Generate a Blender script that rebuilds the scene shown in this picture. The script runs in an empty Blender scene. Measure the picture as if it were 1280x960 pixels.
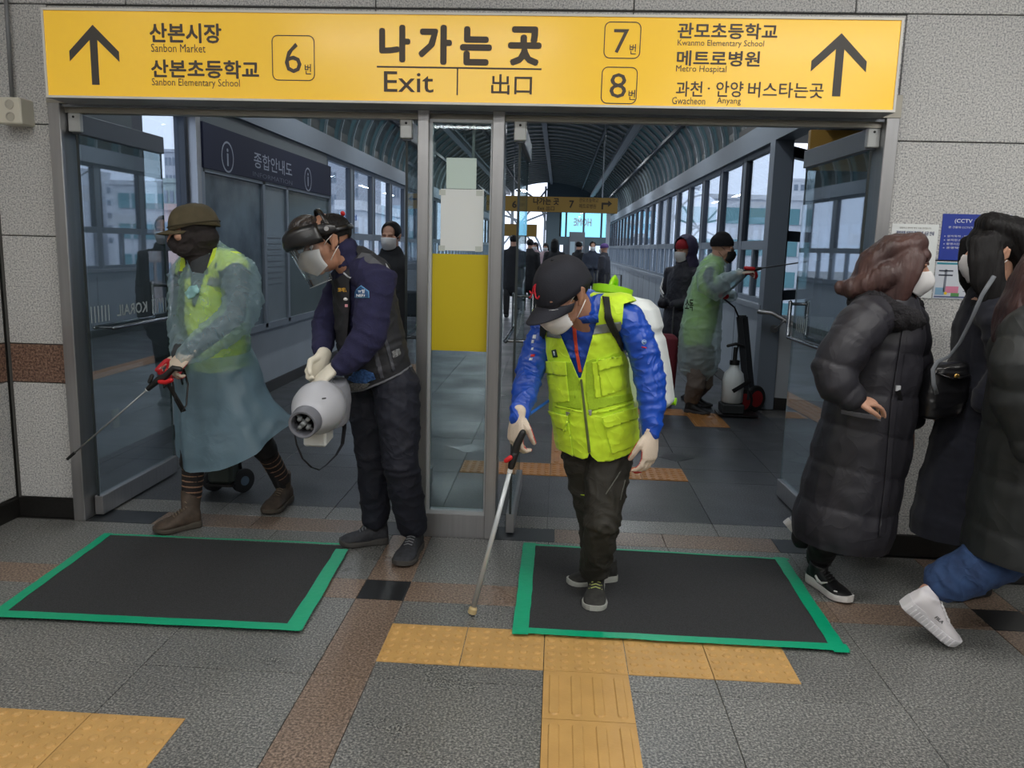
import bpy, bmesh, math, random
import numpy as np
from mathutils import Vector, Matrix, Euler, noise
random.seed(7)
PI = math.pi
SC = bpy.context.scene
COL = SC.collection
# ---------------- camera, world, light, exposure ----------------
F_PX, PITCH, YAW, ROLL = 1019.97, 0.1668, -0.053, 0.0268
CX, CD, CH = 0.0583, 4.0065, 1.4765
_fw = Vector((math.sin(YAW)*math.cos(PITCH), math.cos(YAW)*math.cos(PITCH), -math.sin(PITCH)))
_rt0 = Vector((math.cos(YAW), -math.sin(YAW), 0)); _up0 = _rt0.cross(_fw)
_rt = _rt0*math.cos(ROLL)+_up0*math.sin(ROLL); _up = -_rt0*math.sin(ROLL)+_up0*math.cos(ROLL)
CAMP = Vector((CX, -CD, CH))
cam_d = bpy.data.cameras.new('camera'); cam = bpy.data.objects.new('camera', cam_d); COL.objects.link(cam)
M4 = Matrix((_rt, _up, -_fw)).transposed().to_4x4(); M4.translation = CAMP
cam.matrix_world = M4
cam_d.sensor_width = 36; cam_d.lens = F_PX/1280*36; cam_d.clip_start = .05; cam_d.clip_end = 2000
SC.camera = cam
SC.view_settings.view_transform = 'Standard'; SC.view_settings.look = 'None'
SC.view_settings.gamma = 1; SC.view_settings.use_curve_mapping = False
SC.view_settings.exposure = -0.06
try:
    SC.cycles.use_adaptive_sampling = True; SC.cycles.max_bounces = 10; SC.cycles.transparent_max_bounces = 24
    SC.cycles.caustics_reflective = False; SC.cycles.caustics_refractive = False
    SC.cycles.sample_clamp_indirect = 4
except Exception: pass
def at(u, v, Y):
    """point of the photographed ray (u,v) at depth Y (facade plane is Y=0)"""
    d = _fw+_rt*((u-640)/F_PX)-_up*((v-480)/F_PX)
    return CAMP+d*((Y+CD)/d.y)
def gnd(u, v, z=0.0):
    d = _fw+_rt*((u-640)/F_PX)-_up*((v-480)/F_PX)
    return CAMP+d*((z-CH)/d.z)
# overcast sky
W = bpy.data.worlds.new('overcast_sky'); SC.world = W; W.use_nodes = True
wn = W.node_tree; wn.nodes.clear()
wo = wn.nodes.new('ShaderNodeOutputWorld'); wb = wn.nodes.new('ShaderNodeBackground')
wtc = wn.nodes.new('ShaderNodeTexCoord'); wsx = wn.nodes.new('ShaderNodeSeparateXYZ'); wr = wn.nodes.new('ShaderNodeValToRGB')
wn.links.new(wtc.outputs['Generated'], wsx.inputs[0]); wn.links.new(wsx.outputs['Z'], wr.inputs[0])
wr.color_ramp.elements[0].position = 0.0; wr.color_ramp.elements[0].color = (.52, .58, .72, 1)
wr.color_ramp.elements[1].position = 0.95; wr.color_ramp.elements[1].color = (1.0, 1.0, 1.0, 1)
e_ = wr.color_ramp.elements.new(.25); e_.color = (.62, .67, .78, 1)
wn.links.new(wr.outputs[0], wb.inputs[0]); wb.inputs[1].default_value = 2.7
wn.links.new(wb.outputs[0], wo.inputs[0])
def area(name, loc, rot, sx, sy, power, col=(1, 1, 1)):
    l = bpy.data.lights.new(name, 'AREA'); l.shape = 'RECTANGLE'; l.size = sx; l.size_y = sy; l.energy = power; l.color = col
    o = bpy.data.objects.new(name, l); o.location = loc; o.rotation_euler = rot; COL.objects.link(o); return o
# rows of fluorescent ceiling lamps in the hall (tubes run along X), behind and above the camera
for i, y in enumerate((-1.9, -4.3, -6.9, -9.5)):
    for j, x in enumerate((-2.4, 1.4, 4.6) if i == 0 else (-1.2, 2.6)):
        area('hall_lamp_light', (x, y, 3.34), (0, 0, 0), 2.4, .22, ((30 if x < 0 else 50) if i == 0 else 50), (1.0, .985, .95))
# fill lights added under the unlit trunking to brighten the footbridge interior
for x in (1.22, -1.95):
    for y in (1.6, 4.6, 7.6, 11, 15, 20, 25, 29):
        area('tunnel_fill_light', (x, y, 3.40), (0, 0, 0), .12, 1.5, (15 if y < 14 else 34), (.90, .96, 1.0))

# ---------------- helpers ----------------
ORG = {}
def link(o, parent=None, origin=None):
    COL.objects.link(o)
    if parent is not None:
        o.parent = parent; ORG[o.name] = ORG[parent.name].copy()
    return o
def tag(o, label=None, cat=None, group=None, kind=None):
    if label: o['label'] = label
    if cat: o['category'] = cat
    if group: o['group'] = group
    if kind: o['kind'] = kind
    return o
def thing(name, loc, label=None, cat=None, group=None, kind=None):
    o = bpy.data.objects.new(name, None); o.location = loc; o.empty_display_size = .1
    COL.objects.link(o); ORG[o.name] = Vector(loc)
    return tag(o, label, cat, group, kind)
def mesh_obj(name, verts, faces, mat, parent=None, smooth=False, mats=None, fmat=None, loc=None, sharp=None):
    """verts in world coordinates"""
    me = bpy.data.meshes.new(name)
    vs = np.array([tuple(v) for v in verts], float).reshape(-1, 3)
    if parent is not None: og = np.array(ORG[parent.name])
    elif loc is not None: og = np.array(loc, float)
    else:
        og = (vs.min(0)+vs.max(0))/2; og[2] = vs[:, 2].min()
    me.from_pydata((vs-og).tolist(), [], faces)
    for m in (mats or [mat]): me.materials.append(m)
    if fmat is not None: me.polygons.foreach_set('material_index', fmat)
    if smooth: me.polygons.foreach_set('use_smooth', [True]*len(me.polygons))
    me.update()
    o = bpy.data.objects.new(name, me)
    if parent is not None: link(o, parent)
    else:
        COL.objects.link(o); o.location = og; ORG[o.name] = Vector(og)
    if sharp:
        try: me.set_sharp_from_angle(angle=sharp)
        except Exception: pass
    return o
class MB:
    def __init__(s): s.v = []; s.f = []; s.m = []; s.cur = 0
    def add(s, vs, fs):
        n = len(s.v); s.v += [Vector(v) for v in vs]; s.f += [tuple(i+n for i in f) for f in fs]; s.m += [s.cur]*len(fs); return s
    def box(s, a, b, M=None):
        x0, y0, z0 = a; x1, y1, z1 = b
        vs = [Vector(p) for p in ((x0,y0,z0),(x1,y0,z0),(x1,y1,z0),(x0,y1,z0),(x0,y0,z1),(x1,y0,z1),(x1,y1,z1),(x0,y1,z1))]
        if M is not None: vs = [M@v for v in vs]
        return s.add(vs, [(0,3,2,1),(4,5,6,7),(0,1,5,4),(1,2,6,5),(2,3,7,6),(3,0,4,7)])
    def bar(s, p, q, w, h, up=(0, 0, 1)):
        p = Vector(p); q = Vector(q); d = (q-p).normalized(); u = Vector(up)
        if abs(d.dot(u)) > .95: u = Vector((0, 1, 0))
        r = d.cross(u).normalized(); u = r.cross(d).normalized()
        vs = [c+r*(sx*w/2)+u*(sz*h/2) for c in (p, q) for sx, sz in ((-1,-1),(1,-1),(1,1),(-1,1))]
        return s.add(vs, [(0,1,2,3),(7,6,5,4),(0,4,5,1),(1,5,6,2),(2,6,7,3),(3,7,4,0)])
    def tube(s, pts, rad, n=12, lat=None, cap=True, flat=1.0, rnd=False):
        """rings along pts; rad: number | list of number | list of (ra,rb); lat: direction of ra"""
        pts = [Vector(p) for p in pts]; k = len(pts)
        if not isinstance(rad, (list, tuple)): rad = [rad]*k
        rad = [(r, r*flat) if not isinstance(r, (list, tuple)) else r for r in rad]
        if rnd:   # round the ends
            def endc(p, q, r):
                d = (p-q).normalized(); m = min(r)
                return [(p+d*m*t, (r[0]*math.sqrt(max(1-t*t, .01)), r[1]*math.sqrt(max(1-t*t, .01)))) for t in (.5, .85, .99)]
            a = endc(pts[0], pts[1], rad[0])[::-1]; b = endc(pts[-1], pts[-2], rad[-1])
            pts = [x[0] for x in a]+pts+[x[0] for x in b]; rad = [x[1] for x in a]+list(rad)+[x[1] for x in b]; k = len(pts)
        T = []
        for i in range(k):
            a = pts[max(i-1, 0)]; b = pts[min(i+1, k-1)]
            t = (b-a); T.append(t.normalized() if t.length > 1e-9 else Vector((0, 0, 1)))
        u = Vector(lat) if lat is not None else Vector((1, 0, 0))
        if lat is None and abs(T[0].x) > .85: u = Vector((0, 1, 0))
        n0 = len(s.v); 
        for i in range(k):
            u = (u-T[i]*u.dot(T[i]))
            if u.length < 1e-6: u = T[i].orthogonal()
            u.normalize(); w = T[i].cross(u)
            for j in range(n):
                a = 2*PI*j/n
                s.v.append(pts[i]+u*(rad[i][0]*math.cos(a))+w*(rad[i][1]*math.sin(a)))
            if lat is not None: u = Vector(lat)
        for i in range(k-1):
            for j in range(n):
                a = n0+i*n+j; b = n0+i*n+(j+1) % n
                s.f.append((a, b, b+n, a+n)); s.m.append(s.cur)
        if cap:
            s.f.append(tuple(n0+j for j in range(n))[::-1]); s.f.append(tuple(n0+(k-1)*n+j for j in range(n))); s.m += [s.cur]*2
        return s
    def blob(s, c, r, R=None, nu=20, nv=12):
        c = Vector(c); 
        if not isinstance(r, (list, tuple)): r = (r, r, r)
        vs = [Vector((0, 0, -1))]; 
        for i in range(1, nv):
            ph = -PI/2+PI*i/nv
            for j in range(nu):
                a = 2*PI*j/nu; vs.append(Vector((math.cos(a)*math.cos(ph), math.sin(a)*math.cos(ph), math.sin(ph))))
        vs.append(Vector((0, 0, 1)))
        fs = [(0, 1+(j+1) % nu, 1+j) for j in range(nu)]
        for i in range(nv-2):
            for j in range(nu):
                a = 1+i*nu+j; b = 1+i*nu+(j+1) % nu; fs.append((a, b, b+nu, a+nu))
        L = len(vs)-1; fs += [(L, 1+(nv-2)*nu+j, 1+(nv-2)*nu+(j+1) % nu) for j in range(nu)]
        out = []
        for v in vs:
            v = Vector((v.x*r[0], v.y*r[1], v.z*r[2]))
            out.append(c+(R@v if R is not None else v))
        return s.add(out, fs)
    def lathe(s, c, axis, prof, n=24, lat=None):
        """prof: list of (distance along axis, radius)"""
        c = Vector(c); ax = Vector(axis).normalized(); u = Vector(lat) if lat is not None else ax.orthogonal(); u = (u-ax*u.dot(ax)).normalized(); w = ax.cross(u)
        vs = [c+ax*p[0]+(u*math.cos(2*PI*j/n)+w*math.sin(2*PI*j/n))*max(p[1], 1e-4) for p in prof for j in range(n)]; k = len(prof)
        fs = [(i*n+j, i*n+(j+1) % n, (i+1)*n+(j+1) % n, (i+1)*n+j) for i in range(k-1) for j in range(n)]+[tuple(range(n))[::-1], tuple((k-1)*n+j for j in range(n))]
        return s.add(vs, fs)
    def build(s, name, mat, parent=None, smooth=False, mats=None, **k):
        return mesh_obj(name, s.v, s.f, mat, parent, smooth, mats=mats, fmat=(s.m if mats else None), **k)
def boxo(name, a, b, mat, parent=None, **k): return MB().box(a, b).build(name, mat, parent, **k)
def bevel(o, w, seg=1):
    m = o.modifiers.new('bevel', 'BEVEL'); m.width = w; m.segments = seg; m.limit_method = 'ANGLE'; return o

# ---------------- materials ----------------
def srgb(r, g, b):
    f = lambda c: (c/255/12.92) if c/255 <= .04045 else ((c/255+.055)/1.055)**2.4
    return (f(r), f(g), f(b), 1)
MATS = {}
def mat(name, c, rough=.6, metal=0.0, spec=.5, var=0.0, vscale=6, bump=0.0, bscale=60, emit=0, alpha=1, trans=0, coat=0, sheen=0, c2=None, stretch=None, detail=4, crease=None):
    if name in MATS: return MATS[name]
    m = bpy.data.materials.new(name); m.use_nodes = True; nt = m.node_tree; b = nt.nodes['Principled BSDF']
    if len(c) == 3: c = srgb(*c)
    b.inputs['Base Color'].default_value = c; b.inputs['Roughness'].default_value = rough; b.inputs['Metallic'].default_value = metal
    b.inputs['Specular IOR Level'].default_value = spec
    if coat: b.inputs['Coat Weight'].default_value = coat; b.inputs['Coat Roughness'].default_value = .15
    if sheen: b.inputs['Sheen Weight'].default_value = sheen
    if alpha < 1: b.inputs['Alpha'].default_value = alpha
    if trans: b.inputs['Transmission Weight'].default_value = trans
    if emit: b.inputs['Emission Color'].default_value = c; b.inputs['Emission Strength'].default_value = emit
    tc = nt.nodes.new('ShaderNodeTexCoord'); vec = tc.outputs['Object']
    if stretch:
        mp = nt.nodes.new('ShaderNodeMapping'); mp.inputs['Scale'].default_value = stretch; nt.links.new(vec, mp.inputs[0]); vec = mp.outputs[0]
    if var or c2:
        n = nt.nodes.new('ShaderNodeTexNoise'); n.inputs['Scale'].default_value = vscale; n.inputs['Detail'].default_value = detail; nt.links.new(vec, n.inputs['Vector'])
        r = nt.nodes.new('ShaderNodeValToRGB'); nt.links.new(n.outputs['Fac'], r.inputs[0])
        r.color_ramp.elements[0].position = .35; r.color_ramp.elements[1].position = .65
        if c2:
            if len(c2) == 3: c2 = srgb(*c2)
            r.color_ramp.elements[0].color = c; r.color_ramp.elements[1].color = c2
        else:
            r.color_ramp.elements[0].color = tuple(x*(1-var) for x in c[:3])+(1,); r.color_ramp.elements[1].color = tuple(min(1, x*(1+var)) for x in c[:3])+(1,)
        nt.links.new(r.outputs[0], b.inputs['Base Color'])
    if bump:
        n = nt.nodes.new('ShaderNodeTexNoise'); n.inputs['Scale'].default_value = bscale; n.inputs['Detail'].default_value = 3; nt.links.new(vec, n.inputs['Vector'])
        bp = nt.nodes.new('ShaderNodeBump'); bp.inputs['Strength'].default_value = bump; bp.inputs['Distance'].default_value = .01
        nt.links.new(n.outputs['Fac'], bp.inputs['Height']); nt.links.new(bp.outputs[0], b.inputs['Normal'])
    if crease:   # sharp cloth creases: ridged, warped noise
        n = nt.nodes.new('ShaderNodeTexNoise'); n.inputs['Scale'].default_value = crease[0]; n.inputs['Detail'].default_value = 1.5; n.inputs['Distortion'].default_value = 1.4; nt.links.new(vec, n.inputs['Vector'])
        a = nt.nodes.new('ShaderNodeMath'); a.operation = 'SUBTRACT'; a.inputs[1].default_value = .5; nt.links.new(n.outputs['Fac'], a.inputs[0])
        a2 = nt.nodes.new('ShaderNodeMath'); a2.operation = 'ABSOLUTE'; nt.links.new(a.outputs[0], a2.inputs[0])
        a3 = nt.nodes.new('ShaderNodeMath'); a3.operation = 'POWER'; a3.inputs[1].default_value = .6; nt.links.new(a2.outputs[0], a3.inputs[0])
        bp = nt.nodes.new('ShaderNodeBump'); bp.inputs['Strength'].default_value = crease[1]; bp.inputs['Distance'].default_value = crease[2]; bp.invert = True
        nt.links.new(a3.outputs[0], bp.inputs['Height'])
        l = b.inputs['Normal'].links
        if l: nt.links.new(l[0].from_socket, bp.inputs['Normal'])
        nt.links.new(bp.outputs[0], b.inputs['Normal'])
    MATS[name] = m; return m
def granite(name, cols, scale, rough=.35, spec=.5, patch=.12, wet=False):
    """speckled stone: ramp of a fine noise, slow tone patches, in world position so that neighbours differ"""
    m = bpy.data.materials.new(name); m.use_nodes = True; nt = m.node_tree; b = nt.nodes['Principled BSDF']
    g = nt.nodes.new('ShaderNodeNewGeometry')
    n = nt.nodes.new('ShaderNodeTexNoise'); n.inputs['Scale'].default_value = scale; n.inputs['Detail'].default_value = 2.5; n.inputs['Roughness'].default_value = .65
    nt.links.new(g.outputs['Position'], n.inputs['Vector'])
    r = nt.nodes.new('ShaderNodeValToRGB'); nt.links.new(n.outputs['Fac'], r.inputs[0])
    ps = [.36, .46, .54, .64]
    while len(r.color_ramp.elements) < 4: r.color_ramp.elements.new(.5)
    for e, p, c in zip(r.color_ramp.elements, ps, cols): e.position = p; e.color = srgb(*c)
    n2 = nt.nodes.new('ShaderNodeTexNoise'); n2.inputs['Scale'].default_value = 1.7; n2.inputs['Detail'].default_value = 4; nt.links.new(g.outputs['Position'], n2.inputs['Vector'])
    mr = nt.nodes.new('ShaderNodeMapRange'); mr.inputs[1].default_value = .3; mr.inputs[2].default_value = .7; mr.inputs[3].default_value = 1-patch; mr.inputs[4].default_value = 1+patch
    nt.links.new(n2.outputs['Fac'], mr.inputs[0])
    mx = nt.nodes.new('ShaderNodeVectorMath'); mx.operation = 'SCALE'; nt.links.new(r.outputs[0], mx.inputs[0]); nt.links.new(mr.outputs[0], mx.inputs['Scale'])
    oi = nt.nodes.new('ShaderNodeObjectInfo'); mo = nt.nodes.new('ShaderNodeMapRange'); nt.links.new(oi.outputs['Random'], mo.inputs[0]); mo.inputs[3].default_value = .93; mo.inputs[4].default_value = 1.07
    mx2 = nt.nodes.new('ShaderNodeVectorMath'); mx2.operation = 'SCALE'; nt.links.new(mx.outputs[0], mx2.inputs[0]); nt.links.new(mo.outputs[0], mx2.inputs['Scale'])
    nt.links.new(mx2.outputs[0], b.inputs['Base Color'])
    b.inputs['Specular IOR Level'].default_value = spec
    mr2 = nt.nodes.new('ShaderNodeMapRange'); mr2.inputs[1].default_value = .35; mr2.inputs[2].default_value = .65; mr2.inputs[3].default_value = rough*.75; mr2.inputs[4].default_value = rough*1.3
    nt.links.new(n2.outputs['Fac'], mr2.inputs[0]); nt.links.new(mr2.outputs[0], b.inputs['Roughness'])
    return m
def glassm(name, tint, refl=1.0, rough=.02, fog=0.0, fogc=(.5, .6, .65, 1)):
    m = bpy.data.materials.new(name); m.use_nodes = True; nt = m.node_tree; nt.nodes.clear()
    o = nt.nodes.new('ShaderNodeOutputMaterial'); t = nt.nodes.new('ShaderNodeBsdfTransparent'); t.inputs[0].default_value = tint
    gl = nt.nodes.new('ShaderNodeBsdfGlossy'); gl.inputs['Roughness'].default_value = rough; gl.inputs[0].default_value = (.9, .95, 1, 1)
    fr = nt.nodes.new('ShaderNodeFresnel'); fr.inputs[0].default_value = 1.5
    mu = nt.nodes.new('ShaderNodeMath'); mu.operation = 'MULTIPLY'; mu.inputs[1].default_value = refl; nt.links.new(fr.outputs[0], mu.inputs[0])
    mx = nt.nodes.new('ShaderNodeMixShader'); nt.links.new(mu.outputs[0], mx.inputs[0])
    src = t.outputs[0]
    if fog:
        d = nt.nodes.new('ShaderNodeBsdfDiffuse'); d.inputs[0].default_value = fogc
        m2 = nt.nodes.new('ShaderNodeMixShader'); m2.inputs[0].default_value = fog; nt.links.new(t.outputs[0], m2.inputs[1]); nt.links.new(d.outputs[0], m2.inputs[2]); src = m2.outputs[0]
    nt.links.new(src, mx.inputs[1]); nt.links.new(gl.outputs[0], mx.inputs[2]); nt.links.new(mx.outputs[0], o.inputs[0])
    return m
def film(name, c, alpha, rough=.3, spec=.6, bump=.3, bscale=18):
    """thin translucent plastic"""
    m = bpy.data.materials.new(name); m.use_nodes = True; nt = m.node_tree; nt.nodes.clear()
    o = nt.nodes.new('ShaderNodeOutputMaterial'); t = nt.nodes.new('ShaderNodeBsdfTransparent')
    p = nt.nodes.new('ShaderNodeBsdfPrincipled'); p.inputs['Base Color'].default_value = srgb(*c); p.inputs['Roughness'].default_value = rough; p.inputs['Specular IOR Level'].default_value = spec
    tr = nt.nodes.new('ShaderNodeBsdfTranslucent'); tr.inputs[0].default_value = srgb(*c)
    a = nt.nodes.new('ShaderNodeMixShader'); a.inputs[0].default_value = .3; nt.links.new(p.outputs[0], a.inputs[1]); nt.links.new(tr.outputs[0], a.inputs[2])
    mx = nt.nodes.new('ShaderNodeMixShader'); nt.links.new(t.outputs[0], mx.inputs[1]); nt.links.new(a.outputs[0], mx.inputs[2])
    tc = nt.nodes.new('ShaderNodeTexCoord'); n = nt.nodes.new('ShaderNodeTexNoise'); n.inputs['Scale'].default_value = bscale; n.inputs['Detail'].default_value = 4
    n.inputs['Distortion'].default_value = 1.2
    nt.links.new(tc.outputs['Object'], n.inputs['Vector'])
    bp = nt.nodes.new('ShaderNodeBump'); bp.inputs['Strength'].default_value = bump; bp.inputs['Distance'].default_value = .03; nt.links.new(n.outputs['Fac'], bp.inputs['Height']); nt.links.new(bp.outputs[0], p.inputs['Normal'])
    # a double layer seen edge-on lets less through
    lw = nt.nodes.new('ShaderNodeLayerWeight'); lw.inputs[0].default_value = .35; mr = nt.nodes.new('ShaderNodeMapRange'); nt.links.new(lw.outputs['Facing'], mr.inputs[0]); mr.inputs[3].default_value = alpha; mr.inputs[4].default_value = min(1, alpha+.25)
    nt.links.new(mr.outputs[0], mx.inputs[0]); nt.links.new(mx.outputs[0], o.inputs[0]); return m
# text: real glyph meshes laid on a plane.  o: lower-left corner, ux/uz: unit axes, w,h: size to fill
def text(name, body, o, w, h, m, parent=None, ux=(1, 0, 0), uz=(0, 0, 1), bold=0.0, mirror=False, depth=.0008, keep=False):
    cu = bpy.data.curves.new(name, 'FONT'); cu.body = body; cu.offset = 0; cu.resolution_u = 2
    ob = bpy.data.objects.new(name, cu); COL.objects.link(ob)
    dg = bpy.context.evaluated_depsgraph_get(); dg.update()
    me = bpy.data.meshes.new_from_object(ob.evaluated_get(dg)); bpy.data.objects.remove(ob); bpy.data.curves.remove(cu)
    vs = np.array([v.co[:] for v in me.vertices]); fs = [tuple(p.vertices) for p in me.polygons]; bpy.data.meshes.remove(me)
    if len(vs) == 0: return None
    mn = vs.min(0); mx_ = vs.max(0); sx = w/(mx_[0]-mn[0]); sy = h/(mx_[1]-mn[1])
    if keep: sx = sy = min(sx, sy)
    ux = Vector(ux).normalized(); uz = Vector(uz).normalized(); nn = ux.cross(uz); o = Vector(o)
    out = []; bo = bold*sy*.9; f0 = fs; nv0 = len(vs); fs = []
    for q, (dx, dz) in enumerate([(0, 0)]+([(bo, 0), (-bo, 0), (0, bo), (0, -bo), (bo*.7, bo*.7), (-bo*.7, bo*.7), (bo*.7, -bo*.7), (-bo*.7, -bo*.7)] if bo > 0 else [])):
        for v in vs:
            a = (v[0]-mn[0])*sx*(1-2*bo/w)+bo; b = (v[1]-mn[1])*sy*(1-2*bo/h)+bo
            if mirror: a = w-a
            out.append(o+ux*(a+dx)+uz*(b+dz)+nn*(depth+.00002*q))
        fs += [tuple(i+q*nv0 for i in f) for f in f0]
    if mirror: fs = [f[::-1] for f in fs]
    return mesh_obj(name, out, fs, m, parent)
def poly_prism(name, pts, o, ux, uz, th, m, parent=None):
    """flat polygon (local 2D pts) with a little thickness toward ux x uz"""
    ux = Vector(ux).normalized(); uz = Vector(uz).normalized(); nn = ux.cross(uz); o = Vector(o); n = len(pts)
    vs = [o+ux*p[0]+uz*p[1] for p in pts]+[o+ux*p[0]+uz*p[1]+nn*th for p in pts]
    fs = [tuple(range(n))[::-1], tuple(range(n, 2*n))]+[(i, (i+1) % n, n+(i+1) % n, n+i) for i in range(n)]
    return mesh_obj(name, vs, fs, m, parent)
# ================= materials of the place =================
G_WALL = granite('light_granite', [(132,134,137),(174,174,174),(195,194,192),(210,209,207)], 130, rough=.45, spec=.3, patch=.05)
G_BROWNW = granite('brown_granite_wall', [(66,50,44),(108,82,70),(130,102,88),(156,130,114)], 95, rough=.4, patch=.05)
G_FLOOR = granite('grey_granite_floor', [(58,59,60),(92,93,93),(116,116,113),(156,155,150)], 125, rough=.34, spec=.45, patch=.16)
G_BROWN = granite('brown_granite_floor', [(72,60,52),(106,90,78),(130,111,97),(154,136,122)], 110, rough=.36, patch=.1)
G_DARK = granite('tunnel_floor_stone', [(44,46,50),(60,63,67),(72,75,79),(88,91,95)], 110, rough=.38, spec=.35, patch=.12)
M_BLACKST = mat('black_stone', (34, 35, 37), rough=.4, var=.25, vscale=120)
M_JOINT = mat('joint_mortar', (84, 83, 81), rough=.9)
M_STEEL = mat('brushed_steel', (172, 172, 174), rough=.33, metal=.85, var=.06, vscale=3, stretch=(14, 14, .6), bump=.06, bscale=60)
M_CHROME = mat('chrome', (120, 124, 130), rough=.2, metal=1)
M_ALU = mat('aluminium', (165, 168, 172), rough=.38, metal=.6)
M_BLACK = mat('black_plastic', (22, 22, 24), rough=.45)
M_BASEB = mat('black_skirting', (30, 29, 28), rough=.35, var=.2, vscale=70)
M_YEL = mat('tactile_yellow', (188, 148, 88), rough=.5, var=.07, vscale=9, bump=.12, bscale=120)
M_YELD = mat('tactile_ochre', (168, 116, 62), rough=.42, var=.1, vscale=9)
M_WFRAME = mat('painted_frame', (124, 134, 146), rough=.5)
M_WFRAMED = mat('dark_painted_frame', (62, 68, 78), rough=.5)
M_TWALL = mat('tunnel_panel', (168, 177, 186), rough=.5, var=.04, vscale=3)
M_ROOF = mat('roof_panel', (56, 62, 62), rough=.45)
def sheet(name, c, tr, rough=.3):
    m = mat(name, c, rough=rough); nt = m.node_tree; p = nt.nodes['Principled BSDF']; o = nt.nodes['Material Output']
    t = nt.nodes.new('ShaderNodeBsdfTranslucent'); t.inputs[0].default_value = srgb(*c); x = nt.nodes.new('ShaderNodeMixShader'); x.inputs[0].default_value = tr
    nt.links.new(p.outputs[0], x.inputs[1]); nt.links.new(t.outputs[0], x.inputs[2]); nt.links.new(x.outputs[0], o.inputs[0]); return m
M_ROOF2 = sheet('smoked_roof_sheet', (70, 78, 76), .5)
M_RIB = mat('roof_rib_steel', (150, 162, 168), rough=.35, metal=.35)
M_GLASS = glassm('window_glass', (.80, .84, .87, 1), .35)
M_DOORG = glassm('door_glass', (.78, .85, .85, 1), .45, fog=.10, fogc=(.30, .37, .40, 1))
M_SIDEG = glassm('sidelight_glass', (.80, .87, .87, 1), .5, fog=.03, fogc=(.35, .42, .42, 1))
M_TEALG = sheet('translucent_roof_sheet', (98, 120, 124), .6, .2)
M_INK = mat('sign_ink', (72, 62, 52), rough=.5)
M_WHITE = mat('white_paint', (225, 226, 226), rough=.5)
M_PAPER = mat('paper', (222, 226, 226), rough=.7)
SIDE = dict(kind='structure')

# ================= floor =================
floor = boxo('floor', (-2.9, -3.2, -.05), (4.6, 31.2, -.010), M_JOINT); tag(floor, 'grey granite station floor running into the footbridge', 'floor', kind='structure')
_sc = {}
def stone(x0, y0, x1, y1, m, name='paving_stone', z=0.0, t=.010):
    key = (round(x1-x0, 3), round(y1-y0, 3), m.name)
    g = .0013
    if key not in _sc:
        w, d = (x1-x0)/2-g, (y1-y0)/2-g; b = .0022
        mb = MB(); lo = [(-w,-d),(w,-d),(w,d),(-w,d)]; up = [(-w+b,-d+b),(w-b,-d+b),(w-b,d-b),(-w+b,d-b)]
        vs = [(x, y, -t) for x, y in lo]+[(x, y, -b*.5) for x, y in lo]+[(x, y, 0) for x, y in up]
        fs = [(8,9,10,11)]+[(i,(i+1)%4,4+(i+1)%4,4+i) for i in range(4)]+[(4+i,4+(i+1)%4,8+(i+1)%4,8+i) for i in range(4)]
        me = bpy.data.meshes.new(name); me.from_pydata(vs, [], fs); me.materials.append(m); _sc[key] = me
    o = bpy.data.objects.new(name, _sc[key]); COL.objects.link(o); o.parent = floor
    o.location = Vector(((x0+x1)/2, (y0+y1)/2, z))-ORG['floor']; ORG[o.name] = Vector(((x0+x1)/2, (y0+y1)/2, z)); return o
BX = [(-.745, -.545), (1.87, 2.07)]
cols = [(-2.86, -2.545), (-2.545, -1.945), (-1.945, -1.345), (-1.345, -.745), (-.545, .055), (.055, .655), (.655, 1.255), (1.255, 1.87), (2.07, 2.67), (2.67, 3.27), (3.27, 3.87), (3.87, 4.48)]
rows = [(-3.2, -2.65), (-2.65, -2.03), (-2.03, -1.43), (-1.43, -.81), (-.61, -.04)]
for c in cols:
    for r in rows: stone(c[0], r[0], c[1], r[1], G_FLOOR)
    stone(c[0], -.81, c[1], -.61, G_BROWN, 'brown_band_stone')
for b in BX:
    for r in rows: stone(b[0], r[0], b[1], r[1], G_BROWN, 'brown_band_stone')
    stone(b[0], -.81, b[1], -.61, M_BLACKST, 'black_corner_stone')
# threshold: brown strip between the floor spring plates of the doors
def plate(x0, x1): return stone(x0, -.04, x1, .155, mat('door_plate', (52, 56, 60), rough=.4, metal=.4), 'floor_spring_cover')
plate(-2.37, -2.02); plate(-.93, -.62); plate(-.225, .085); plate(1.22, 1.535)
for a, b in ((-2.02, -1.5), (-1.5, -.93), (.085, .65), (.65, 1.22)): stone(a, -.04, b, .155, G_BROWN, 'brown_threshold_stone')
stone(-.62, -.04, -.225, .155, G_FLOOR, 'paving_stone')
tx = [-2.75, -2.36, -1.76, -1.155, -.555, .045, .35, .95, 1.555, 2.0]
for a, b in zip(tx[:-1], tx[1:]):
    stone(a, .155, b, .355, G_FLOOR)
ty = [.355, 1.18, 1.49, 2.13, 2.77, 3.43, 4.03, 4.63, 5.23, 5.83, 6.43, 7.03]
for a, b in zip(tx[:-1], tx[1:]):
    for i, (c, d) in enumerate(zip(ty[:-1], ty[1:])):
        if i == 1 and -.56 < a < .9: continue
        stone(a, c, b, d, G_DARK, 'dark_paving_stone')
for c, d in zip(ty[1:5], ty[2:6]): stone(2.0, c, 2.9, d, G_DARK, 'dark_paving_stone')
far = boxo('far_tunnel_paving', (-2.75, 7.03, -.010), (2.02, 31, 0), G_DARK, floor)
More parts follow.
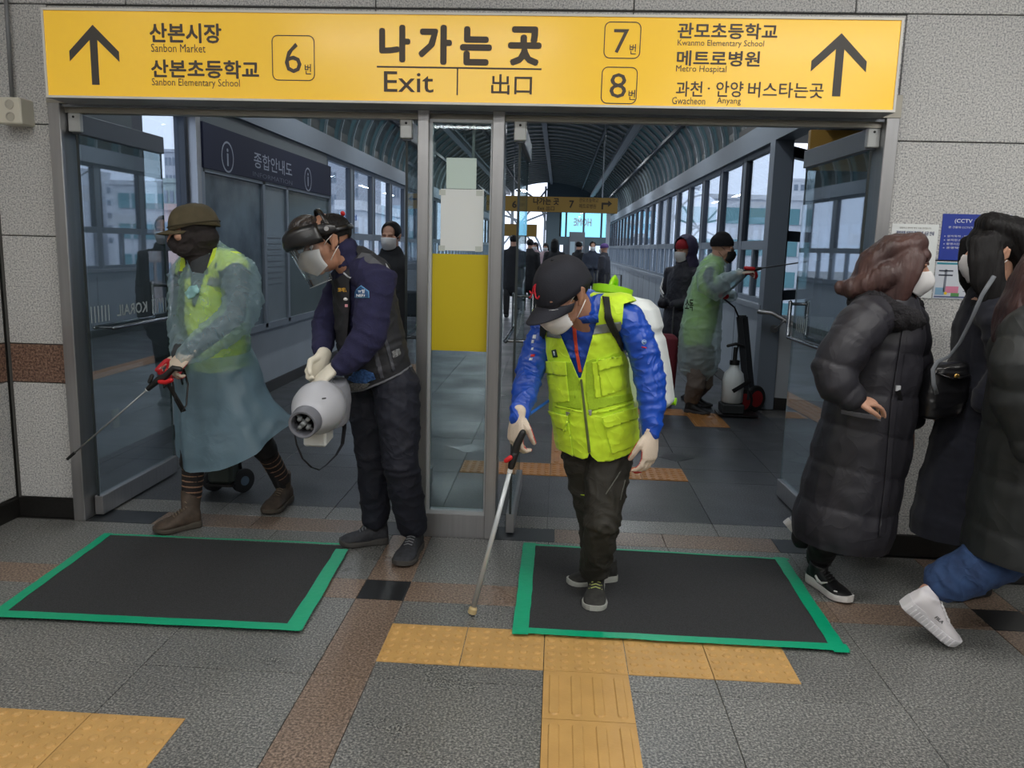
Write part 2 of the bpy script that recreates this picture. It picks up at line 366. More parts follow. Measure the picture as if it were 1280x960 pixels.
# dark diamond inlays
def diamond(x, y, r=.135):
    MB().add([(x-r,y,0),(x,y-r,0),(x+r,y,0),(x,y+r,0),(x-r,y,.0012),(x,y-r,.0012),(x+r,y,.0012),(x,y+r,.0012)], [(4,5,6,7),(0,1,5,4),(1,2,6,5),(2,3,7,6),(3,0,4,7)]).build('dark_diamond_inlay', mat('inlay', (38, 42, 48), rough=.3), floor)
for x, y in ((.955, 1.81), (-.553, 1.83), (.955, 4.03), (-.553, 4.03), (-.15, 5.23), (-.15, 6.43), (-.15, 7.6)): diamond(x, y)
# tactile tiles
def tact_mesh(kind, m):
    mb = MB(); w = .1485; mb.box((-w,-w,-.008), (w,w,.002))
    if kind == 'dot':
        for i in range(6):
            for j in range(6):
                x = (i-2.5)*.0495; y = (j-2.5)*.0495; vs = []; fs = []
                for r, z in ((.0165, .002), (.0145, .0052), (.008, .0072)):
                    vs += [(x+r*math.cos(a*PI/4), y+r*math.sin(a*PI/4), z) for a in range(8)]
                for k in (0, 8): fs += [(k+a, k+(a+1) % 8, k+8+(a+1) % 8, k+8+a) for a in range(8)]
                fs.append(tuple(range(16, 24))); mb.add(vs, fs)
    else:
        for i in range(4):
            x = (i-1.5)*.074; pts = []
            for r, L, z in ((.018, .112, .002), (.014, .112, .0065)):
                ring = [(x+r*math.cos(a), L+r*math.sin(a), z) for a in [PI*k/5 for k in range(6)]]+[(x+r*math.cos(a), -L+r*math.sin(a), z) for a in [PI+PI*k/5 for k in range(6)]]
                pts += ring
            mb.add(pts, [(a, (a+1) % 12, 12+(a+1) % 12, 12+a) for a in range(12)]+[tuple(range(12, 24))])
    me = bpy.data.meshes.new('tactile_tile'); me.from_pydata([tuple(v) for v in mb.v], [], mb.f); me.materials.append(m); return me
TD = tact_mesh('dot', M_YEL); TB = tact_mesh('bar', M_YEL); TDO = tact_mesh('dot', M_YELD); TBO = tact_mesh('bar', M_YELD)
def tile(me, x, y, name, rz=0):
    o = bpy.data.objects.new(name, me); COL.objects.link(o); o.parent = floor; o.location = Vector((x, y, 0.0006))-ORG['floor']; o.rotation_euler.z = rz; ORG[o.name] = Vector((x, y, 0))
for i in range(5): tile(TD, -.546+.15+.3*i, -1.324+.15, 'tactile_dot_tile')
for i in range(5): tile(TB, .054+.15, -1.324-.15-.3*i, 'tactile_bar_tile')
for i in range(5):
    for j in range(3): tile(TD, -1.05-.15-.3*i, -1.735-.15-.3*j, 'tactile_dot_tile')
for i in range(5): tile(TDO, -.55+.15+.3*i, 1.335, 'ochre_tactile_dot_tile')
for i in range(15): tile(TBO, .2, 1.64+.3*i, 'ochre_tactile_bar_tile')
for j in range(2): tile(TBO, 1.42, 3.05+.3*j, 'ochre_tactile_bar_tile')
for i in range(3): tile(TBO, 1.12-.3*i, 3.5, 'ochre_tactile_bar_tile', PI/2)

# ================= hall walls =================
def wall_panels(parent, zs, xs, m_of, axis='x', pos=0.0, face=-1, t=.02):
    """stone panels on a wall; axis x: wall in plane Y=pos facing -Y; axis y: wall in plane X=pos facing +X"""
    for (z0, z1) in zip(zs[:-1], zs[1:]):
        for (a, b) in xs:
            g = .0025; mb = MB()
            if axis == 'x': mb.box((a+g, pos-t*.0, z0+g), (b-g, pos+t, z1-g))
            else: mb.box((pos-t, a+g, z0+g), (pos, b-g, z1-g))
            o = mb.build('brown_wall_panel' if m_of(z0) is G_BROWNW else 'wall_panel', m_of(z0), parent); bevel(o, .003)
ZS = [.105, .72, .92, 1.465, 2.005, 2.56, 3.1, 3.38]
mo = lambda z: G_BROWNW if abs(z-.72) < .01 else G_WALL
wall_front = MB()
wall_front.box((-2.76, .012, 0), (-2.43, .16, 3.4)).box((1.585, .012, 0), (4.6, .16, 3.4)).box((-2.43, .012, 2.2), (1.585, .16, 3.4))
wall_front = wall_front.build('wall_front', M_JOINT); tag(wall_front, 'light speckled granite wall around the glass doors', 'wall', kind='structure')
wall_panels(wall_front, ZS[:6], [(-2.74, -2.432)], mo)
wall_panels(wall_front, ZS[:6], [(1.588, 2.62), (2.62, 3.65), (3.65, 4.6)], mo)
wall_panels(wall_front, [2.56, 3.1, 3.38], [(-2.74, -2.04), (-2.04, -.84), (-.84, .36), (.36, 1.36), (1.36, 2.62), (2.62, 3.65), (3.65, 4.6)], mo)
wall_panels(wall_front, [2.2, 2.555], [(-2.43, -.84), (-.84, .36), (.36, 1.588)], mo)
wall_left = boxo('wall_left', (-2.96, -13, 0), (-2.782, .16, 3.4), M_JOINT); tag(wall_left, 'light granite side wall at the far left of the hall', 'wall', kind='structure')
wall_panels(wall_left, ZS, [(-1.21, -.002), (-2.42, -1.212)], mo, 'y', -2.76)
o = boxo('rear_left_cladding', (-2.782, -13, .105), (-2.76, -2.425, 3.38), G_WALL, wall_left)
wall_right = boxo('wall_right', (4.6, -13, 0), (4.8, .16, 3.4), G_WALL); tag(wall_right, 'granite side wall beyond the right edge of the view', 'wall', kind='structure')
wall_back = boxo('wall_back', (-2.96, -13.2, 0), (4.8, -13, 3.4), G_WALL); tag(wall_back, 'granite wall at the back of the hall', 'wall', kind='structure')
fb = boxo('floor_back', (-2.96, -13, -.05), (4.8, -3.2, 0), G_FLOOR); tag(fb, 'granite floor of the hall behind the viewer', 'floor', kind='structure')
ceiling = boxo('ceiling', (-2.96, -13.2, 3.4), (4.8, .16, 3.5), M_WHITE); tag(ceiling, 'white hall ceiling above the sign', 'ceiling', kind='structure')
for n, (a, b, g) in dict(baseboard_left=((-2.76, -13, 0), (-2.742, .0, .10), 'left'), baseboard_front=((-2.742, -.014, 0), (-2.432, .012, .10), 'front')).items():
    tag(boxo(n, a, b, M_BASEB), 'black stone skirting along the '+g+' granite wall, left of the doors', 'skirting', kind='structure')
bb = boxo('baseboard_right', (1.588, -.016, 0), (4.6, .012, .108), M_BASEB); tag(bb, 'black stone skirting along the wall right of the doors', 'skirting', kind='structure')
# ================= door frame =================
def trim(n, a, b, lab, m=M_STEEL):
    o = boxo('trim_%d' % n, a, b, m); bevel(o, .003); tag(o, lab, 'door frame', kind='structure'); return o
trim(1, (-2.430, -.045, 0), (-2.370, .12, 2.115), 'brushed steel door jamb against the left granite wall')
trim(2, (-.630, -.045, 0), (-.576, .12, 2.10), 'brushed steel post left of the narrow fixed pane')
trim(3, (-.275, -.045, 0), (-.218, .12, 2.10), 'brushed steel post right of the narrow fixed pane')
trim(4, (1.527, -.045, 0), (1.587, .12, 2.12), 'brushed steel door jamb against the right granite wall')
M_BEAM = mat('beam_steel', (158, 154, 144), rough=.35, metal=.6)
tb = MB().box((-2.43, -.05, 2.10), (1.587, .13, 2.2)); tb = tb.build('trim_5', M_BEAM); tag(tb, 'steel head beam above the glass doors, under the yellow sign', 'door frame', kind='structure')
for a, b in ((-2.37, -.63), (-.576, -.275), (-.218, 1.527)):
    boxo('head_channel', (a, .0, 2.062), (b, .05, 2.10), M_BEAM, tb); boxo('head_lip', (a, -.03, 2.085), (b, -.018, 2.10), M_CHROME, tb)
# ================= fixed sidelight between the two posts =================
sl = thing('window_1', (-.425, .02, 0), 'narrow fixed glass pane between the two steel posts', 'glass pane', kind='structure')
boxo('bottom_rail', (-.576, -.03, 0), (-.275, .06, .118), M_STEEL, sl)
mbx = MB().box((-.576, -.02, .118), (-.275, .03, .136)).box((-.576, -.02, .136), (-.562, .03, 2.062)).box((-.284, -.02, .136), (-.275, .03, 2.062)).box((-.562, -.02, 2.048), (-.284, .03, 2.062))
mbx.build('glazing_bead', mat('bead', (196, 200, 204), rough=.4, metal=.3), sl)
boxo('glass_pane', (-.562, .002, .136), (-.284, .010, 2.048), M_SIDEG, sl)
boxo('yellow_film', (-.560, -.0012, .958), (-.286, .0014, 1.433), mat('yellow_film', (196, 176, 34), rough=.45, spec=.3), sl)
ps = boxo('paper_sheet', (-.522, -.0006, 1.45), (-.314, .0012, 1.742), M_PAPER); tag(ps, 'large white paper sheet taped on the fixed pane above the yellow film', 'paper')
ps2 = boxo('paper_sheet', (-.497, -.0004, 1.744), (-.352, .0012, 1.888), mat('paper_green', (196, 214, 208), rough=.7)); tag(ps2, 'small pale green paper sheet taped above the large white one', 'paper')
for x, z in ((-.515, 1.725), (-.335, 1.725), (-.515, 1.46), (-.335, 1.46)):
    boxo('tape', (x-.016, -.0012, z-.013), (x+.016, -.0006, z+.013), mat('clear_tape', (190, 196, 190), rough=.3), ps)
MB().tube([(-.378, .10, 1.60), (-.378, .10, 2.10)], .007, n=8).build('white_rod', M_WHITE, sl)
# ================= glass doors =================
def door_leaf(n, hx, d, lab, side, wdt=.86, letters=True, ticks=True):
    """hx hinge x, d direction of the open leaf in plan; side: +1 / -1 which way the near face looks"""
    d = Vector((d[0], d[1], 0)).normalized(); nn = Vector((d.y, -d.x, 0)); H = Vector((hx, .03, 0)); up = Vector((0, 0, 1))
    t = thing('door_%d' % n, tuple(H), lab, 'glass door', kind='structure')
    def B(name, s0, s1, z0, z1, w0, w1, m):
        vs = [H+d*s+nn*w+up*z for z in (z0, z1) for s, w in ((s0, w0), (s1, w0), (s1, w1), (s0, w1))]
        o = MB().add(vs, [(0,3,2,1),(4,5,6,7),(0,1,5,4),(1,2,6,5),(2,3,7,6),(3,0,4,7)]).build(name, m, t); return o
    bevel(B('bottom_rail', 0, wdt, .012, .115, -.022, .022, M_STEEL), .003)
    bevel(B('top_rail', 0, wdt, 1.965, 2.062, -.022, .022, mat('rail_dark', (92, 98, 106), rough=.35, metal=.6)), .003)
    B('glass_pane', .004, wdt-.004, .115, 1.965, -.005, .005, M_DOORG)
    e = B('glass_edge', wdt-.004, wdt, .115, 1.965, -.005, .005, mat('glass_edge', (70, 96, 92), rough=.2))
    B('hinge_edge', 0.0, .004, .115, 1.965, -.006, .006, mat('gasket', (40, 48, 50), rough=.5))
    br = bevel(B('pivot_bracket', -.02, .012, 1.975, 2.066, -.03, .03, mat('bracket', (205, 208, 208), rough=.35, metal=.3)), .004)
    MB().tube([H+d*(-.021)+nn*0+up*2.045, H+d*(-.0225)+up*2.045], .006, n=10).build('screw', M_BLACK, br)
    for w in (-.055, .055):
        hb = MB().tube([H+d*.14+nn*w+up*.995, H+d*(wdt-.09)+nn*w+up*.995, H+d*(wdt-.075)+nn*w+up*1.01, H+d*(wdt-.075)+nn*w+up*1.2], .0115, n=12, rnd=True).build('pull_handle', M_CHROME, t, smooth=True)
        MB().tube([H+d*.17+up*.995, H+d*.17+nn*w+up*.995], .009).tube([H+d*(wdt-.075)+up*1.19, H+d*(wdt-.075)+nn*w+up*1.19], .009).build('handle_stud', M_CHROME, t)
    if ticks:
        mb = MB()
        for s in [.02+.033*k for k in range(6)]+[.66+.033*k for k in range(6)]:
            if s > wdt-.01: continue
            vs = [H+d*(s+a)+nn*(.0062*side)+up*z for z in (1.03, 1.115) for a in (0, .008)]
            mb.add(vs, [(0,1,3,2)])
        mb.build('white_tick_marks', mat('vinyl', (190, 200, 200), rough=.6), t)
    if letters:
        text('lettering', 'KORAIL', H+d*.60+up*1.045, .33, .062, mat('vinyl', (190, 200, 200), rough=.6), t, ux=-d, uz=(0, 0, 1), bold=.015, depth=-.0065*side if side > 0 else .0065*side)
    return t
door_leaf(1, -2.335, (.00, 1), 'left glass door folded open beside the left granite wall, mirrored lettering on it', 1)
door_leaf(2, -.695, (-.01, 1), 'open glass door behind the person in the navy vest, seen edge-on', -1)
door_leaf(3, -.148, (.005, 1), 'open glass door seen edge-on right of the fixed pane', 1)
door_leaf(4, 1.497, (-.035, 1), 'right glass door folded open behind the person in the long padded coat', -1, wdt=.90)
# ================= the big yellow sign =================
SY = -.2
a = at(52, 13, SY); b = at(1131, 19, SY); c = at(58, 122.5, SY); d = at(1118, 140, SY)
sx0, sx1, sz0, sz1 = (a.x+c.x)/2, (b.x+d.x)/2, (c.z+d.z)/2, (a.z+b.z)/2
sign = thing('yellow_exit_sign', ((sx0+sx1)/2, SY, sz0), 'long yellow illuminated exit sign with Korean lettering and two up arrows above the doors', 'sign')
M_SIGN = mat('sign_face', (255, 205, 62), rough=.22, emit=.16, coat=.3)
boxo('sign_box', (sx0, SY+.004, sz0), (sx1, -.002, sz1), M_ALU, sign)
boxo('sign_face', (sx0+.008, SY, sz0+.008), (sx1-.008, SY+.004, sz1-.008), M_SIGN, sign)
fr = MB(); e = .010
for q in (((sx0, SY-.006, sz0), (sx1, SY+.01, sz0+e)), ((sx0, SY-.006, sz1-e), (sx1, SY+.01, sz1)), ((sx0, SY-.006, sz0+e), (sx0+e, SY+.01, sz1-e)), ((sx1-e, SY-.006, sz0+e), (sx1, SY+.01, sz1-e))): fr.box(*q)
fr.build('sign_frame', mat('sign_frame', (214, 212, 206), rough=.4), sign)
def onsign(x0, y0, x1, y1, Y=SY):
    cy = (y0+y1)/2; cx = (x0+x1)/2
    l = at(x0, cy-(cx-x0)*.012, Y).x; r = at(x1, cy+(x1-cx)*.012, Y).x; t = at(cx, y0, Y).z; bt = at(cx, y1, Y).z
    return l, bt, r-l, t-bt
def st(name, body, x0, y0, x1, y1, bold=.02, m=M_INK, Y=SY, parent=None, depth=.0015):
    l, z, w, h = onsign(x0, y0, x1, y1, Y)
    return text(name, body, (l, Y-.0001, z), w, h, m, parent or sign, bold=bold, depth=depth)
for r in [('산본시장', 187, 29, 277, 54, .03), ('Sanbon Market', 189, 55, 257, 65.5, .0), ('산본초등학교', 189, 75, 324, 98, .03), ('Sanbon Elementary School', 190, 98.5, 300, 110.5, 0),
          ('6', 356, 53.5, 377, 91.5, 0), ('번', 381, 80, 389, 93, .01), ('나', 474, 31, 513, 78, .045), ('가', 523, 31, 565, 81, .045), ('는', 575, 33, 615, 82, .045), ('곳', 635, 33, 677, 82.5, .045), ('Exit', 480, 89.5, 542, 115.5, .005), ('出口', 614, 93, 665, 118.5, .012),
          ('7', 767, 36.5, 786, 66.5, 0), ('번', 787, 55, 795, 68, .01), ('8', 762, 91.5, 783, 122.5, 0), ('번', 785.5, 112.5, 794, 125, .01),
          ('관모초등학교', 847, 29, 972, 49, .025), ('Kwanmo Elementary School', 847, 50, 955, 60, 0), ('메트로병원', 846, 63.5, 950, 83, .025), ('Metro Hospital', 845, 82, 908, 92.5, 0),
          ('과천', 845, 101.5, 878, 121, .012), ('·', 884.5, 109.5, 887.5, 112, .0), ('안양', 895, 101.5, 929, 121.5, .012), ('버스타는곳', 935, 103, 1029.5, 122.5, .012), ('Gwacheon', 840, 121.5, 881.5, 130.5, 0), ('Anyang', 896, 122, 926, 132, 0)]:
    st('sign_lettering', *r[:5], bold=r[5])
def lineq(x0, y0, x1, y1, w, name='sign_rule'):
    p = at(x0, y0, SY-.0012); q = at(x1, y1, SY-.0012); MB().bar(p, q, .0006, w, (0, 0, 1) if abs(x1-x0) > abs(y1-y0) else (1, 0, 0)).build(name, M_INK, sign)
mb = MB(); p = at(471, 83.2, SY-.001); q = at(677, 86.6, SY-.001); mb.box((p.x, SY-.0016, (p.z+q.z)/2-.0035), (q.x, SY-.0005, (p.z+q.z)/2+.0035)); mb.build('sign_rule', M_INK, sign)
p = at(572, 85, SY); q = at(572, 119, SY); boxo('sign_rule', (p.x-.003, SY-.0016, q.z), (p.x+.003, SY-.0005, p.z), M_INK, sign)
def rbox(x0, y0, x1, y1, rr=.028, w=.0042):
    l, z, ww, h = onsign(x0, y0, x1, y1); cx = l+ww/2; cz = z+h/2; n = 8
    def ring(o):
        pts = []
        for (sx, sz, a0) in ((1, 1, 0), (-1, 1, 90), (-1, -1, 180), (1, -1, 270)):
            for k in range(n+1):
                a = math.radians(a0+90*k/n); pts.append((cx+sx*(ww/2-rr)+(rr-o)*math.cos(a), SY-.0015, cz+sz*(h/2-rr)+(rr-o)*math.sin(a)))
        return pts
    A = ring(0); B_ = ring(w); L = len(A)
    mesh_obj('number_box', A+B_, [(i, (i+1) % L, L+(i+1) % L, L+i) for i in range(L)], M_INK, sign)
rbox(340, 44, 393.5, 101); rbox(755, 27, 801, 73.5); rbox(751.5, 83.5, 796.5, 130)
ARW = [(0, 1), (-1, .56), (-1, .39), (-.15, .75), (-.15, 0), (.15, 0), (.15, .75), (1, .39), (1, .56)]
for x0, y0, x1, y1 in ((87, 31, 149, 106), (1014, 41.5, 1083, 120.5)):
    l, z, w, h = onsign(x0, y0, x1, y1)
    poly_prism('sign_arrow', [(w/2+p[0]*w/2, p[1]*h) for p in ARW], (l, SY-.0002, z), (1, 0, 0), (0, 0, 1), .0015, mat('arrow_ink', (66, 62, 58), rough=.5), sign)
boxo('cable_duct', (sx0+.2, -.06, sz1+.002), (sx1+.02, .010, sz1+.035), M_ALU, sign)

# ================= small things on the granite walls =================
ob = thing('wall_socket', (-2.665, -.05, 2.005), 'double wall socket box in cream plastic at the far left', 'socket')
p0 = at(0, 121, -.10); p1 = at(27, 155, -.10)
bevel(boxo('box_body', (p0.x-.02, -.10, p1.z), (p1.x, .01, p0.z), mat('cream_plastic', (206, 202, 188), rough=.45), ob), .006)
for dz in (.27, .73):
    zc = p1.z+(p0.z-p1.z)*dz; xc = (p0.x+p1.x)/2-.005
    r_ = MB().lathe((xc, -.1005, zc), (0, -1, 0), [(0, .022), (.003, .022), (.003, .017), (-.004, .016)], n=20).build('socket_ring', mat('socket_grey', (176, 172, 160), rough=.5), ob)
    MB().tube([(xc-.007, -.097, zc), (xc-.007, -.1, zc)], .003, n=8).tube([(xc+.007, -.097, zc), (xc+.007, -.1, zc)], .003, n=8).build('pin_hole', M_BLACK, r_)
cd = MB().tube([at(15, 121, -.03), at(5, -40, -.03)], .0095, n=10).build('conduit', mat('conduit_grey', (128, 130, 134), rough=.5, metal=.3), smooth=True); tag(cd, 'thin grey conduit pipe rising from the socket box', 'pipe')
def panel_sign(name, x0, y0, x1, y1, m, lab, cat='sign', Y=-.004):
    l, z, w, h = onsign(x0, y0, x1, y1, Y); t = thing(name, (l+w/2, 0, z), lab, cat)
    boxo('board', (l, Y, z), (l+w, .0, z+h), m, t); return t, l, z, w, h
t, l, z, w, h = panel_sign('notice_board', 1111, 280, 1169, 372, M_PAPER, 'white printed notice on the granite wall behind the brown-haired person')
text('heading', '광역전철 비전의 클레임에 시공 안내', (l+.02, -.0045, z+h-.052), w-.04, .02, mat('navy_ink', (40, 52, 104), rough=.6), t, bold=.02)
text('small_print', '안전하고 편리한 철도 이용 안내입니다', (l+.035, -.0045, z+h-.022), w-.07, .008, M_INK, t)
t, l, z, w, h = panel_sign('cctv_board', 1176, 268, 1262, 326, mat('blue_board', (42, 62, 152), rough=.35), 'blue CCTV notice board with white lettering on the right wall')
VW = mat('board_white', (225, 228, 235), rough=.5)
text('heading', '(CCTV 설치 안내)', (l+.055, -.0045, z+h-.045), w-.11, .026, VW, t, bold=.01)
text('line', '본 건물에 CCTV가 설치되어 운영중입니다', (l+.03, -.0045, z+h-.066), w-.06, .010, VW, t)
for k, s in enumerate(('▪ 설치목적 : 범죄예방 및 시설안전', '▪ 설치장소 및 촬영범위 : 역사', '▪ 촬영시간 : 24시간 연속 촬영', '▪ 운영책임자 : 역장')):
    text('line', s, (l+.015, -.0045, z+h-.107-.018*k), [.24, .22, .21, .16][k], .010, VW, t)
t, l, z, w, h = panel_sign('evacuation_map', 1168, 328, 1242, 374, mat('map_paper', (206, 212, 222), rough=.5), 'station map sheet under the blue board on the right wall', 'map')
boxo('header_band', (l+.004, -.0046, z+h-.012), (l+w*.5, -.004, z+h-.003), mat('teal_ink', (50, 140, 160), rough=.5), t)
boxo('header_band', (l+w*.5, -.0046, z+h-.012), (l+w-.004, -.004, z+h-.003), mat('lime_ink', (190, 196, 90), rough=.5), t)
for (a0, b0, a1, b1, cc) in ((.16, .18, .20, .80, (120,126,140)), (.06, .62, .30, .66, (70,76,92)), (.06, .74, .30, .78, (70,76,92)), (.20, .16, .42, .34, (214,130,160)), (.03, .10, .18, .30, (130,170,200)), (.30, .06, .44, .16, (90,150,90)), (.02, .03, .6, .07, (90,100,140)), (.5, .2, .9, .22, (120,124,140)), (.5, .5, .9, .52, (120,124,140))):
    boxo('map_area', (l+w*a0, -.0047, z+h*b0), (l+w*a1, -.004, z+h*b1), mat('ink_%d_%d_%d' % cc, cc, rough=.6), t)
MB().tube([(l+w*.21, -.004, z+h*.15), (l+w*.21, -.0052, z+h*.15)], .007, n=12).build('map_marker', mat('marker_yellow', (240, 200, 40), rough=.5), t)
# ================= mats with green tape =================
M_MAT = mat('mat_pile', (56, 57, 59), rough=.95, var=.25, vscale=180, bump=.9, bscale=320)
M_TAPE = mat('green_tape', (0, 160, 116), rough=.4, bump=.15, bscale=40)
def floor_mat(name, inner, tapes, lab, tlab):
    vs = [gnd(*p) for p in inner]; n = len(vs)
    o = mesh_obj(name, [(v.x, v.y, .0065) for v in vs]+[(v.x, v.y, .0125) for v in vs], [(3,2,1,0),(4,5,6,7)]+[(i,(i+1)%4,4+(i+1)%4,4+i) for i in range(4)], M_MAT, loc=tuple(sum(vs, Vector())/4))
    if (vs[1]-vs[0]).cross(vs[2]-vs[1]).z < 0: o.data.flip_normals()
    tag(o, lab, 'floor mat')
    # coarse loops of the mat surface: rows of low ridges
    t = thing('tape_border', tuple(sum(vs, Vector())/4), tlab, 'tape')
    for (p, q, w0, w1, z) in tapes:
        p = gnd(*p); q = gnd(*q); dd = (q-p).normalized(); r = Vector((-dd.y, dd.x, 0)); N = 14; V = []; Fc = []
        rr = random.Random(int(p.x*1000))
        for i in range(N+1):
            s = i/N; c_ = p.lerp(q, s); w = (w0+(w1-w0)*s)/2; a_ = rr.uniform(-.0022, .0022)
            for k in (-1, 1): V.append((c_.x+r.x*(w*k+a_), c_.y+r.y*(w*k+a_), z+.0012+rr.uniform(0, .0014)))
        Fc = [(2*i, 2*i+2, 2*i+3, 2*i+1) for i in range(N)]
        o2 = mesh_obj('tape_strip', V, Fc, M_TAPE, t); m_ = o2.modifiers.new('thick', 'SOLIDIFY'); m_.thickness = .0009
    return o
floor_mat('dark_floor_mat', [(668, 685), (968, 701), (1041, 809), (659, 790)],
  [((662, 682), (650, 797), .062, .062, .0132), ((656, 683.5), (986, 702.5), .018, .018, .0132), ((974, 700), (1052, 820), .055, .058, .0132), ((645, 792), (1060, 814), .045, .052, .0138)],
  'charcoal entrance mat under the walking person in the lime vest', 'green tape holding down the mat under the lime-vested walking person')
floor_mat('dark_floor_mat', [(134, 671.5), (430, 685), (363, 783), (-2, 768)],
  [((136, 670), (-12, 777), .042, .05, .0132), ((136, 671), (428, 683.5), .014, .016, .0132), ((428, 690), (366, 792), .06, .07, .0132), ((-14, 770.5), (377, 789), .055, .055, .0138)],
  'charcoal entrance mat in front of the person in the translucent apron', 'green tape holding down the mat on the left')
# ================= footbridge tunnel =================
XR, XL = 2.02, -2.75
ZS_, ZM, ZT = .94, 1.55, 2.5
YE = 31.0
def px_x(u, v, X):
    d = _fw+_rt*((u-640)/F_PX)-_up*((v-480)/F_PX); return CAMP+d*((X-CX)/d.x)
wl = boxo('wall_tunnel_left', (XL-.12, .16, 0), (XL, YE, ZS_-.3), M_TWALL); tag(wl, 'pale panelled parapet along the left side of the footbridge', 'wall', kind='structure')
wr = boxo('wall_tunnel_right', (XR, 3.9, .1), (XR+.12, YE, ZS_), M_TWALL); tag(wr, 'pale panelled parapet along the right side of the footbridge', 'wall', kind='structure')
tag(boxo('baseboard_tunnel_left', (XL, .16, 0), (XL+.015, YE, .11), M_BASEB), 'dark skirting under the left tunnel parapet and map board', 'skirting', kind='structure')
tag(boxo('baseboard_tunnel_right', (XR-.015, 3.9, 0), (XR+.1, YE, .11), M_BASEB), 'dark skirting under the right tunnel parapet', 'skirting', kind='structure')
# panel joints on the parapets
for X, p, s in ((XR, wr, -1),):
    for k in range(20): boxo('parapet_joint', (X-.003, 3.9+1.25*k, .11), (X, 3.906+1.25*k, ZS_-.04), M_WFRAMED, p)
tag(boxo('trim_6', (XL-.14, .16, ZT), (XL+.03, YE, ZT+.22), M_WFRAME), 'painted eaves beam above the left tunnel windows', 'beam', kind='structure')
tag(boxo('trim_7', (XR-.03, 2.4, ZT), (XR+.14, YE, ZT+.22), M_WFRAME), 'painted eaves beam above the right tunnel windows', 'beam', kind='structure')
tag(boxo('trim_8', (XR-.04, 3.9, ZS_), (XR+.13, YE, ZS_+.05), mat('sill', (150, 158, 168), rough=.4)), 'pale sill on the right tunnel parapet', 'sill', kind='structure')
NW = [1]
def window_unit(X, s, y0, y1, zlo, label, sill=ZS_+.05):
    """one bay: thick side mullions, big upper pane, two small lower panes"""
    NW[0] += 1
    t = thing('window_%d' % NW[0], (X+s*.05, (y0+y1)/2, sill), label, 'window', kind='structure')
    d = .028
    f = MB()
    f.box((X-d, y0, sill), (X+d, y0+.07, ZT)).box((X-d, y1-.07, sill), (X+d, y1, ZT))
    f.box((X-d, y0+.09, ZT-.05), (X+d, y1-.09, ZT)).box((X-d, y0+.09, ZM-.04), (X+d, y1-.09, ZM+.05)).box((X-d, y0+.09, sill), (X+d, y1-.09, sill+.05))
    f.box((X-.03, (y0+y1)/2-.03, sill+.05), (X+.03, (y0+y1)/2+.03, ZM-.04))
    f.build('window_frame', M_WFRAME, t)
    g = MB(); g.box((X-d-.006, y0+.07, ZM+.05), (X+d+.006, y0+.10, ZT-.05)).box((X-d-.006, y1-.10, ZM+.05), (X+d+.006, y1-.07, ZT-.05)); g.build('sash', M_WFRAMED, t)
    boxo('upper_pane', (X-.004, y0+.10, ZM+.05), (X+.004, y1-.10, ZT-.05), M_GLASS, t)
    ym = (y0+y1)/2
    boxo('lower_pane', (X-.004, y0+.09, sill+.05), (X+.004, ym-.03, ZM-.04), M_GLASS, t); boxo('lower_pane', (X-.004, ym+.03, sill+.05), (X+.004, y1-.09, ZM-.04), M_GLASS, t)
    return t
ords = ['first', 'second', 'third', 'fourth', 'fifth', 'sixth', 'seventh', 'eighth', 'ninth', 'tenth', 'eleventh', 'twelfth', 'thirteenth', 'fourteenth', 'fifteenth', 'sixteenth', 'seventeenth', 'eighteenth', 'nineteenth', 'twentieth', 'twenty-first']
for k in range(21):
    y0 = 4.0+1.28*k
    if y0+1.28 > YE: break
    window_unit(XR+.05, 1, y0, y0+1.27, 0, 'tunnel window, %s on the right counted from the corner post' % ords[k])
boxo('low_parapet', (XL-.12, 5.8, ZS_-.3), (XL, YE, ZS_), M_TWALL, wl)
boxo('sill_cap', (XL-.13, 5.8, ZS_), (XL+.04, YE, ZS_+.05), M_WFRAME, wl)
for k in range(20):
    y0 = 5.9+1.28*k
    if y0+1.28 > YE: break
    window_unit(XL-.05, -1, y0, y0+1.27, 0, 'tunnel window, %s on the left counted from the map board' % ords[k])
# window and dark wall beside the left door
w0 = thing('window_%d' % (NW[0]+1), (XL, 1.85, 1.4), 'window with a view of towers behind the open left glass door', 'window', kind='structure')
f = MB().box((XL-.08, 1.36, .6), (XL, 1.50, ZT)).box((XL-.08, 2.12, .6), (XL, 2.22, ZT)).box((XL-.08, 1.5, ZT-.14), (XL, 2.12, ZT)).box((XL-.08, 1.5, 1.38), (XL, 2.12, 1.50)).box((XL-.08, 1.5, .6), (XL, 2.12, .94)).box((XL-.05, 1.78, .94), (XL-.02, 1.83, 1.38))
f.build('window_frame', M_WFRAMED, w0); boxo('upper_pane', (XL-.05, 1.5, 1.5), (XL-.044, 2.12, ZT-.14), M_GLASS, w0); boxo('lower_pane', (XL-.05, 1.5, .94), (XL-.044, 2.12, 1.38), M_GLASS, w0); NW[0] += 1
boxo('dark_panel', (XL-.1, .16, .64), (XL, 1.36, ZT), mat('dark_wall_panel', (74, 84, 90), rough=.4), wl)
boxo('grey_strip', (XL-.001, .60, .64), (XL+.01, .66, ZT), M_WFRAMED, wl)
tag(boxo('trim_9', (XL, 2.16, 0), (XL+.07, 2.24, ZT), M_STEEL), 'steel column between the window and the map board', 'column', kind='structure')
boxo('upper_backing', (XL-.1, 2.24, .64), (XL-.002, 5.9, ZT), mat('dark_wall_panel', (74, 84, 90), rough=.4), wl)
q_ = px_x(143, 523, XL); sw = boxo('wall_switch', (XL, q_.y-.035, q_.z-.06), (XL+.015, q_.y+.035, q_.z+.06), mat('switch_cream', (206, 210, 196), rough=.5)); bevel(sw, .003); tag(sw, 'small cream wall plate seen through the left glass door', 'switch')
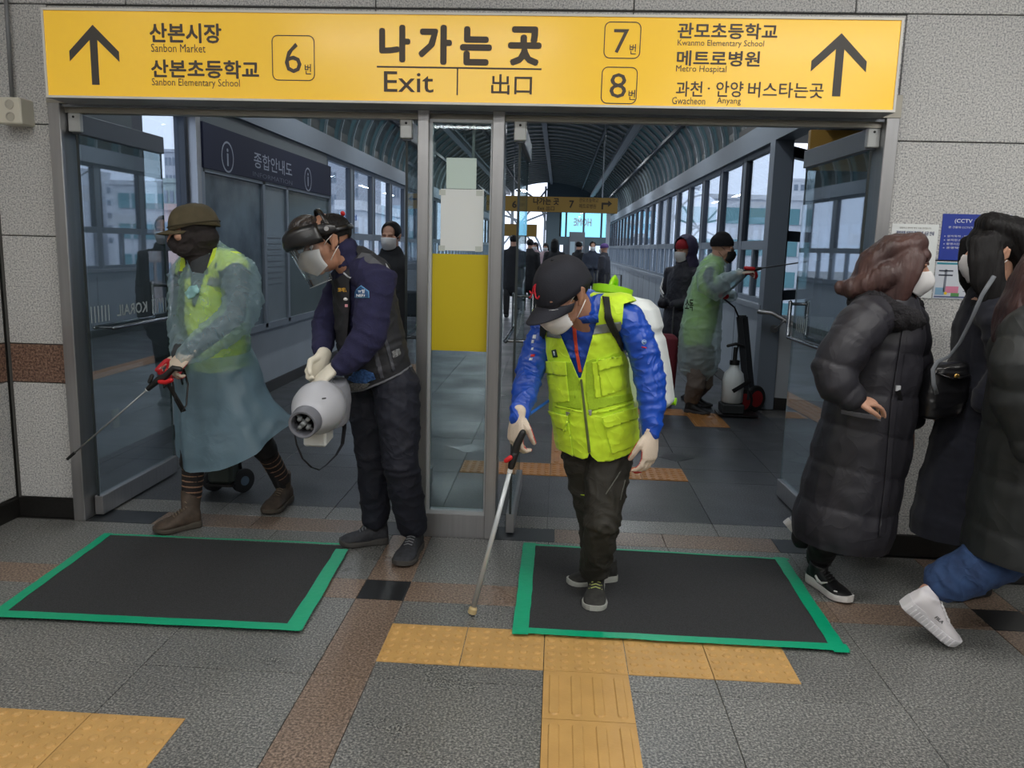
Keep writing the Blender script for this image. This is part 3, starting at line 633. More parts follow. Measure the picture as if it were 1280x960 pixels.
# ---------------- map board ----------------
kb = thing('map_board', (XL+.05, 4.0, .66), 'large framed area map board with a navy header on the left tunnel wall', 'map board')
KX = XL+.05; y0, y1 = 2.26, 5.78
boxo('back_panel', (XL, y0, .64), (KX-.012, y1, 2.36), M_WFRAMED, kb)
boxo('header_panel', (KX-.012, y0, 2.01), (KX+.03, y1, 2.35), mat('navy_header', (26, 32, 60), rough=.75), kb)
ya = px_x(329, 300, KX).y; yb = px_x(358, 300, KX).y
MP = [mat('map_sheet', (112, 128, 138), rough=.25, c2=(58, 72, 82), vscale=2.2, detail=5, stretch=(1, 1, 1)), mat('list_sheet', (128, 140, 148), rough=.25, var=.04, vscale=4), mat('blank_sheet', (92, 106, 108), rough=.2, var=.08, vscale=1.5)]
for (p, q), m_ in zip(((y0, ya), (ya, yb), (yb, y1)), MP):
    s_ = boxo('sheet', (KX-.012, p+.03, .70), (KX-.002, q-.03, 1.98), m_, kb)
fr = MB()
for yy in (y0, ya, yb, y1): fr.box((KX-.012, yy-.03, .66), (KX+.02, yy+.03, 2.01))
fr.box((KX-.012, y0, .64), (KX+.02, y1, .70)).box((KX-.012, y0, 1.98), (KX+.02, y1, 2.01)); fr.build('board_frame', M_WFRAME, kb)
ML = mat('header_letter', (150, 158, 176), rough=.5)
def side_text(body, u0, v0, u1, v1, X, m, parent, bold=.0):
    a_ = px_x(u0, v0, X); b_ = px_x(u1, v0, X); h_ = px_x(u0, v0, X).z-px_x(u0, v1, X).z
    zc = (px_x(u0, v0, X).z+px_x(u0, v1, X).z)/2
    return text('header_lettering', body, (X, a_.y, zc-h_/2), b_.y-a_.y, h_, m, parent, ux=(0, 1, 0), bold=bold, depth=.001)
X_ = KX+.0305
side_text('종합안내도', 317, 189, 364.5, 209, X_, ML, kb, .01)
side_text('INFORMATION', 316, 214, 365, 220, X_, mat('header_dim', (80, 88, 108), rough=.5), kb)
for u, v in ((284.5, 196.5), (385, 224.5)):
    c_ = px_x(u, v, X_); R_ = .125
    mb = MB(); L = 28
    vs = [(X_+.001, c_.y+r*math.cos(2*PI*i/L), c_.z+r*math.sin(2*PI*i/L)) for r in (R_, R_-.016) for i in range(L)]
    mb.add(vs, [(i, (i+1) % L, L+(i+1) % L, L+i) for i in range(L)]).build('info_ring', ML, kb)
    text('info_letter', 'i', (X_, c_.y-.018, c_.z-.07), .036, .14, ML, kb, ux=(0, 1, 0), bold=.02, depth=.001)
for k in range(9): # printed lines on the list sheet
    zz = 1.05+.055*k; boxo('printed_line', (KX-.002, ya+.12, zz), (KX-.0012, yb-.16, zz+.012), mat('print_grey', (92, 102, 112), rough=.6), kb)
# ---------------- barrel roof ----------------
RCX, RA, RH = (XR+XL)/2, (XR-XL)/2+.06, 1.68
def arc(t, dr=0.0): a_ = PI*t; return (RCX-(RA+dr)*math.cos(a_), ZT+.2+(RH-.2+dr)*math.sin(a_))
roof = thing('ceiling_tunnel', (RCX, .2, ZT+.2), 'dark barrel-vaulted footbridge roof with thin pale ribs', 'roof', kind='structure')
NA = 28
def shell(ya_, yb_, m, name, t0=0, t1=1, dr=0, th=.02, n=NA):
    vs = []; fs = []
    for i in range(n+1):
        t = t0+(t1-t0)*i/n
        for y in (ya_, yb_):
            for d_ in (dr, dr+th): x, z = arc(t, d_); vs.append((x, y, z))
    for i in range(n):
        k = 4*i; fs += [(k, k+4, k+6, k+2), (k+1, k+3, k+7, k+5), (k, k+1, k+5, k+4), (k+2, k+6, k+7, k+3)]
    return mesh_obj(name, vs, fs, m, roof, smooth=False)
step = .64; nb = int((YE-.2)/step)+1
for k in range(nb):
    y = .2+step*k; ye = min(y+step, YE)
    if y >= YE: break
    if y < 14:
        shell(y+.02, y+.46, M_ROOF2, 'roof_panel')
        shell(y+.46, ye+.02, M_TEALG, 'translucent_strip', 0, .26, n=8); shell(y+.46, ye+.02, M_TEALG, 'translucent_strip', .74, 1, n=8)
        shell(y+.46, ye+.02, M_ROOF2, 'roof_panel', .26, .74, n=14)
    else: shell(y+.02, ye+.02, M_ROOF2, 'roof_panel')
    shell(y-.008, y+.014, M_RIB, 'roof_rib', dr=-.035, th=.033)
for t_, w_, n_ in ((.5, .11, 'ridge_beam'), (.32, .05, 'purlin'), (.14, .05, 'purlin'), (.68, .05, 'purlin'), (.86, .05, 'purlin')):
    x, z = arc(t_, -.07); MB().box((x-w_/2, .2, z-.03), (x+w_/2, YE, z+.03)).build(n_, M_WFRAME if n_ == 'ridge_beam' else M_WFRAMED, roof)
for X in (1.22, -1.95):
    z = 3.45; lt = thing('lamp_trunking', (X, 14, z), 'long pale lamp trunking under the %s side of the barrel roof' % ('right' if X > 0 else 'left'), 'lamp trunking')
    boxo('trunk', (X-.06, .3, z-.03), (X+.06, 28, z+.04), M_ALU, lt); MB().tube([(X+.11, .3, z+.03), (X+.11, 28, z+.03)], .018, n=8).build('cable_pipe', M_ALU, lt)
    for k in range(9):
        yy = 1.5+3*k; MB().bar((X, yy, z+.04), (X+(.06 if X > 0 else -.06), yy, z+.4), .02, .02).build('hanger', M_ALU, lt)
# gable over the doors, seen from inside only
gb = MB(); vs = []
for i in range(NA+1):
    x, z = arc(i/NA, .02); vs += [(x, .16, z), (x, .16, 2.0 if x < -2.5 or x > 1.7 else 2.2)]
# ---------------- right-hand landing with windows and handrail ----------------
lw = thing('wall_landing', (2.4, 3.85, 0), 'white low wall panel with the handrail right of the hand truck', 'wall', kind='structure')
A = Vector((XR, 3.9, 0)); B = Vector((2.62, 3.72, 0)); nrm = Vector((0, 1, 0))
def vwall(name, p, q, z0, z1, th, m, parent):
    d_ = (q-p).normalized(); r = Vector((-d_.y, d_.x, 0))*th
    vs = [p+Vector((0,0,z0)), q+Vector((0,0,z0)), q+r+Vector((0,0,z0)), p+r+Vector((0,0,z0)), p+Vector((0,0,z1)), q+Vector((0,0,z1)), q+r+Vector((0,0,z1)), p+r+Vector((0,0,z1))]
    return MB().add(vs, [(0,3,2,1),(4,5,6,7),(0,1,5,4),(1,2,6,5),(2,3,7,6),(3,0,4,7)]).build(name, m, parent)
vwall('white_panel', A, B, .11, .90, .1, mat('white_panel', (176, 182, 188), rough=.45), lw); vwall('black_skirting', A, B, 0, .11, .08, M_BASEB, lw)
C1 = Vector((XR+.14, 4.1, 0)); D1 = Vector((3.35, 5.6, 0))
w1 = thing('window_%d' % (NW[0]+1), tuple(C1), 'tall framed window above the white wall panel, facing the stairs', 'window', kind='structure')
def seg(s0, s1): return C1.lerp(D1, s0), C1.lerp(D1, s1)
for s0, s1, z0, z1, m_, n_ in ((0, .03, .8, ZT, M_WFRAME, 'window_frame'), (.03, .06, .8, ZT, M_WFRAMED, 'window_frame'), (.50, .56, .0, ZT, M_WFRAMED, 'window_frame'), (.06, .50, 2.40, ZT, M_WFRAMED, 'window_frame'), (.06, .50, 1.60, 1.70, M_WFRAME, 'window_frame'), (.06, .50, 1.02, 1.12, M_WFRAME, 'window_frame'), (.06, .50, .72, .78, M_WFRAME, 'window_frame'), (.06, .11, .8, ZT, M_WFRAME, 'window_frame'), (.56, 1, .0, ZT, mat('landing_wall', (84, 96, 106), rough=.5), 'solid_panel'), (0, .50, 0, .72, M_TWALL, 'solid_panel')):
    p, q = seg(s0, s1); vwall(n_, p, q, z0, z1, .08, m_, w1)
for z0, z1 in ((1.70, 2.40), (1.12, 1.60), (.78, 1.02)): p, q = seg(.11, .50); vwall('glass_pane', p+Vector((0, .03, 0)), q+Vector((0, .03, 0)), z0, z1, .006, M_GLASS, w1)
tag(boxo('trim_10', (XR-.03, 3.82, 0), (XR+.14, 4.0, ZT), M_WFRAME), 'pale painted corner post beside the person spraying', 'post', kind='structure')
w_s = boxo('wall_landing_right', (2.9, .16, 0), (3.0, 5.2, ZT+.2), mat('landing_wall2', (64, 74, 82), rough=.35)); tag(w_s, 'dark side wall behind the open right glass door', 'wall', kind='structure')
tag(boxo('ceiling_landing', (XR, .16, ZT+.2), (3.0, 5.6, ZT+.3), mat('landing_ceiling', (60, 58, 54), rough=.6)), 'dark flat ceiling over the stair landing', 'ceiling', kind='structure')
bs = boxo('hanging_sign', (1.95, 2.6, 2.12), (2.9, 2.66, 2.42), mat('old_sign_yellow', (150, 116, 52), rough=.5)); tag(bs, 'brown unlit hanging sign above the stair landing', 'sign')
hr = thing('handrail', (2.1, 3.7, .8), 'steel handrail with a bent end on the white wall panel', 'handrail')
hp = [at(941, 389.5, 3.66), at(965, 391, 3.66), at(990, 405, 3.62), at(1030, 432, 3.5)]
MB().tube([at(949, 390, 3.70), hp[1], hp[2], hp[3]], .021, n=14, rnd=True).build('rail', M_STEEL, hr, smooth=True)
wp = at(968, 411, 3.78); MB().tube([at(980, 400, 3.62), at(974, 408, 3.68), wp], .010, n=8).build('bracket', M_STEEL, hr, smooth=True)
MB().tube([wp+Vector((0, -.006, 0)), wp+Vector((0, .03, 0))], .036, n=16).build('bracket_plate', M_STEEL, hr)
# ---------------- hanging exit signs ----------------
M_OSIGN = mat('hanging_sign_yellow', (168, 132, 60), rough=.5)
def hang(x0, x1, z0, z1, Y, lab, texts):
    t = thing('hanging_sign', ((x0+x1)/2, Y, z0), lab, 'sign')
    boxo('sign_body', (x0, Y, z0), (x1, Y+.12, z1), M_OSIGN, t)
    for x in (x0+.25, x1-.25): MB().tube([(x, Y+.06, z1), (x, Y+.06, ZT+.2+(RH-.2)*math.sqrt(max(0, 1-((x-RCX)/RA)**2)))], .012, n=8).build('hanger_rod', M_ALU, t)
    for (b_, u0, v0, u1, v1, bo) in texts: st('lettering', b_, u0, v0, u1, v1, bo, mat('dark_ink', (58, 46, 30), rough=.5), Y-.001, t, .002)
    return t
hs = hang(-1.17, .98, 2.055, 2.30, 9.7, 'ochre hanging exit sign with a bent arrow across the near tunnel', [('나가는 곳', 666.5, 247, 699, 256, .03), ('Exit 出口', 672, 257.5, 693, 263, .01), ('7', 711.5, 250.5, 717.5, 260, .03), ('관모초등학교', 724, 247.5, 748, 253, .0), ('메트로병원', 724, 255, 745, 260.5, .0), ('6', 640, 251, 646, 260, .03), ('산본시장', 608, 250, 626, 256, .01)])
l, z, w, h = onsign(752, 250, 765, 262, 9.7)
poly_prism('bent_arrow', [(w*a_, h*b_) for a_, b_ in ((0, 0), (.16, 0), (.16, .5), (.62, .5), (.62, .28), (1, .62), (.62, .96), (.62, .72), (0, .72))], (l, 9.699, z), (1, 0, 0), (0, 0, 1), .003, mat('dark_ink', (58, 46, 30), rough=.5), hs)
hang(-1.22, -.45, 1.70, 1.96, 14, 'small ochre hanging sign deeper in the tunnel', [])
# ---------------- far end of the bridge ----------------
we = thing('wall_end', (0, YE, 0), 'far end of the footbridge with glazing and the lift front', 'wall', kind='structure')
def P2(u, v, Y=YE): return at(u, v, Y)
def pbox(name, u0, v0, u1, v1, m, Y0, th=.1, parent=None, z0=None):
    a_ = at(u0, v1, Y0); b_ = at(u1, v0, Y0); return boxo(name, (a_.x, Y0, a_.z if z0 is None else z0), (b_.x, Y0+th, b_.z), m, parent or we)
M_ENDW = mat('end_wall_grey', (86, 102, 110), rough=.5)
M_LIT = mat('bright_end_glass', (120, 190, 205), rough=.3, emit=0)
xa = at(682, 300, YE).x; xb = XR+.1; x3 = at(700, 300, YE).x; x4 = at(758, 300, YE).x; x5 = at(692, 300, YE).x
zt0 = at(720, 296, YE).z; zt1 = at(720, 262, YE).z; x6 = at(704, 300, YE).x; x7 = at(737, 300, YE).x; x8 = at(751, 300, YE).x
e_ = MB()
e_.box((xa, YE, 0), (x3, YE+.2, 4.6)).box((x4, YE, 0), (xb, YE+.2, 4.6)).box((x3, YE, zt1), (x4, YE+.2, 4.6)).box((x3, YE, zt0-.35), (x4, YE+.2, zt0))
e_.build('end_cladding', M_ENDW, we)
boxo('lift_front', (x6, YE-.02, 0), (x7, YE+.2, zt0-.35), mat('lift_surround', (92, 100, 108), rough=.4, metal=.3), we)
ld = boxo('lift_door', (x6+.25, YE-.06, 0), (x7-.2, YE-.02, 2.15), mat('lift_door', (118, 122, 128), rough=.35, metal=.4), we)
for q in (.22, .72):
    xx = x6+.25+(x7-x6-.45)*q; boxo('door_glass', (xx-.1, YE-.065, .5), (xx+.1, YE-.06, 1.75), mat('door_light', (176, 196, 206), rough=.3), ld)
for a_, b_ in ((x3, x6), (x7, x4)): boxo('lower_glazing', (a_+.05, YE+.05, .2), (b_-.05, YE+.07, zt0-.35), M_GLASS, we)
boxo('upper_glazing', (x3, YE+.05, zt0), (x4, YE+.07, zt1), glassm('teal_glass', (.55, .85, .92, 1), .5), we)
for q in (0, .12, .5, .88, 1): xx = x3+(x4-x3)*q; boxo('glazing_bar', (xx-.04, YE, zt0), (xx+.04, YE+.1, zt1), M_WFRAMED, we)
text('mirrored_lettering', 'HOME', (x3+.55, YE+.045, zt0+.45), x4-x3-1.2, .32, mat('mirrored_vinyl', (220, 235, 240), rough=.5), we, mirror=True, bold=.02)
# white lattice of the open side, bright daylight behind
la = thing('lattice_screen', (-1.6, YE, 0), 'white curved lattice glazing at the left of the tunnel end', 'screen', kind='structure')
M_WL = mat('lattice_white', (150, 158, 168), rough=.5)
x0_, x1_ = XL, xa
lb = MB()
for x in (x0_, x0_+.75, x1_-.06): lb.box((x-.04, YE, 0), (x+.04, YE+.08, 4.0))
lb.build('upright', M_WL, la)
for (p, q) in (((x0_, 1.0), (x1_, 3.9)), ((x0_, 3.6), (x1_, 1.0)), ((x0_, .4), (x0_+1.2, 2.0)), ((x0_, 2.0), (x1_, 2.9))): MB().bar((p[0], YE+.04, p[1]), (q[0], YE+.04, q[1]), .07, .07).build('diagonal', M_WL, la)
MB().tube([(x0_+2.1*math.sin(a_), YE+.02, .9+1.9*math.cos(a_)) for a_ in [PI*.5*k/14 for k in range(15)]], .04, n=8).build('curved_tube', M_WL, la, smooth=True)
MB().tube([(x0_+.9+1.3*math.sin(a_), YE+.02, 2.2+1.6*math.cos(a_)) for a_ in [PI*.5*k/14 for k in range(15)]], .04, n=8).build('curved_tube', M_WL, la, smooth=True)
tag(boxo('trim_11', (XR-.16, 28.6, 0), (XR-.02, 28.75, 3.0), mat('post_white', (190, 198, 206), rough=.5)), 'pale upright post near the far end of the right tunnel wall', 'post', kind='structure')
# ================= outside =================
tag(boxo('ground', (-300, 8, -7.2), (300, 420, -7), mat('outdoor_ground', (140, 144, 150), rough=.9)), 'street level far below the footbridge', 'ground', kind='structure')
def building(name, x0, x1, y0, y1, zt, mw, lab, floors=0, cols_=0, face='front', mwin=None, zb=-7, fh=3.0, wr_=.5, band=False):
    t = thing(name, ((x0+x1)/2, (y0+y1)/2, zb), lab, 'building')
    boxo('walls', (x0, y0, zb), (x1, y1, zt), mw, t)
    boxo('roof_parapet', (x0-.2, y0-.2, zt), (x1+.2, y1+.2, zt+.5), mw, t)
    mwin = mwin or mat('far_window', (120, 132, 148), rough=.3)
    n = 0
    for i in range(floors):
        z1 = zt-.9-fh*i
        if z1-fh*.45 < zb: break
        if band:
            boxo('window_band', (x0+.6, y0-.12, z1-fh*wr_), (x1-.6, y0, z1), mwin, t)
            for k in range(cols_): xx = x0+.6+(x1-x0-1.2)*(k+.5)/cols_; boxo('mullion', (xx-.1, y0-.2, z1-fh*wr_), (xx+.1, y0-.12, z1), mw, t)
        else:
            for k in range(cols_):
                cw = (x1-x0)/cols_; xx = x0+cw*(k+.5)
                if n < 290: boxo('window', (xx-cw*.3, y0-.1, z1-fh*.45), (xx+cw*.3, y0, z1), mwin, t)
                n += 1
    return t
MW1 = mat('tower_pale', (168, 174, 186), rough=.8); MW2 = mat('tower_white', (208, 212, 220), rough=.8); MW3 = mat('pink_block', (182, 160, 158), rough=.8); MTE = mat('teal_windows', (92, 138, 146), rough=.25)
building('office_building', 12, 46, 88, 100, 7.2, mat('office_white', (196, 200, 208), rough=.7), 'long white office building with teal window bands seen through the right windows', 5, 11, mwin=MTE, fh=3.4, wr_=.5, band=True)
rb = random.Random(3)
for k in range(11):
    x = 16+k*10; h = rb.uniform(9, 21)
    building('apartment_tower', x, x+rb.uniform(5, 7.5), 195+rb.uniform(0, 12), 214, h, MW2, 'pale apartment block, %s from the left on the skyline above the white office building' % ords[k], 5, 4, fh=3.2)
def bpx(name, u0, u1, vt, Y, m, lab, fl, cl, fh=3.0, dep=10, **k):
    return building(name, at(u0, vt, Y).x, at(u1, vt, Y).x, Y, Y+dep, at(u0, vt, Y).z, m, lab, fl, cl, fh=fh, **k)
bpx('apartment_tower', 218, 231, 120, 150, MW2, 'slender white tower seen past the open left glass door', 30, 3, 3.0)
bpx('apartment_tower', 205, 219, 190, 140, MW1, 'lower grey block in front of the slender tower by the left door', 14, 3, 3.0)
bpx('apartment_tower', 196, 240, 228, 90, mat('green_grey_block', (150, 166, 168), rough=.8), 'low green-grey block seen through the left door window', 6, 6, 3.0)
bpx('shop_building', 180, 236, 262, 60, MW3, 'pinkish low building at the bottom of the left door window', 3, 5, 3.2)
bpx('apartment_tower', 403, 420, 150, 110, MW1, 'grey gridded tower at the first left tunnel window', 30, 4, 3.0)
bpx('apartment_tower', 426, 448, 205, 135, MW1, 'grey gridded tower at the second left tunnel window', 26, 5, 3.0)
bpx('apartment_tower', 455, 463, 215, 165, MW1, 'thin grey tower at the third left tunnel window', 26, 2, 3.0)
bpx('apartment_tower', 482, 500, 225, 106, MW1, 'grey block at the fourth left tunnel window', 20, 4, 3.0)
bpx('apartment_tower', 508, 522, 232, 150, MW1, 'grey block nearest the navy-vested person behind the left windows', 20, 4, 3.0)
sb = bpx('shop_building', 424, 449, 262, 40, MW2, 'white building with a lettered rooftop board outside the left windows', 2, 3, 3.0)
l, z, w, h = onsign(429, 268, 446, 275.5, 39.7); text('roof_lettering', '신협', (l, 39.7, z), w, h, mat('blue_ink', (50, 80, 140), rough=.6), sb, bold=.02)
bpx('shop_building', 458, 492, 280, 66, MW2, 'low white building with flat roof outside the third left window', 1, 4, 3.0)
wc = thing('power_line', (10, 30, 6), 'thin overhead cables crossing outside the right windows', 'cables')
for k in range(4):
    p = Vector((4, 14, 5.4-.5*k)); q = Vector((34, 40, -1.0-.6*k)); MB().tube([p, q], .02, n=5).build('cable', M_BLACK, wc)
# ================= people: tools =================
def fuse(mb, voxel, smooth=3, sf=.5):
    """union of closed pieces -> one continuous skin; returns (verts Nx3, faces)"""
    me = bpy.data.meshes.new('tmp'); me.from_pydata([tuple(v) for v in mb.v], [], mb.f)
    o = bpy.data.objects.new('tmp', me); COL.objects.link(o)
    bm = bmesh.new(); bm.from_mesh(me); bmesh.ops.recalc_face_normals(bm, faces=bm.faces); bm.to_mesh(me); bm.free()
    m = o.modifiers.new('r', 'REMESH'); m.mode = 'VOXEL'; m.voxel_size = voxel
    if smooth: s = o.modifiers.new('s', 'SMOOTH'); s.iterations = smooth; s.factor = sf
    dg = bpy.context.evaluated_depsgraph_get(); dg.update()
    em = bpy.data.meshes.new_from_object(o.evaluated_get(dg)); bpy.data.objects.remove(o); bpy.data.meshes.remove(me)
    n = len(em.vertices); V = np.empty(n*3); em.vertices.foreach_get('co', V); V = V.reshape(-1, 3)
    N = np.empty(n*3); em.vertices.foreach_get('normal', N); N = N.reshape(-1, 3)
    F = [tuple(p.vertices) for p in em.polygons]; bpy.data.meshes.remove(em)
    return V, N, F
def nearest_seg(V, segs):
    best = np.full(len(V), 1e9); S = np.zeros(len(V)); AX = np.zeros((len(V), 3)); T = np.zeros(len(V)); L = np.zeros(len(V))
    acc = 0
    for (a, b) in segs:
        a = np.array(a); b = np.array(b); d = b-a; ln = np.linalg.norm(d)+1e-9; t = np.clip(((V-a)@d)/ln**2, 0, 1)
        D = np.linalg.norm(V-(a+t[:, None]*d), axis=1); k = D < best
        best[k] = D[k]; S[k] = acc+t[k]*ln; T[k] = t[k]; L[k] = ln; AX[k] = d/ln; acc += ln
    return S, T, L, AX
def folds(V, N, segs, amp, freq=16, along=.5, seed=0, joint=.5):
    """cloth folds running round the limb, strongest near the joints"""
    S, T, L, AX = nearest_seg(V, segs)
    A = (V*AX).sum(1, keepdims=True)*AX; Cr = V-A
    Q = A*freq+Cr*freq*along
    w = 1-joint+joint*np.abs(2*T-1)**1.5
    out = np.empty(len(V)); nz = noise.noise
    for i, q in enumerate(Q):
        wx = nz((q[0]*.35+seed, q[1]*.35, q[2]*.35))*1.6
        v = nz((q[0]+seed+wx, q[1]+seed*.7+wx, q[2])); v2 = nz((q[0]*2.1+9, q[1]*2.1+seed+wx, q[2]*2.1))
        out[i] = max(0, 1-abs(3.2*v))**1.6*.8+max(0, 1-abs(3.*v2))**1.4*.35-.4
    return V+N*(out*w*amp)[:, None]
def quilt(V, N, axis_pts, pitch, amp, amp2=.004, seed=0):
    """down-coat channels across the body / limb axis"""
    segs = list(zip(axis_pts[:-1], axis_pts[1:])) if not isinstance(axis_pts[0], tuple) or isinstance(axis_pts[0], Vector) else axis_pts
    S, T, L, AX = nearest_seg(V, segs)
    out = np.empty(len(V)); nz = noise.noise
    for i in range(len(V)):
        v = V[i]; n1 = nz((v[0]*5+seed, v[1]*5, v[2]*5)); n2 = nz((v[0]*16+seed, v[1]*16, v[2]*16))
        ph = (S[i]/pitch+.12*n1) % 1.0
        out[i] = amp*(abs(math.sin(PI*ph))**.55-.6)+amp2*(n2*1.3+n1)
    return V+N*out[:, None]
def garment(name, parent, m, tubes=(), blobs=(), voxel=.008, smooth=3, amp=.006, freq=16, joint=.5, seed=0, along=.5, q=None, post=None, cutz=None, lofts=()):
    mb = MB(); segs = []
    for t in tubes:
        pts, rad = t[0], t[1]; lat = t[2] if len(t) > 2 else None
        mb.tube(pts, rad, n=18, lat=lat, rnd=True); segs += list(zip(pts[:-1], pts[1:]))
    for l_ in lofts: ring_loft(mb, *l_)
    for b in blobs: mb.blob(*b)
    V, N, F = fuse(mb, voxel, smooth)
    if q: V = quilt(V, N, q[0], q[1], q[2], seed=seed)
    elif amp: V = folds(V, N, segs or [((0, 0, 0), (0, 0, 1))], amp, freq, seed=seed, joint=joint, along=along)
    if post: V = post(V, N)
    o = mesh_obj(name, V, F, m, parent, smooth=True)
    if cutz: cut_mesh(o, cutz)
    return o
def ring_loft(mb, rings, n=28):
    """rings: (centre, U vector, W vector[, fn(angle)->scale])"""
    n0 = len(mb.v)
    for r in rings:
        c, U, Wv = Vector(r[0]), Vector(r[1]), Vector(r[2]); fn = r[3] if len(r) > 3 else (lambda a: 1)
        for j in range(n):
            a = 2*PI*j/n; k = fn(a); mb.v.append(c+U*(math.cos(a)*k)+Wv*(math.sin(a)*k))
    for i in range(len(rings)-1):
        for j in range(n):
            a = n0+i*n+j; b = n0+i*n+(j+1) % n; mb.f.append((a, b, b+n, a+n)); mb.m.append(mb.cur)
    mb.f.append(tuple(n0+j for j in range(n))[::-1]); mb.f.append(tuple(n0+(len(rings)-1)*n+j for j in range(n))); mb.m += [mb.cur]*2
    return mb
def cut_mesh(o, planes, world=True):
    """planes: list of (point, normal) in world; removes what lies on the normal's side"""
    og = ORG[o.name]; bm = bmesh.new(); bm.from_mesh(o.data)
    for co, no in planes:
        bmesh.ops.bisect_plane(bm, geom=bm.verts[:]+bm.edges[:]+bm.faces[:], plane_co=Vector(co)-og, plane_no=Vector(no), clear_outer=True)
    bm.to_mesh(o.data); bm.free(); o.data.update()
    o.data.polygons.foreach_set('use_smooth', [True]*len(o.data.polygons))
def _inpoly(x, y, P):
    c = False; n = len(P)
    for i in range(n):
        x0, y0 = P[i]; x1, y1 = P[(i+1) % n]
        if (y0 > y) != (y1 > y) and x < (x1-x0)*(y-y0)/(y1-y0)+x0: c = not c
    return c
def _frame(pts3, n):
    c = sum((Vector(p) for p in pts3), Vector())/len(pts3); n = Vector(n).normalized()
    u = n.cross(Vector((0, 0, 1)))
    if u.length < .1: u = n.cross(Vector((0, 1, 0)))
    u.normalize(); w = u.cross(n); return c, u, w, n
def region(o, poly, n, keep=True, mind=.05, depth=None):
    """bmesh (world coords) of o limited to / without the polygon seen along n"""
    og = ORG[o.name]; bm = bmesh.new(); bm.from_mesh(o.data)
    for v in bm.verts: v.co += og
    c, u, w, n = _frame(poly, n); P = [((Vector(p)-c).dot(u), (Vector(p)-c).dot(w)) for p in poly]
    mnx, mxx = min(p[0] for p in P)-.05, max(p[0] for p in P)+.05; mny, mxy = min(p[1] for p in P)-.05, max(p[1] for p in P)+.05
    if keep:
        bm.normal_update()
        dele = []
        for f in bm.faces:
            q = f.calc_center_median()-c; x, y, z = q.dot(u), q.dot(w), q.dot(n)
            if not (mnx < x < mxx and mny < y < mxy) or f.normal.dot(n) < mind or (depth and abs(z) > depth): dele.append(f)
        bmesh.ops.delete(bm, geom=dele, context='FACES')
    for i in range(len(P)):
        a, b = P[i], P[(i+1) % len(P)]; d = u*(b[0]-a[0])+w*(b[1]-a[1])
        if d.length < 1e-5: continue
        bmesh.ops.bisect_plane(bm, geom=bm.verts[:]+bm.edges[:]+bm.faces[:], plane_co=c+u*a[0]+w*a[1], plane_no=d.cross(n))
    bm.normal_update(); dele = []
    for f in bm.faces:
        q = f.calc_center_median()-c; ins = _inpoly(q.dot(u), q.dot(w), P) and f.normal.dot(n) > mind and (not depth or abs(q.dot(n)) < depth)
        if ins != keep: dele.append(f)
    bmesh.ops.delete(bm, geom=dele, context='FACES')
    return bm
def patch(o, name, poly, m, parent, off=.004, th=.003, n=None, mind=.05, depth=None, solid=True):
    """a piece of cloth, pocket or print lying on the surface of o"""
    c = sum((Vector(p) for p in poly), Vector())/len(poly); n = n or (CAMP-c)
    bm = region(o, poly, n, True, mind, depth); bm.normal_update()
    for v in bm.verts: v.co += v.normal*off
    vs = [tuple(v.co) for v in bm.verts]; bm.verts.index_update(); fs = [tuple(v.index for v in f.verts) for f in bm.faces]; bm.free()
    if not fs: print('EMPTY PATCH', name, [tuple(round(x, 2) for x in p) for p in poly]); return None
    r = mesh_obj(name, vs, fs, m, parent, smooth=True)
    if solid:
        s = r.modifiers.new('thick', 'SOLIDIFY'); s.thickness = th; s.offset = -1
    return r
def cutout(o, poly, n=None, mind=.0, depth=None):
    c = sum((Vector(p) for p in poly), Vector())/len(poly); n = n or (CAMP-c)
    bm = region(o, poly, n, False, mind, depth); og = ORG[o.name]
    for v in bm.verts: v.co -= og
    bm.to_mesh(o.data); bm.free(); o.data.update(); o.data.polygons.foreach_set('use_smooth', [True]*len(o.data.polygons))
def P_(pts, Y): return [at(u, v, Y) for u, v in pts]
class Frame:
    def __init__(s, c, f, up=(0, 0, 1), k=1.0, roll=0):
        s.c = Vector(c); s.f = Vector(f).normalized(); u = Vector(up); s.r = s.f.cross(u).normalized(); s.u = s.r.cross(s.f).normalized(); s.k = k
        if roll: q = Matrix.Rotation(roll, 3, s.f); s.r = q@s.r; s.u = q@s.u
    def p(s, x, y, z): return s.c+(s.r*x+s.f*y+s.u*z)*s.k
    @property
    def R(s): return Matrix((s.r, s.f, s.u)).transposed()
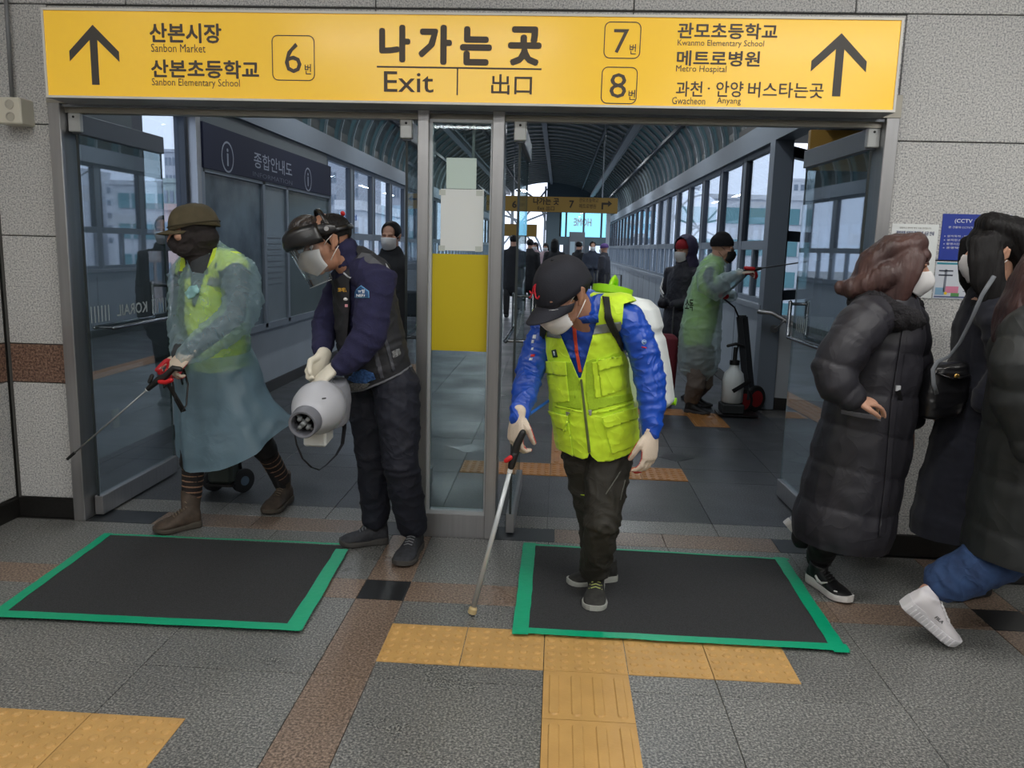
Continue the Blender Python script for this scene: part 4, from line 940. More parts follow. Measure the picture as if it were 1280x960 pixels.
def head_mesh(fr, neck, voxel=.0042, nr=.056, ears=True):
    mb = MB(); k = fr.k; R = fr.R
    def b(c, r): mb.blob(fr.p(*c), tuple(x*k for x in r), R)
    b((0, -.014, .032), (.075, .097, .083)); b((0, .03, -.022), (.064, .060, .075)); b((0, .034, -.070), (.052, .052, .044)); b((0, .074, -.096), (.024, .020, .018))
    mb.tube([fr.p(0, .083, .020), fr.p(0, .098, -.004), fr.p(0, .111, -.027)], [.009*k, .011*k, .014*k], n=10, rnd=True)
    for s in (-1, 1):
        b((s*.013, .100, -.030), (.009, .011, .008)); b((s*.044, .058, -.018), (.024, .028, .024)); b((s*.026, .082, .024), (.026, .012, .010))
        if ears:
            mb.tube([fr.p(s*.074, .004, -.036), fr.p(s*.080, -.002, -.020), fr.p(s*.086, -.012, .004), fr.p(s*.088, -.022, .020), fr.p(s*.084, -.030, .010), fr.p(s*.078, -.024, -.018)], [.007*k, .007*k, .006*k, .006*k, .006*k, .006*k], n=8, rnd=True)
            b((s*.078, -.012, -.006), (.006, .016, .026))
    mb.tube([fr.p(-.022, .089, -.060), fr.p(0, .096, -.057), fr.p(.022, .089, -.060)], [.006*k, .009*k, .006*k], n=8, rnd=True)
    mb.tube([fr.p(-.018, .087, -.072), fr.p(0, .092, -.073), fr.p(.018, .087, -.072)], [.006*k, .009*k, .006*k], n=8, rnd=True)
    mb.tube([fr.p(0, -.025, -.03), Vector(neck)], [nr*k, nr*k*1.1], n=16)
    V, N, F = fuse(mb, voxel, 2)
    # eye sockets
    for s in (-1, 1):
        e = np.array(fr.p(s*.032, .082, .002)); d = np.linalg.norm(V-e, axis=1); w = np.clip(1-d/(.024*k), 0, 1)**2
        V = V-np.array(fr.f)*(w*.012*k)[:, None]
    return V, F
def union(parts, name):
    """boolean union of meshes given as (V,F) in world coordinates"""
    obs = []
    for V, F in parts:
        me = bpy.data.meshes.new('u'); me.from_pydata([tuple(v) for v in V], [], F); o = bpy.data.objects.new('u', me); COL.objects.link(o); obs.append(o)
    for o in obs[1:]:
        m = obs[0].modifiers.new('b', 'BOOLEAN'); m.operation = 'UNION'; m.object = o; m.solver = 'EXACT'
    dg = bpy.context.evaluated_depsgraph_get(); dg.update(); em = bpy.data.meshes.new_from_object(obs[0].evaluated_get(dg))
    V = np.empty(len(em.vertices)*3); em.vertices.foreach_get('co', V); F = [tuple(p.vertices) for p in em.polygons]; bpy.data.meshes.remove(em)
    for o in obs: bpy.data.objects.remove(o)
    return V.reshape(-1, 3), F
def hand_mb(mb, Wp, d, n, s, curl=(.5, .5, .4), thumb=.5, k=1.0, fat=1.0, spread=.1, point=False):
    """Wp wrist, d finger direction, n way the palm faces, s thumb side"""
    Wp = Vector(Wp); d = Vector(d).normalized(); n = Vector(n); n = (n-d*n.dot(d)).normalized(); s = d.cross(n)*(1 if Vector(s).dot(d.cross(n)) > 0 else -1)
    mb.tube([Wp-d*.014*k, Wp, Wp+d*.03*k, Wp+d*.06*k, Wp+d*.088*k], [(.027*k*fat, .020*k*fat), (.028*k*fat, .018*k*fat), (.036*k*fat, .018*k*fat), (.041*k*fat, .0155*k*fat), (.040*k*fat, .013*k*fat)], n=14, lat=s, rnd=True)
    for i, (off, L) in enumerate(((.030, .072), (.010, .081), (-.011, .075), (-.030, .060))):
        b = Wp+d*(.086-.006*(i == 3)-.003*(i == 0))*k+s*off*k; dr = (d+s*spread*(1.2-.8*i)).normalized(); a = 0; pts = [b-d*.012*k, b]
        c = curl if not (point and i == 0) else (.15, .25, .2)
        for sh, ca in zip((.44, .31, .25), c):
            a += ca*(1+.06*i); dd = (dr*math.cos(a)+n*math.sin(a)).normalized(); pts.append(pts[-1]+dd*L*sh*k)
        r = (.0092, .0092, .0085, .0078, .0068) if i < 3 else (.0082, .0082, .0075, .007, .006)
        mb.tube(pts, [x*k*fat for x in r], n=10, rnd=True)
    b = Wp+d*.018*k+s*.022*k+n*.006*k; d1 = (s*.75+d*.75+n*.25).normalized(); d2 = (d*.9+s*(.35-.5*thumb)+n*(.2+.6*thumb)).normalized(); d3 = (d*.85-s*.3*thumb+n*(.25+.8*thumb)).normalized()
    p1 = b+d1*.038*k; p2 = p1+d2*.034*k; p3 = p2+d3*.026*k
    mb.tube([b, p1, p2, p3], [.014*k*fat, .0115*k*fat, .010*k*fat, .0082*k*fat], n=10, rnd=True)
    return mb
def glove(name, parent, m, Wp, d, n, s, curl, thumb=.5, k=1.0, fat=1.13, palm=None, palm_m=None, **kw):
    mb = MB(); hand_mb(mb, Wp, d, n, s, curl, thumb, k, fat, **kw); V, N, F = fuse(mb, .0034, 2)
    nn = Vector(n).normalized(); me_m = [m]; fm = None
    o = mesh_obj(name, V, F, m, parent, smooth=True)
    if palm_m:
        o.data.materials.append(palm_m); og = np.array(ORG[o.name]); W_ = np.array(Wp); D = np.array(Vector(d).normalized())
        for p in o.data.polygons:
            c = np.array(p.center)+og
            if (p.normal.dot(nn) > .25 and (c-W_)@D > .03) or (c-W_)@D > palm: p.material_index = 1
    return o
def bare(Wp, d, n, s, curl, thumb=.5, k=1.0, **kw):
    mb = MB(); hand_mb(mb, Wp, d, n, s, curl, thumb, k, 1.0, **kw); V, N, F = fuse(mb, .0045, 2); return V, F
M_UNDER = mat('dark_underlayer', (30, 30, 33), rough=.9)
def person_body(parent, m, tubes, heads, voxel=.014, extra=(), skin_at=()):
    """one continuous body: limbs and trunk fused, then joined to the finer head and hands"""
    mb = MB()
    for t in tubes: mb.tube(t[0], t[1], n=12, lat=t[2] if len(t) > 2 else None, rnd=True)
    V, N, F = fuse(mb, voxel, 2)
    V, F = union([(V, F)]+heads+list(extra), 'body')
    o = mesh_obj('body', V, F, m, parent, smooth=True); o.data.materials.append(M_UNDER)
    hc = np.array(heads[0][0]).mean(0); og = np.array(ORG[o.name]); n = len(F); C = np.empty(n*3); o.data.polygons.foreach_get('center', C); C = C.reshape(-1, 3)+og
    d = np.linalg.norm(C-hc, axis=1) > .17
    for e in extra: d &= np.linalg.norm(C-np.array(e[0]).mean(0), axis=1) > .13
    for e in skin_at: d &= np.linalg.norm(C-np.array(e), axis=1) > .09
    o.data.polygons.foreach_set('material_index', d.astype(int)); return o
def eyes(fr, parent, m_w, m_d):
    for s in (-1, 1):
        e = MB().blob(fr.p(s*.032, .070, .002), .0125*fr.k, nu=12, nv=8).build('eye', m_w, parent, smooth=True)
        MB().blob(fr.p(s*.032, .0795, .001), (.0065*fr.k, .0045*fr.k, .0065*fr.k), fr.R, nu=10, nv=6).build('iris', m_d, e, smooth=True)
def brows(fr, parent, m):
    for s in (-1, 1): MB().tube([fr.p(s*.014, .097, .027), fr.p(s*.032, .095, .033), fr.p(s*.050, .080, .028)], .0036*fr.k, n=6, rnd=True).build('eyebrow', m, parent, smooth=True)
def mask(fr, parent, m, strap_m, name='face_mask', bulge=1.0, beak=False, straps=True):
    nu, nv = 20, 12; vs = []
    for j in range(nv+1):
        t = j/nv; z = .002-.114*t
        for i in range(nu+1):
            a = (-1+2*i/nu)*1.32; c_ = math.cos(a); sx = .073*math.sin(a)*(1-.10*t)
            yy = .026+(.085+.016*math.sin(PI*min(1, t*1.1)))*max(c_, .0)**.8*(1-.16*t**3)
            if beak: yy += .026*bulge*max(0, 1-abs(a)/.5)*math.sin(PI*min(1, t*.9+.12))
            else: yy += .006*math.exp(-(a/.25)**2)*math.exp(-((t-.25)/.25)**2)+.0016*math.sin(t*PI*9)
            zz = z-.020*(1-c_)*(1-t)+.032*(1-c_)*t
            vs.append(fr.p(sx, yy, zz))
    fs = [(j*(nu+1)+i, j*(nu+1)+i+1, (j+1)*(nu+1)+i+1, (j+1)*(nu+1)+i) for j in range(nv) for i in range(nu)]
    o = mesh_obj(name, vs, fs, m, parent, smooth=True); s = o.modifiers.new('thick', 'SOLIDIFY'); s.thickness = .0022
    if straps:
        for sg in (-1, 1):
            for (y, z, e) in ((.022, -.006, .022), (.022, -.078, -.030)):
                MB().tube([fr.p(sg*.072, .030, z if z > -.05 else -.072), fr.p(sg*.0795, .010, (z+e)/2), fr.p(sg*.084, -.022, e)], .0016*fr.k, n=6).build('ear_loop', strap_m, o, smooth=True)
    return o
def cap(fr, parent, m, brim=.075, name='cap', tall=1.0, flat=False, tilt=0.0, brimw=.080):
    """brimmed cap with crown, visor and button; fr is the head frame"""
    nu, nv = 32, 10; vs = []; R0 = .088
    for j in range(nv+1):
        ph = j/nv*PI/2
        for i in range(nu):
            a = 2*PI*i/nu; rx = .088*math.cos(ph)**(.5 if flat else .62); ry = .112*math.cos(ph)**(.5 if flat else .62); z = .012+.106*tall*math.sin(ph)**(1.0 if flat else .9)
            fold = 1+.012*math.cos(6*a)*math.cos(ph)
            vs.append(fr.p(rx*math.cos(a)*fold, -.012+ry*math.sin(a)*fold*(1.05 if math.sin(a) > 0 else 1), z-.016*max(0, math.sin(a))*math.cos(ph)-.016*max(0, -math.sin(a))*math.cos(ph)))
    fs = [(j*nu+i, j*nu+(i+1) % nu, (j+1)*nu+(i+1) % nu, (j+1)*nu+i) for j in range(nv) for i in range(nu)]+[tuple(nv*nu+i for i in range(nu))]
    o = mesh_obj(name, vs, fs, m, parent, smooth=True); s = o.modifiers.new('thick', 'SOLIDIFY'); s.thickness = .003
    b = []; ny, nx = 8, 16
    for j in range(ny+1):
        t = j/ny
        for i in range(nx+1):
            u = -1+2*i/nx; x = brimw*u*(1-.10*t*t); edge = .092*math.sqrt(max(0, 1-(u*.93)**2))
            y = -.014+edge*1.18+brim*t*math.sqrt(max(.0, 1-(u*.97)**2)*.9+.1*(1-abs(u)))
            z = .012-.020*u*u-(.26+.5*tilt)*brim*t-.004*(1-t)
            b.append(fr.p(x, y, z))
    fb = [(j*(nx+1)+i, j*(nx+1)+i+1, (j+1)*(nx+1)+i+1, (j+1)*(nx+1)+i) for j in range(ny) for i in range(nx)]
    v = mesh_obj('visor', b, fb, m, o, smooth=True); s = v.modifiers.new('thick', 'SOLIDIFY'); s.thickness = .003
    MB().blob(fr.p(0, -.012, .012+.107*tall), (.007, .007, .004), fr.R, nu=10, nv=6).build('button', m, o, smooth=True)
    return o
def shoe(name, parent, toe, heel, m_up, m_sole, m_lace=None, w=.050, hgt=1.0, boot=0.0, up=(0, 0, 1), soleh=.026, laces=5, lift=0.0, stripe=None, ankle=None):
    """toe, heel: points on the sole underside (world)"""
    toe = Vector(toe); heel = Vector(heel); L = (toe-heel).length; f = (toe-heel).normalized(); r = f.cross(Vector(up)).normalized(); u = r.cross(f)
    t = name if not isinstance(name, str) else None
    def q(s, x, z): return heel+f*(s*L)+r*x+u*z
    prof = [(0.02, .50, .030), (.10, .62, .034), (.25, .66, .036), (.42, .70, .036), (.58, .88, .036), (.72, 1.0, .034), (.84, .96, .030), (.94, .72, .026), (1.0, .34, .020)]
    wd = lambda s: w*np.interp(s, [0, .03, .12, .3, .45, .7, .85, .95, 1.0], [.38, .60, .68, .66, .74, 1.0, .95, .68, .30])
    # sole
    n = 20; out = []
    ss = [0, .015, .05, .12, .25, .4, .55, .7, .82, .9, .96, .99, 1.0]
    ringp = [(s, wd(s)) for s in ss]+[(s, -wd(s)) for s in ss[::-1]]
    vs = []; fs = []; K = len(ringp)
    for z, g in ((0.0, .90), (.006, 1.0), (soleh*.7, 1.03), (soleh, .98)):
        for s, x in ringp: vs.append(q(.5+(s-.5)*(1+.0*(g-1)), x*g*1.06, z*(1+.35*(s < .35))+(.012*max(0, s-.8)/.2 if z == 0 else .008*max(0, s-.8)/.2)))
    for i in range(3):
        for j in range(K): fs.append((i*K+j, i*K+(j+1) % K, (i+1)*K+(j+1) % K, (i+1)*K+j))
    fs += [tuple(range(K))[::-1], tuple(range(3*K, 4*K))]
    # upper
    mb = MB(); hs = lambda s: hgt*np.interp(s, [0, .06, .2, .32, .45, .6, .8, .92, 1.0], [.075, .092, .098, .094, .080, .062, .050, .042, .026])
    rings = []
    for s in (.012, .04, .1, .2, .3, .4, .5, .6, .7, .8, .88, .94, .98, .995):
        h = hs(s); wq = wd(s)*.97; z0 = soleh*.6; rings.append((q(s, 0, z0+(h-z0)*.42), r*wq, u*((h-z0)*.60)))
    ring_loft(mb, rings, 24)
    an = ankle or q(.22, 0, .105+boot)
    mb.tube([q(.20, 0, .05), q(.21, 0, .085), an], [(.034, .044), (.035, .046), (.037+boot*.1, .047+boot*.1)], n=16, lat=r)
    V, N, F = fuse(mb, .0050, 2)
    so = mesh_obj(name, V, F, m_up, parent, smooth=True)
    cut_mesh(so, [(q(0, 0, soleh*.55), -u)])
    mesh_obj('sole', vs, fs, m_sole, so, smooth=False)
    if m_lace:
        for k in range(laces):
            s = .36+.055*k; z = hs(s)+.004; x = .020
            MB().tube([q(s, -x, z-.006), q(s+.006, 0, z+.001), q(s+.012, x, z-.006)], .0026, n=6).build('lace', m_lace, so, smooth=True)
        if boot:
            for k in range(3): zz = .088+.022*k+boot*.1; MB().tube([q(.33-.01*k, -.02, zz), q(.345-.01*k, 0, zz+.004), q(.33-.01*k, .02, zz)], .0028, n=6).build('lace', m_lace, so, smooth=True)
    if stripe: stripe(so, q, hs, wd)
    return so
SKIN = mat('skin', (196, 150, 126), rough=.55, var=.06, vscale=14)
SKIN2 = mat('skin_tan', (170, 124, 100), rough=.55, var=.06, vscale=14)
EYE_W = mat('eye_white', (214, 208, 202), rough=.3); EYE_D = mat('eye_dark', (30, 22, 18), rough=.2)
HAIR = mat('black_hair', (17, 15, 16), rough=.6, spec=.3, bump=.6, bscale=90, stretch=(1, 1, .15))
MASKW = mat('mask_white', (226, 224, 224), rough=.75); MASKS = mat('mask_strap', (224, 222, 220), rough=.7)
GLOVEW = mat('cotton_glove', (214, 198, 180), rough=.85, bump=.4, bscale=260); GLOVER = mat('red_latex', (188, 34, 44), rough=.5)
# ================= man in the lime vest (walking, centre right) =================
def V3(u, v, Y): return at(u, v, Y)
M_LIME = mat('lime_vest', (204, 240, 44), rough=.62, var=.05, vscale=30, sheen=.2, crease=(7, .35, .02))
M_LIMED = mat('lime_mesh_fabric', (160, 196, 36), rough=.8, var=.08, vscale=160)
M_BLUEJ = mat('blue_nylon', (18, 72, 176), rough=.38, var=.08, vscale=10, spec=.6, crease=(9, .55, .02))
M_REFL = mat('grey_reflective', (126, 134, 132), rough=.35, metal=.2)
M_OLIVE = mat('dark_olive_trousers', (40, 38, 32), rough=.75, var=.12, vscale=12, crease=(8, .4, .02))
M_BLKCLOTH = mat('black_cloth', (24, 24, 28), rough=.8)
M_ORZIP = mat('orange_zip', (216, 72, 44), rough=.5)
M_LIMEP = mat('lime_plastic', (160, 226, 24), rough=.35)
M_TANK = mat('white_tank', (226, 232, 232), rough=.35, spec=.5)
M_REDP = mat('red_plastic', (200, 28, 34), rough=.4)
def build_vestman():
    ft = gnd(742, 770); ft2 = gnd(712, 738)
    t = thing('person', (ft.x, -.7, 0), 'person in a black cap, lime vest and blue jacket walking on the right mat', 'person')
    lat = (.94, -.34, 0)
    hc = V3(703, 366, -.87); f = Vector((-.66, -.54, -.52)); fr = Frame(hc, f, up=(-.12, -.1, 1), k=1.10, roll=-.06)
    nb = V3(731, 392, -.745)
    # trunk
    trunk = ([V3(729, 400, -.70), V3(732, 435, -.67), V3(737, 480, -.65), V3(743, 530, -.63), V3(746, 572, -.62)], [(.150, .105), (.165, .115), (.158, .115), (.160, .12), (.155, .11)], lat)
    shR, elR, wrR = V3(684, 408, -.62), V3(662, 468, -.70), V3(648, 522, -.86)
    shL, elL, wrL = V3(788, 402, -.78), V3(812, 470, -.80), V3(814, 545, -.86)
    kL, aL = V3(752, 655, -.76), ft+Vector((.01, .20, .105))
    kR, aR = V3(741, 648, -.58), V3(748, 704, -.50)
    hipL, hipR = V3(761, 572, -.66), V3(729, 570, -.60)
    bodyt = [(trunk[0], [(a*.72, b*.72) for a, b in trunk[1]], lat), ([nb, shL, elL, wrL+Vector((0, 0, .03))], [.05, .04, .028, .022]), ([nb, shR, elR, wrR+(elR-wrR).normalized()*.03], [.05, .04, .028, .022]),
             ([hipL, kL, aL+Vector((0, 0, -.04))], [.075, .05, .036]), ([hipR, kR, aR], [.075, .05, .036])]
    V, F = head_mesh(fr, nb-Vector((0, 0, .04)), nr=.054)
    body = person_body(t, SKIN2, bodyt, [(V, F)])
    eyes(fr, t, EYE_W, EYE_D)
    # short black hair under the cap
    mb = MB(); mb.blob(fr.p(0, -.030, .020), (.080*1.1, .090*1.1, .072*1.1), fr.R)
    garment_hair = fuse(mb, .005, 1); hv = garment_hair[0]; h = mesh_obj('hair', hv, garment_hair[2], HAIR, t, smooth=True)
    cut_mesh(h, [(fr.p(0, .030, 0), fr.f), (fr.p(0, 0, -.030), -fr.u)])
    mask(fr, t, MASKW, MASKS)
    M_CAP = mat('black_cap', (28, 30, 40), rough=.8, bump=.15, bscale=200)
    cp = cap(Frame(fr.c, fr.f, fr.u, k=1.10), t, M_CAP, brim=.085, tall=1.06, tilt=.15, brimw=.086)
    # red letter on the cap front, seen at the wearer's right of centre
    cc = fr.p(-.010, .093, .075); 
    base = V3(664.5, 363.5, -.97)
    red = mat('red_thread', (206, 40, 56), rough=.5)
    nrm = (fr.f*.92+fr.u*.42-fr.r*.1).normalized(); ux = fr.r.copy()
    L_ = [([(-.022, -.018), (-.014, -.018), (-.006, -.006), (.004, .018), (.012, .026)], .0030), ([(.010, .024), (.008, .004), (.012, -.014), (.020, -.018), (.025, -.010)], .0034), ([(-.018, .002), (-.014, -.003), (0, -.001), (.012, -.004)], .0024)]
    mb = MB(); uz = -nrm.cross(ux).normalized(); ux = -ux
    for pts, r in L_: mb.tube([fr.p(.022, .094, .058)+ux*(x*1.2)+uz*y*1.2+nrm*(.004-8*x*x) for x, y in pts], r, n=8, rnd=True)
    mb.build('embroidered_letter', red, cp, smooth=True)
    # jacket
    jk = garment('jacket', t, M_BLUEJ, [
        ([V3(731, 392, -.71), V3(732, 435, -.67), V3(737, 480, -.65), V3(743, 525, -.63), V3(744, 545, -.62)], [(.13, .10), (.172, .118), (.165, .118), (.165, .12), (.16, .115)], lat),
        ([V3(722, 392, -.72), shR, V3(672, 437, -.64), elR, V3(655, 496, -.78), wrR], [(.07, .07), (.070, .068), (.064, .062), (.060, .056), (.052, .05), (.038, .036)]),
        ([V3(745, 388, -.74), shL, V3(803, 435, -.79), elL, V3(815, 510, -.83), V3(814, 540, -.855)], [(.07, .07), (.072, .070), (.066, .064), (.064, .062), (.055, .053), (.040, .040)]),
        ([V3(726, 405, -.74), V3(727, 388, -.77)], [(.078, .072), (.072, .066)], lat)],
        voxel=.0078, amp=.011, freq=15, joint=.3, seed=3, along=.45)
    # collar standing round the neck
    mb = MB(); nd = (fr.c-nb).normalized(); ring = []
    for i in range(25):
        a = -PI*.97+PI*1.94*i/24; ring.append(a)
    vs = []; c0 = nb+Vector((0, 0, -.012)); fl = Vector((-.45, -.89, 0)); rl = Vector((.89, -.45, 0))
    for z, rr in ((-.03, .094), (.03, .084), (.075, .080)):
        for a in ring: vs.append(c0+nd*(z*(.72+.28*math.cos(a)))+rl*(rr*math.sin(a))-fl*(rr*math.cos(a))+Vector((0, 0, .010*math.cos(a))))
    n_ = len(ring); o = mesh_obj('collar', vs, [(j*n_+i, j*n_+i+1, (j+1)*n_+i+1, (j+1)*n_+i) for j in range(2) for i in range(n_-1)], M_BLUEJ, jk, smooth=True)
    s = o.modifiers.new('thick', 'SOLIDIFY'); s.thickness = .006
    zz = [(717, 401), (718, 420), (720.5, 440), (724, 462)]
    patch(jk, 'orange_zip', P_([(715, 402), (719.5, 402), (723, 440), (728, 466), (724, 466), (719, 440)], -.86), M_ORZIP, jk, off=.004, th=.003)
    for (u, v, w_, h_, rz) in ((668.5, 421, 4, 5, 0), (666.5, 427, 3, 4, 0), (666, 436, 2.5, 3, 0), (664, 449, 4, 3, 0)):
        patch(jk, 'white_sleeve_print', P_([(u-w_/2, v-h_/2), (u+w_/2, v-h_/2), (u+w_/2-1, v+h_/2), (u-w_/2-1, v+h_/2)], -.72), mat('print_white', (214, 222, 232), rough=.5), jk, off=.0015, th=.001)
    patch(jk, 'red_sleeve_print', P_([(664, 443), (669, 443), (668, 446), (663, 446)], -.72), M_REDP, jk, off=.0018, th=.001)
    c_ = V3(805, 427.5, -.875); dn = (CAMP-c_).normalized()
    ring_ = [V3(805+3*math.cos(a), 427.5+3*math.sin(a), -.87) for a in [2*PI*i/14 for i in range(14)]]
    patch(jk, 'round_logo', ring_, mat('logo_grey', (150, 176, 206), rough=.5), jk, off=.0016, th=.001)
    patch(jk, 'logo_centre', [V3(805+2*math.cos(a), 427.3+2*math.sin(a), -.87) for a in [2*PI*i/12 for i in range(12)]], M_BLUEJ, jk, off=.0026, th=.001)
    patch(jk, 'logo_bar', P_([(803.4, 426.6), (806.6, 426.6), (806.6, 428.2), (803.4, 428.2)], -.87), mat('logo_grey', (150, 176, 206), rough=.5), jk, off=.0036, th=.001)
    patch(jk, 'small_logo_lettering', P_([(802, 433), (808, 434), (808, 435.5), (802, 434.5)], -.87), M_REDP, jk, off=.0016, th=.001)
    # vest: a shell a little larger than the jacket trunk, opened at neck, front and armholes
    vt = garment('safety_vest', t, M_LIME, [
        ([V3(731, 393, -.715), V3(731, 410, -.70), V3(732, 435, -.67), V3(736, 480, -.655), V3(739, 508, -.65), V3(744, 540, -.64), V3(746.5, 566, -.635), V3(747, 585, -.63)], [(.10, .098), (.165, .122), (.176, .132), (.176, .134), (.182, .138), (.182, .140), (.176, .136), (.17, .13)], lat),
        ([V3(731, 396, -.715), V3(688, 398, -.64)], [.086, .082]), ([V3(731, 394, -.72), V3(775, 393, -.76)], [.090, .088])],
        voxel=.0085, amp=.006, freq=10, joint=.3, seed=11, smooth=5)
    # V opening at the front, hem, arm holes
    cutout(vt, P_([(692, 380), (752, 366), (750, 385), (744, 410), (735, 442), (726, 474), (723, 474), (712, 448), (700, 420), (694, 408)], -.86), mind=-.2, depth=.22)
    cutout(vt, P_([(640, 380), (678, 392), (675, 412), (678, 440), (680, 462), (640, 470)], -.70), mind=-2)
    cutout(vt, P_([(780, 380), (840, 360), (840, 470), (793, 474), (785, 452), (777, 434), (778, 405)], -.80), mind=-2)
    for a_, b_ in (((697, 565), (737, 576)), ((737, 574), (756, 580)), ((756, 580), (797, 562))): pass
    hemp = [(690, 556), (697, 562), (712, 568), (728, 574), (734, 572.5), (736.5, 566), (740, 571), (747, 577), (762, 577), (782, 570), (796, 561), (805, 552), (805, 620), (685, 620)]
    cutout(vt, P_(hemp, -.76), mind=-2)
    s = vt.modifiers.new('thick', 'SOLIDIFY'); s.thickness = .003
    dp = .30
    def vp(name, pts, m=M_LIME, off=.006, th=.005, Y=-.78, par=None): return patch(vt, name, P_(pts, Y), m, par or vt, off=off, th=th, depth=dp)
    vp('mesh_panel', [(703, 452), (715, 452), (724.5, 476), (727, 512), (697, 509), (690, 480)], M_LIMED, .0022, .002)
    vp('mesh_panel', [(733, 452), (741, 449), (745, 449), (748, 498), (790, 492), (793, 500), (736, 514), (732, 490)], M_LIMED, .0022, .002)
    pk = vp('chest_pocket', [(684, 468), (709, 469), (712.5, 502), (694, 503), (688, 490)]); vp('pocket_flap', [(680, 450), (709, 452), (710, 468.5), (679, 465.5)], off=.013, th=.006, par=pk)
    pk = vp('chest_pocket', [(748, 458), (773, 456), (779, 486), (752, 496)]); vp('pocket_flap', [(746.5, 450), (775, 444), (777.5, 455), (748.5, 463)], off=.013, th=.006, par=pk)
    vp('pen_pocket', [(740, 453), (747, 452), (751, 496), (744, 497.5)], off=.005)
    pk = vp('waist_pocket', [(694, 520), (711, 526), (717, 570), (700, 562)]); vp('pocket_flap', [(688, 513), (712, 519), (709, 538), (698, 533)], off=.014, th=.006, par=pk)
    pk = vp('waist_pocket', [(753, 528), (797, 516), (801, 554), (765, 567)]); vp('pocket_flap', [(752, 521), (796, 508), (799.5, 521), (757, 535)], off=.013, th=.006, par=pk)
    vp('seam_band', [(694, 506), (728, 514), (728, 516), (694, 508.5)], off=.004, th=.003); vp('seam_band', [(735, 515), (760, 512), (796, 500), (796, 503), (760, 514.5), (735, 517.5)], off=.004, th=.003)
    vp('reflective_strip', [(684, 409.5), (699.5, 411), (702.5, 423), (684, 421)], M_REFL, .0035, .003); vp('reflective_strip', [(742.5, 407), (776, 402), (777, 413), (740, 418.5)], M_REFL, .0035, .003)
    zb = vp('zip', [(725.2, 474), (728, 474), (738.6, 565), (735.6, 566)], mat('zip_grey', (92, 104, 60), rough=.5), .004, .003)
    bd = vp('dark_badge', [(690, 437.5), (695.2, 436.5), (697.5, 446), (692, 447)], mat('badge_green', (12, 46, 40), rough=.5), .004, .003)
    vp('badge_mark', [(692.2, 439), (694, 439), (695, 444), (693.4, 444)], mat('print_white', (214, 222, 232), rough=.5), .0055, .001, par=bd)
    for pts in ([(708.5, 514), (713, 515), (713, 517), (711, 517), (710.6, 521.5), (709, 521)], [(735.5, 512.5), (739.6, 512), (739.8, 515), (739, 519.5), (737, 519.5), (736.6, 515.5)]): vp('zip_pull', pts, M_ALU, .007, .003)
    # shoulder straps of the tank
    patch(vt, 'shoulder_strap', P_([(753, 372), (762, 373), (765, 395), (777, 423), (776, 440), (769, 425), (757, 398)], -.86), mat('strap_black', (26, 30, 28), rough=.7), t, off=.012, th=.006, mind=-.1, depth=.3)
    patch(vt, 'shoulder_strap', P_([(677, 402), (686, 400), (685, 412), (681, 425), (676, 424)], -.74), mat('strap_black', (26, 30, 28), rough=.7), t, off=.012, th=.006, mind=-.3)
    # trousers
    tr = garment('trousers', t, M_OLIVE, [
        ([hipL+Vector((-.02, .02, .05)), hipL, kL.lerp(hipL, .5), kL, kL.lerp(aL, .5), aL+Vector((.0, -.0, .02))], [.105, .10, .088, .075, .070, .066]),
        ([hipR+Vector((.02, .02, .05)), hipR, kR.lerp(hipR, .5), kR, kR.lerp(aR, .5), aR+Vector((0, 0, .0))], [.10, .095, .08, .07, .066, .064])],
        voxel=.009, amp=.013, freq=11, joint=.25, seed=5, along=.7)
    for k_, pts in enumerate(([(776, 588), (777, 589), (758, 618), (757, 617)], [(781, 600), (782, 600), (776, 625), (775, 625)])):
        patch(tr, 'zip_line', P_(pts, -.75), mat('trouser_zip', (90, 90, 84), rough=.4), tr, off=.0015, th=.002)
    # shoes
    M_SH = mat('shoe_dark', (44, 44, 42), rough=.75, var=.3, vscale=40); M_SO = mat('sole_pale', (168, 170, 164), rough=.6); M_LC = mat('lace_lime', (164, 172, 100), rough=.7)
    def stp(so, q, hs, wd):
        for s_ in (.52, .6):
            for sg in (-1, 1): MB().tube([q(s_, sg*wd(s_)*.9, .032), q(s_-.03, sg*wd(s_)*.55, hs(s_)*.95)], .0035, n=6).build('side_stripe', M_LC, so, smooth=True)
    shoe('shoe', t, ft+Vector((0, .01, .004)), ft+Vector((.025, .285, .004)), M_SH, M_SO, M_LC, w=.05, stripe=stp)
    h2 = gnd(770, 727); shoe('shoe', t, ft2+Vector((-.01, .04, .004)), Vector((h2.x, h2.y+.0, .004)), M_SH, M_SO, M_LC, w=.046)
    # gloves
    glove('glove', t, GLOVEW, wrR+Vector((0, 0, .012)), Vector((-.10, -.12, -1)), Vector((.75, .6, -.1)), Vector((-.5, -.8, 0)), (.35, .75, .7), .7, k=1.12, palm=.19, palm_m=GLOVER, spread=.05)
    glove('glove', t, GLOVEW, wrL+Vector((0, 0, .012)), Vector((-.04, -.10, -1)), Vector((-.75, .65, 0)), Vector((-.6, -.7, 0)), (.25, .5, .5), .5, k=1.12, palm=.155, palm_m=GLOVER, spread=.10)
    # ---- tank on the back ----
    T = thing('backpack_sprayer', tuple(V3(806, 505, -.45)), 'white backpack spray tank with lime lid worn over the blue jacket', 'sprayer')
    bx = lat; tc = V3(797, 440, -.50)
    lx = Vector((.94, -.34, 0)).normalized(); ly = Vector((.34, .94, 0)).normalized()
    def ring(c, a, b, p=.5):
        return (c, lx*a, ly*b, lambda an: 1/((abs(math.cos(an))**4+abs(math.sin(an))**4)**.25))
    def tp(u, v, Y=-.46): return V3(u, v, Y)
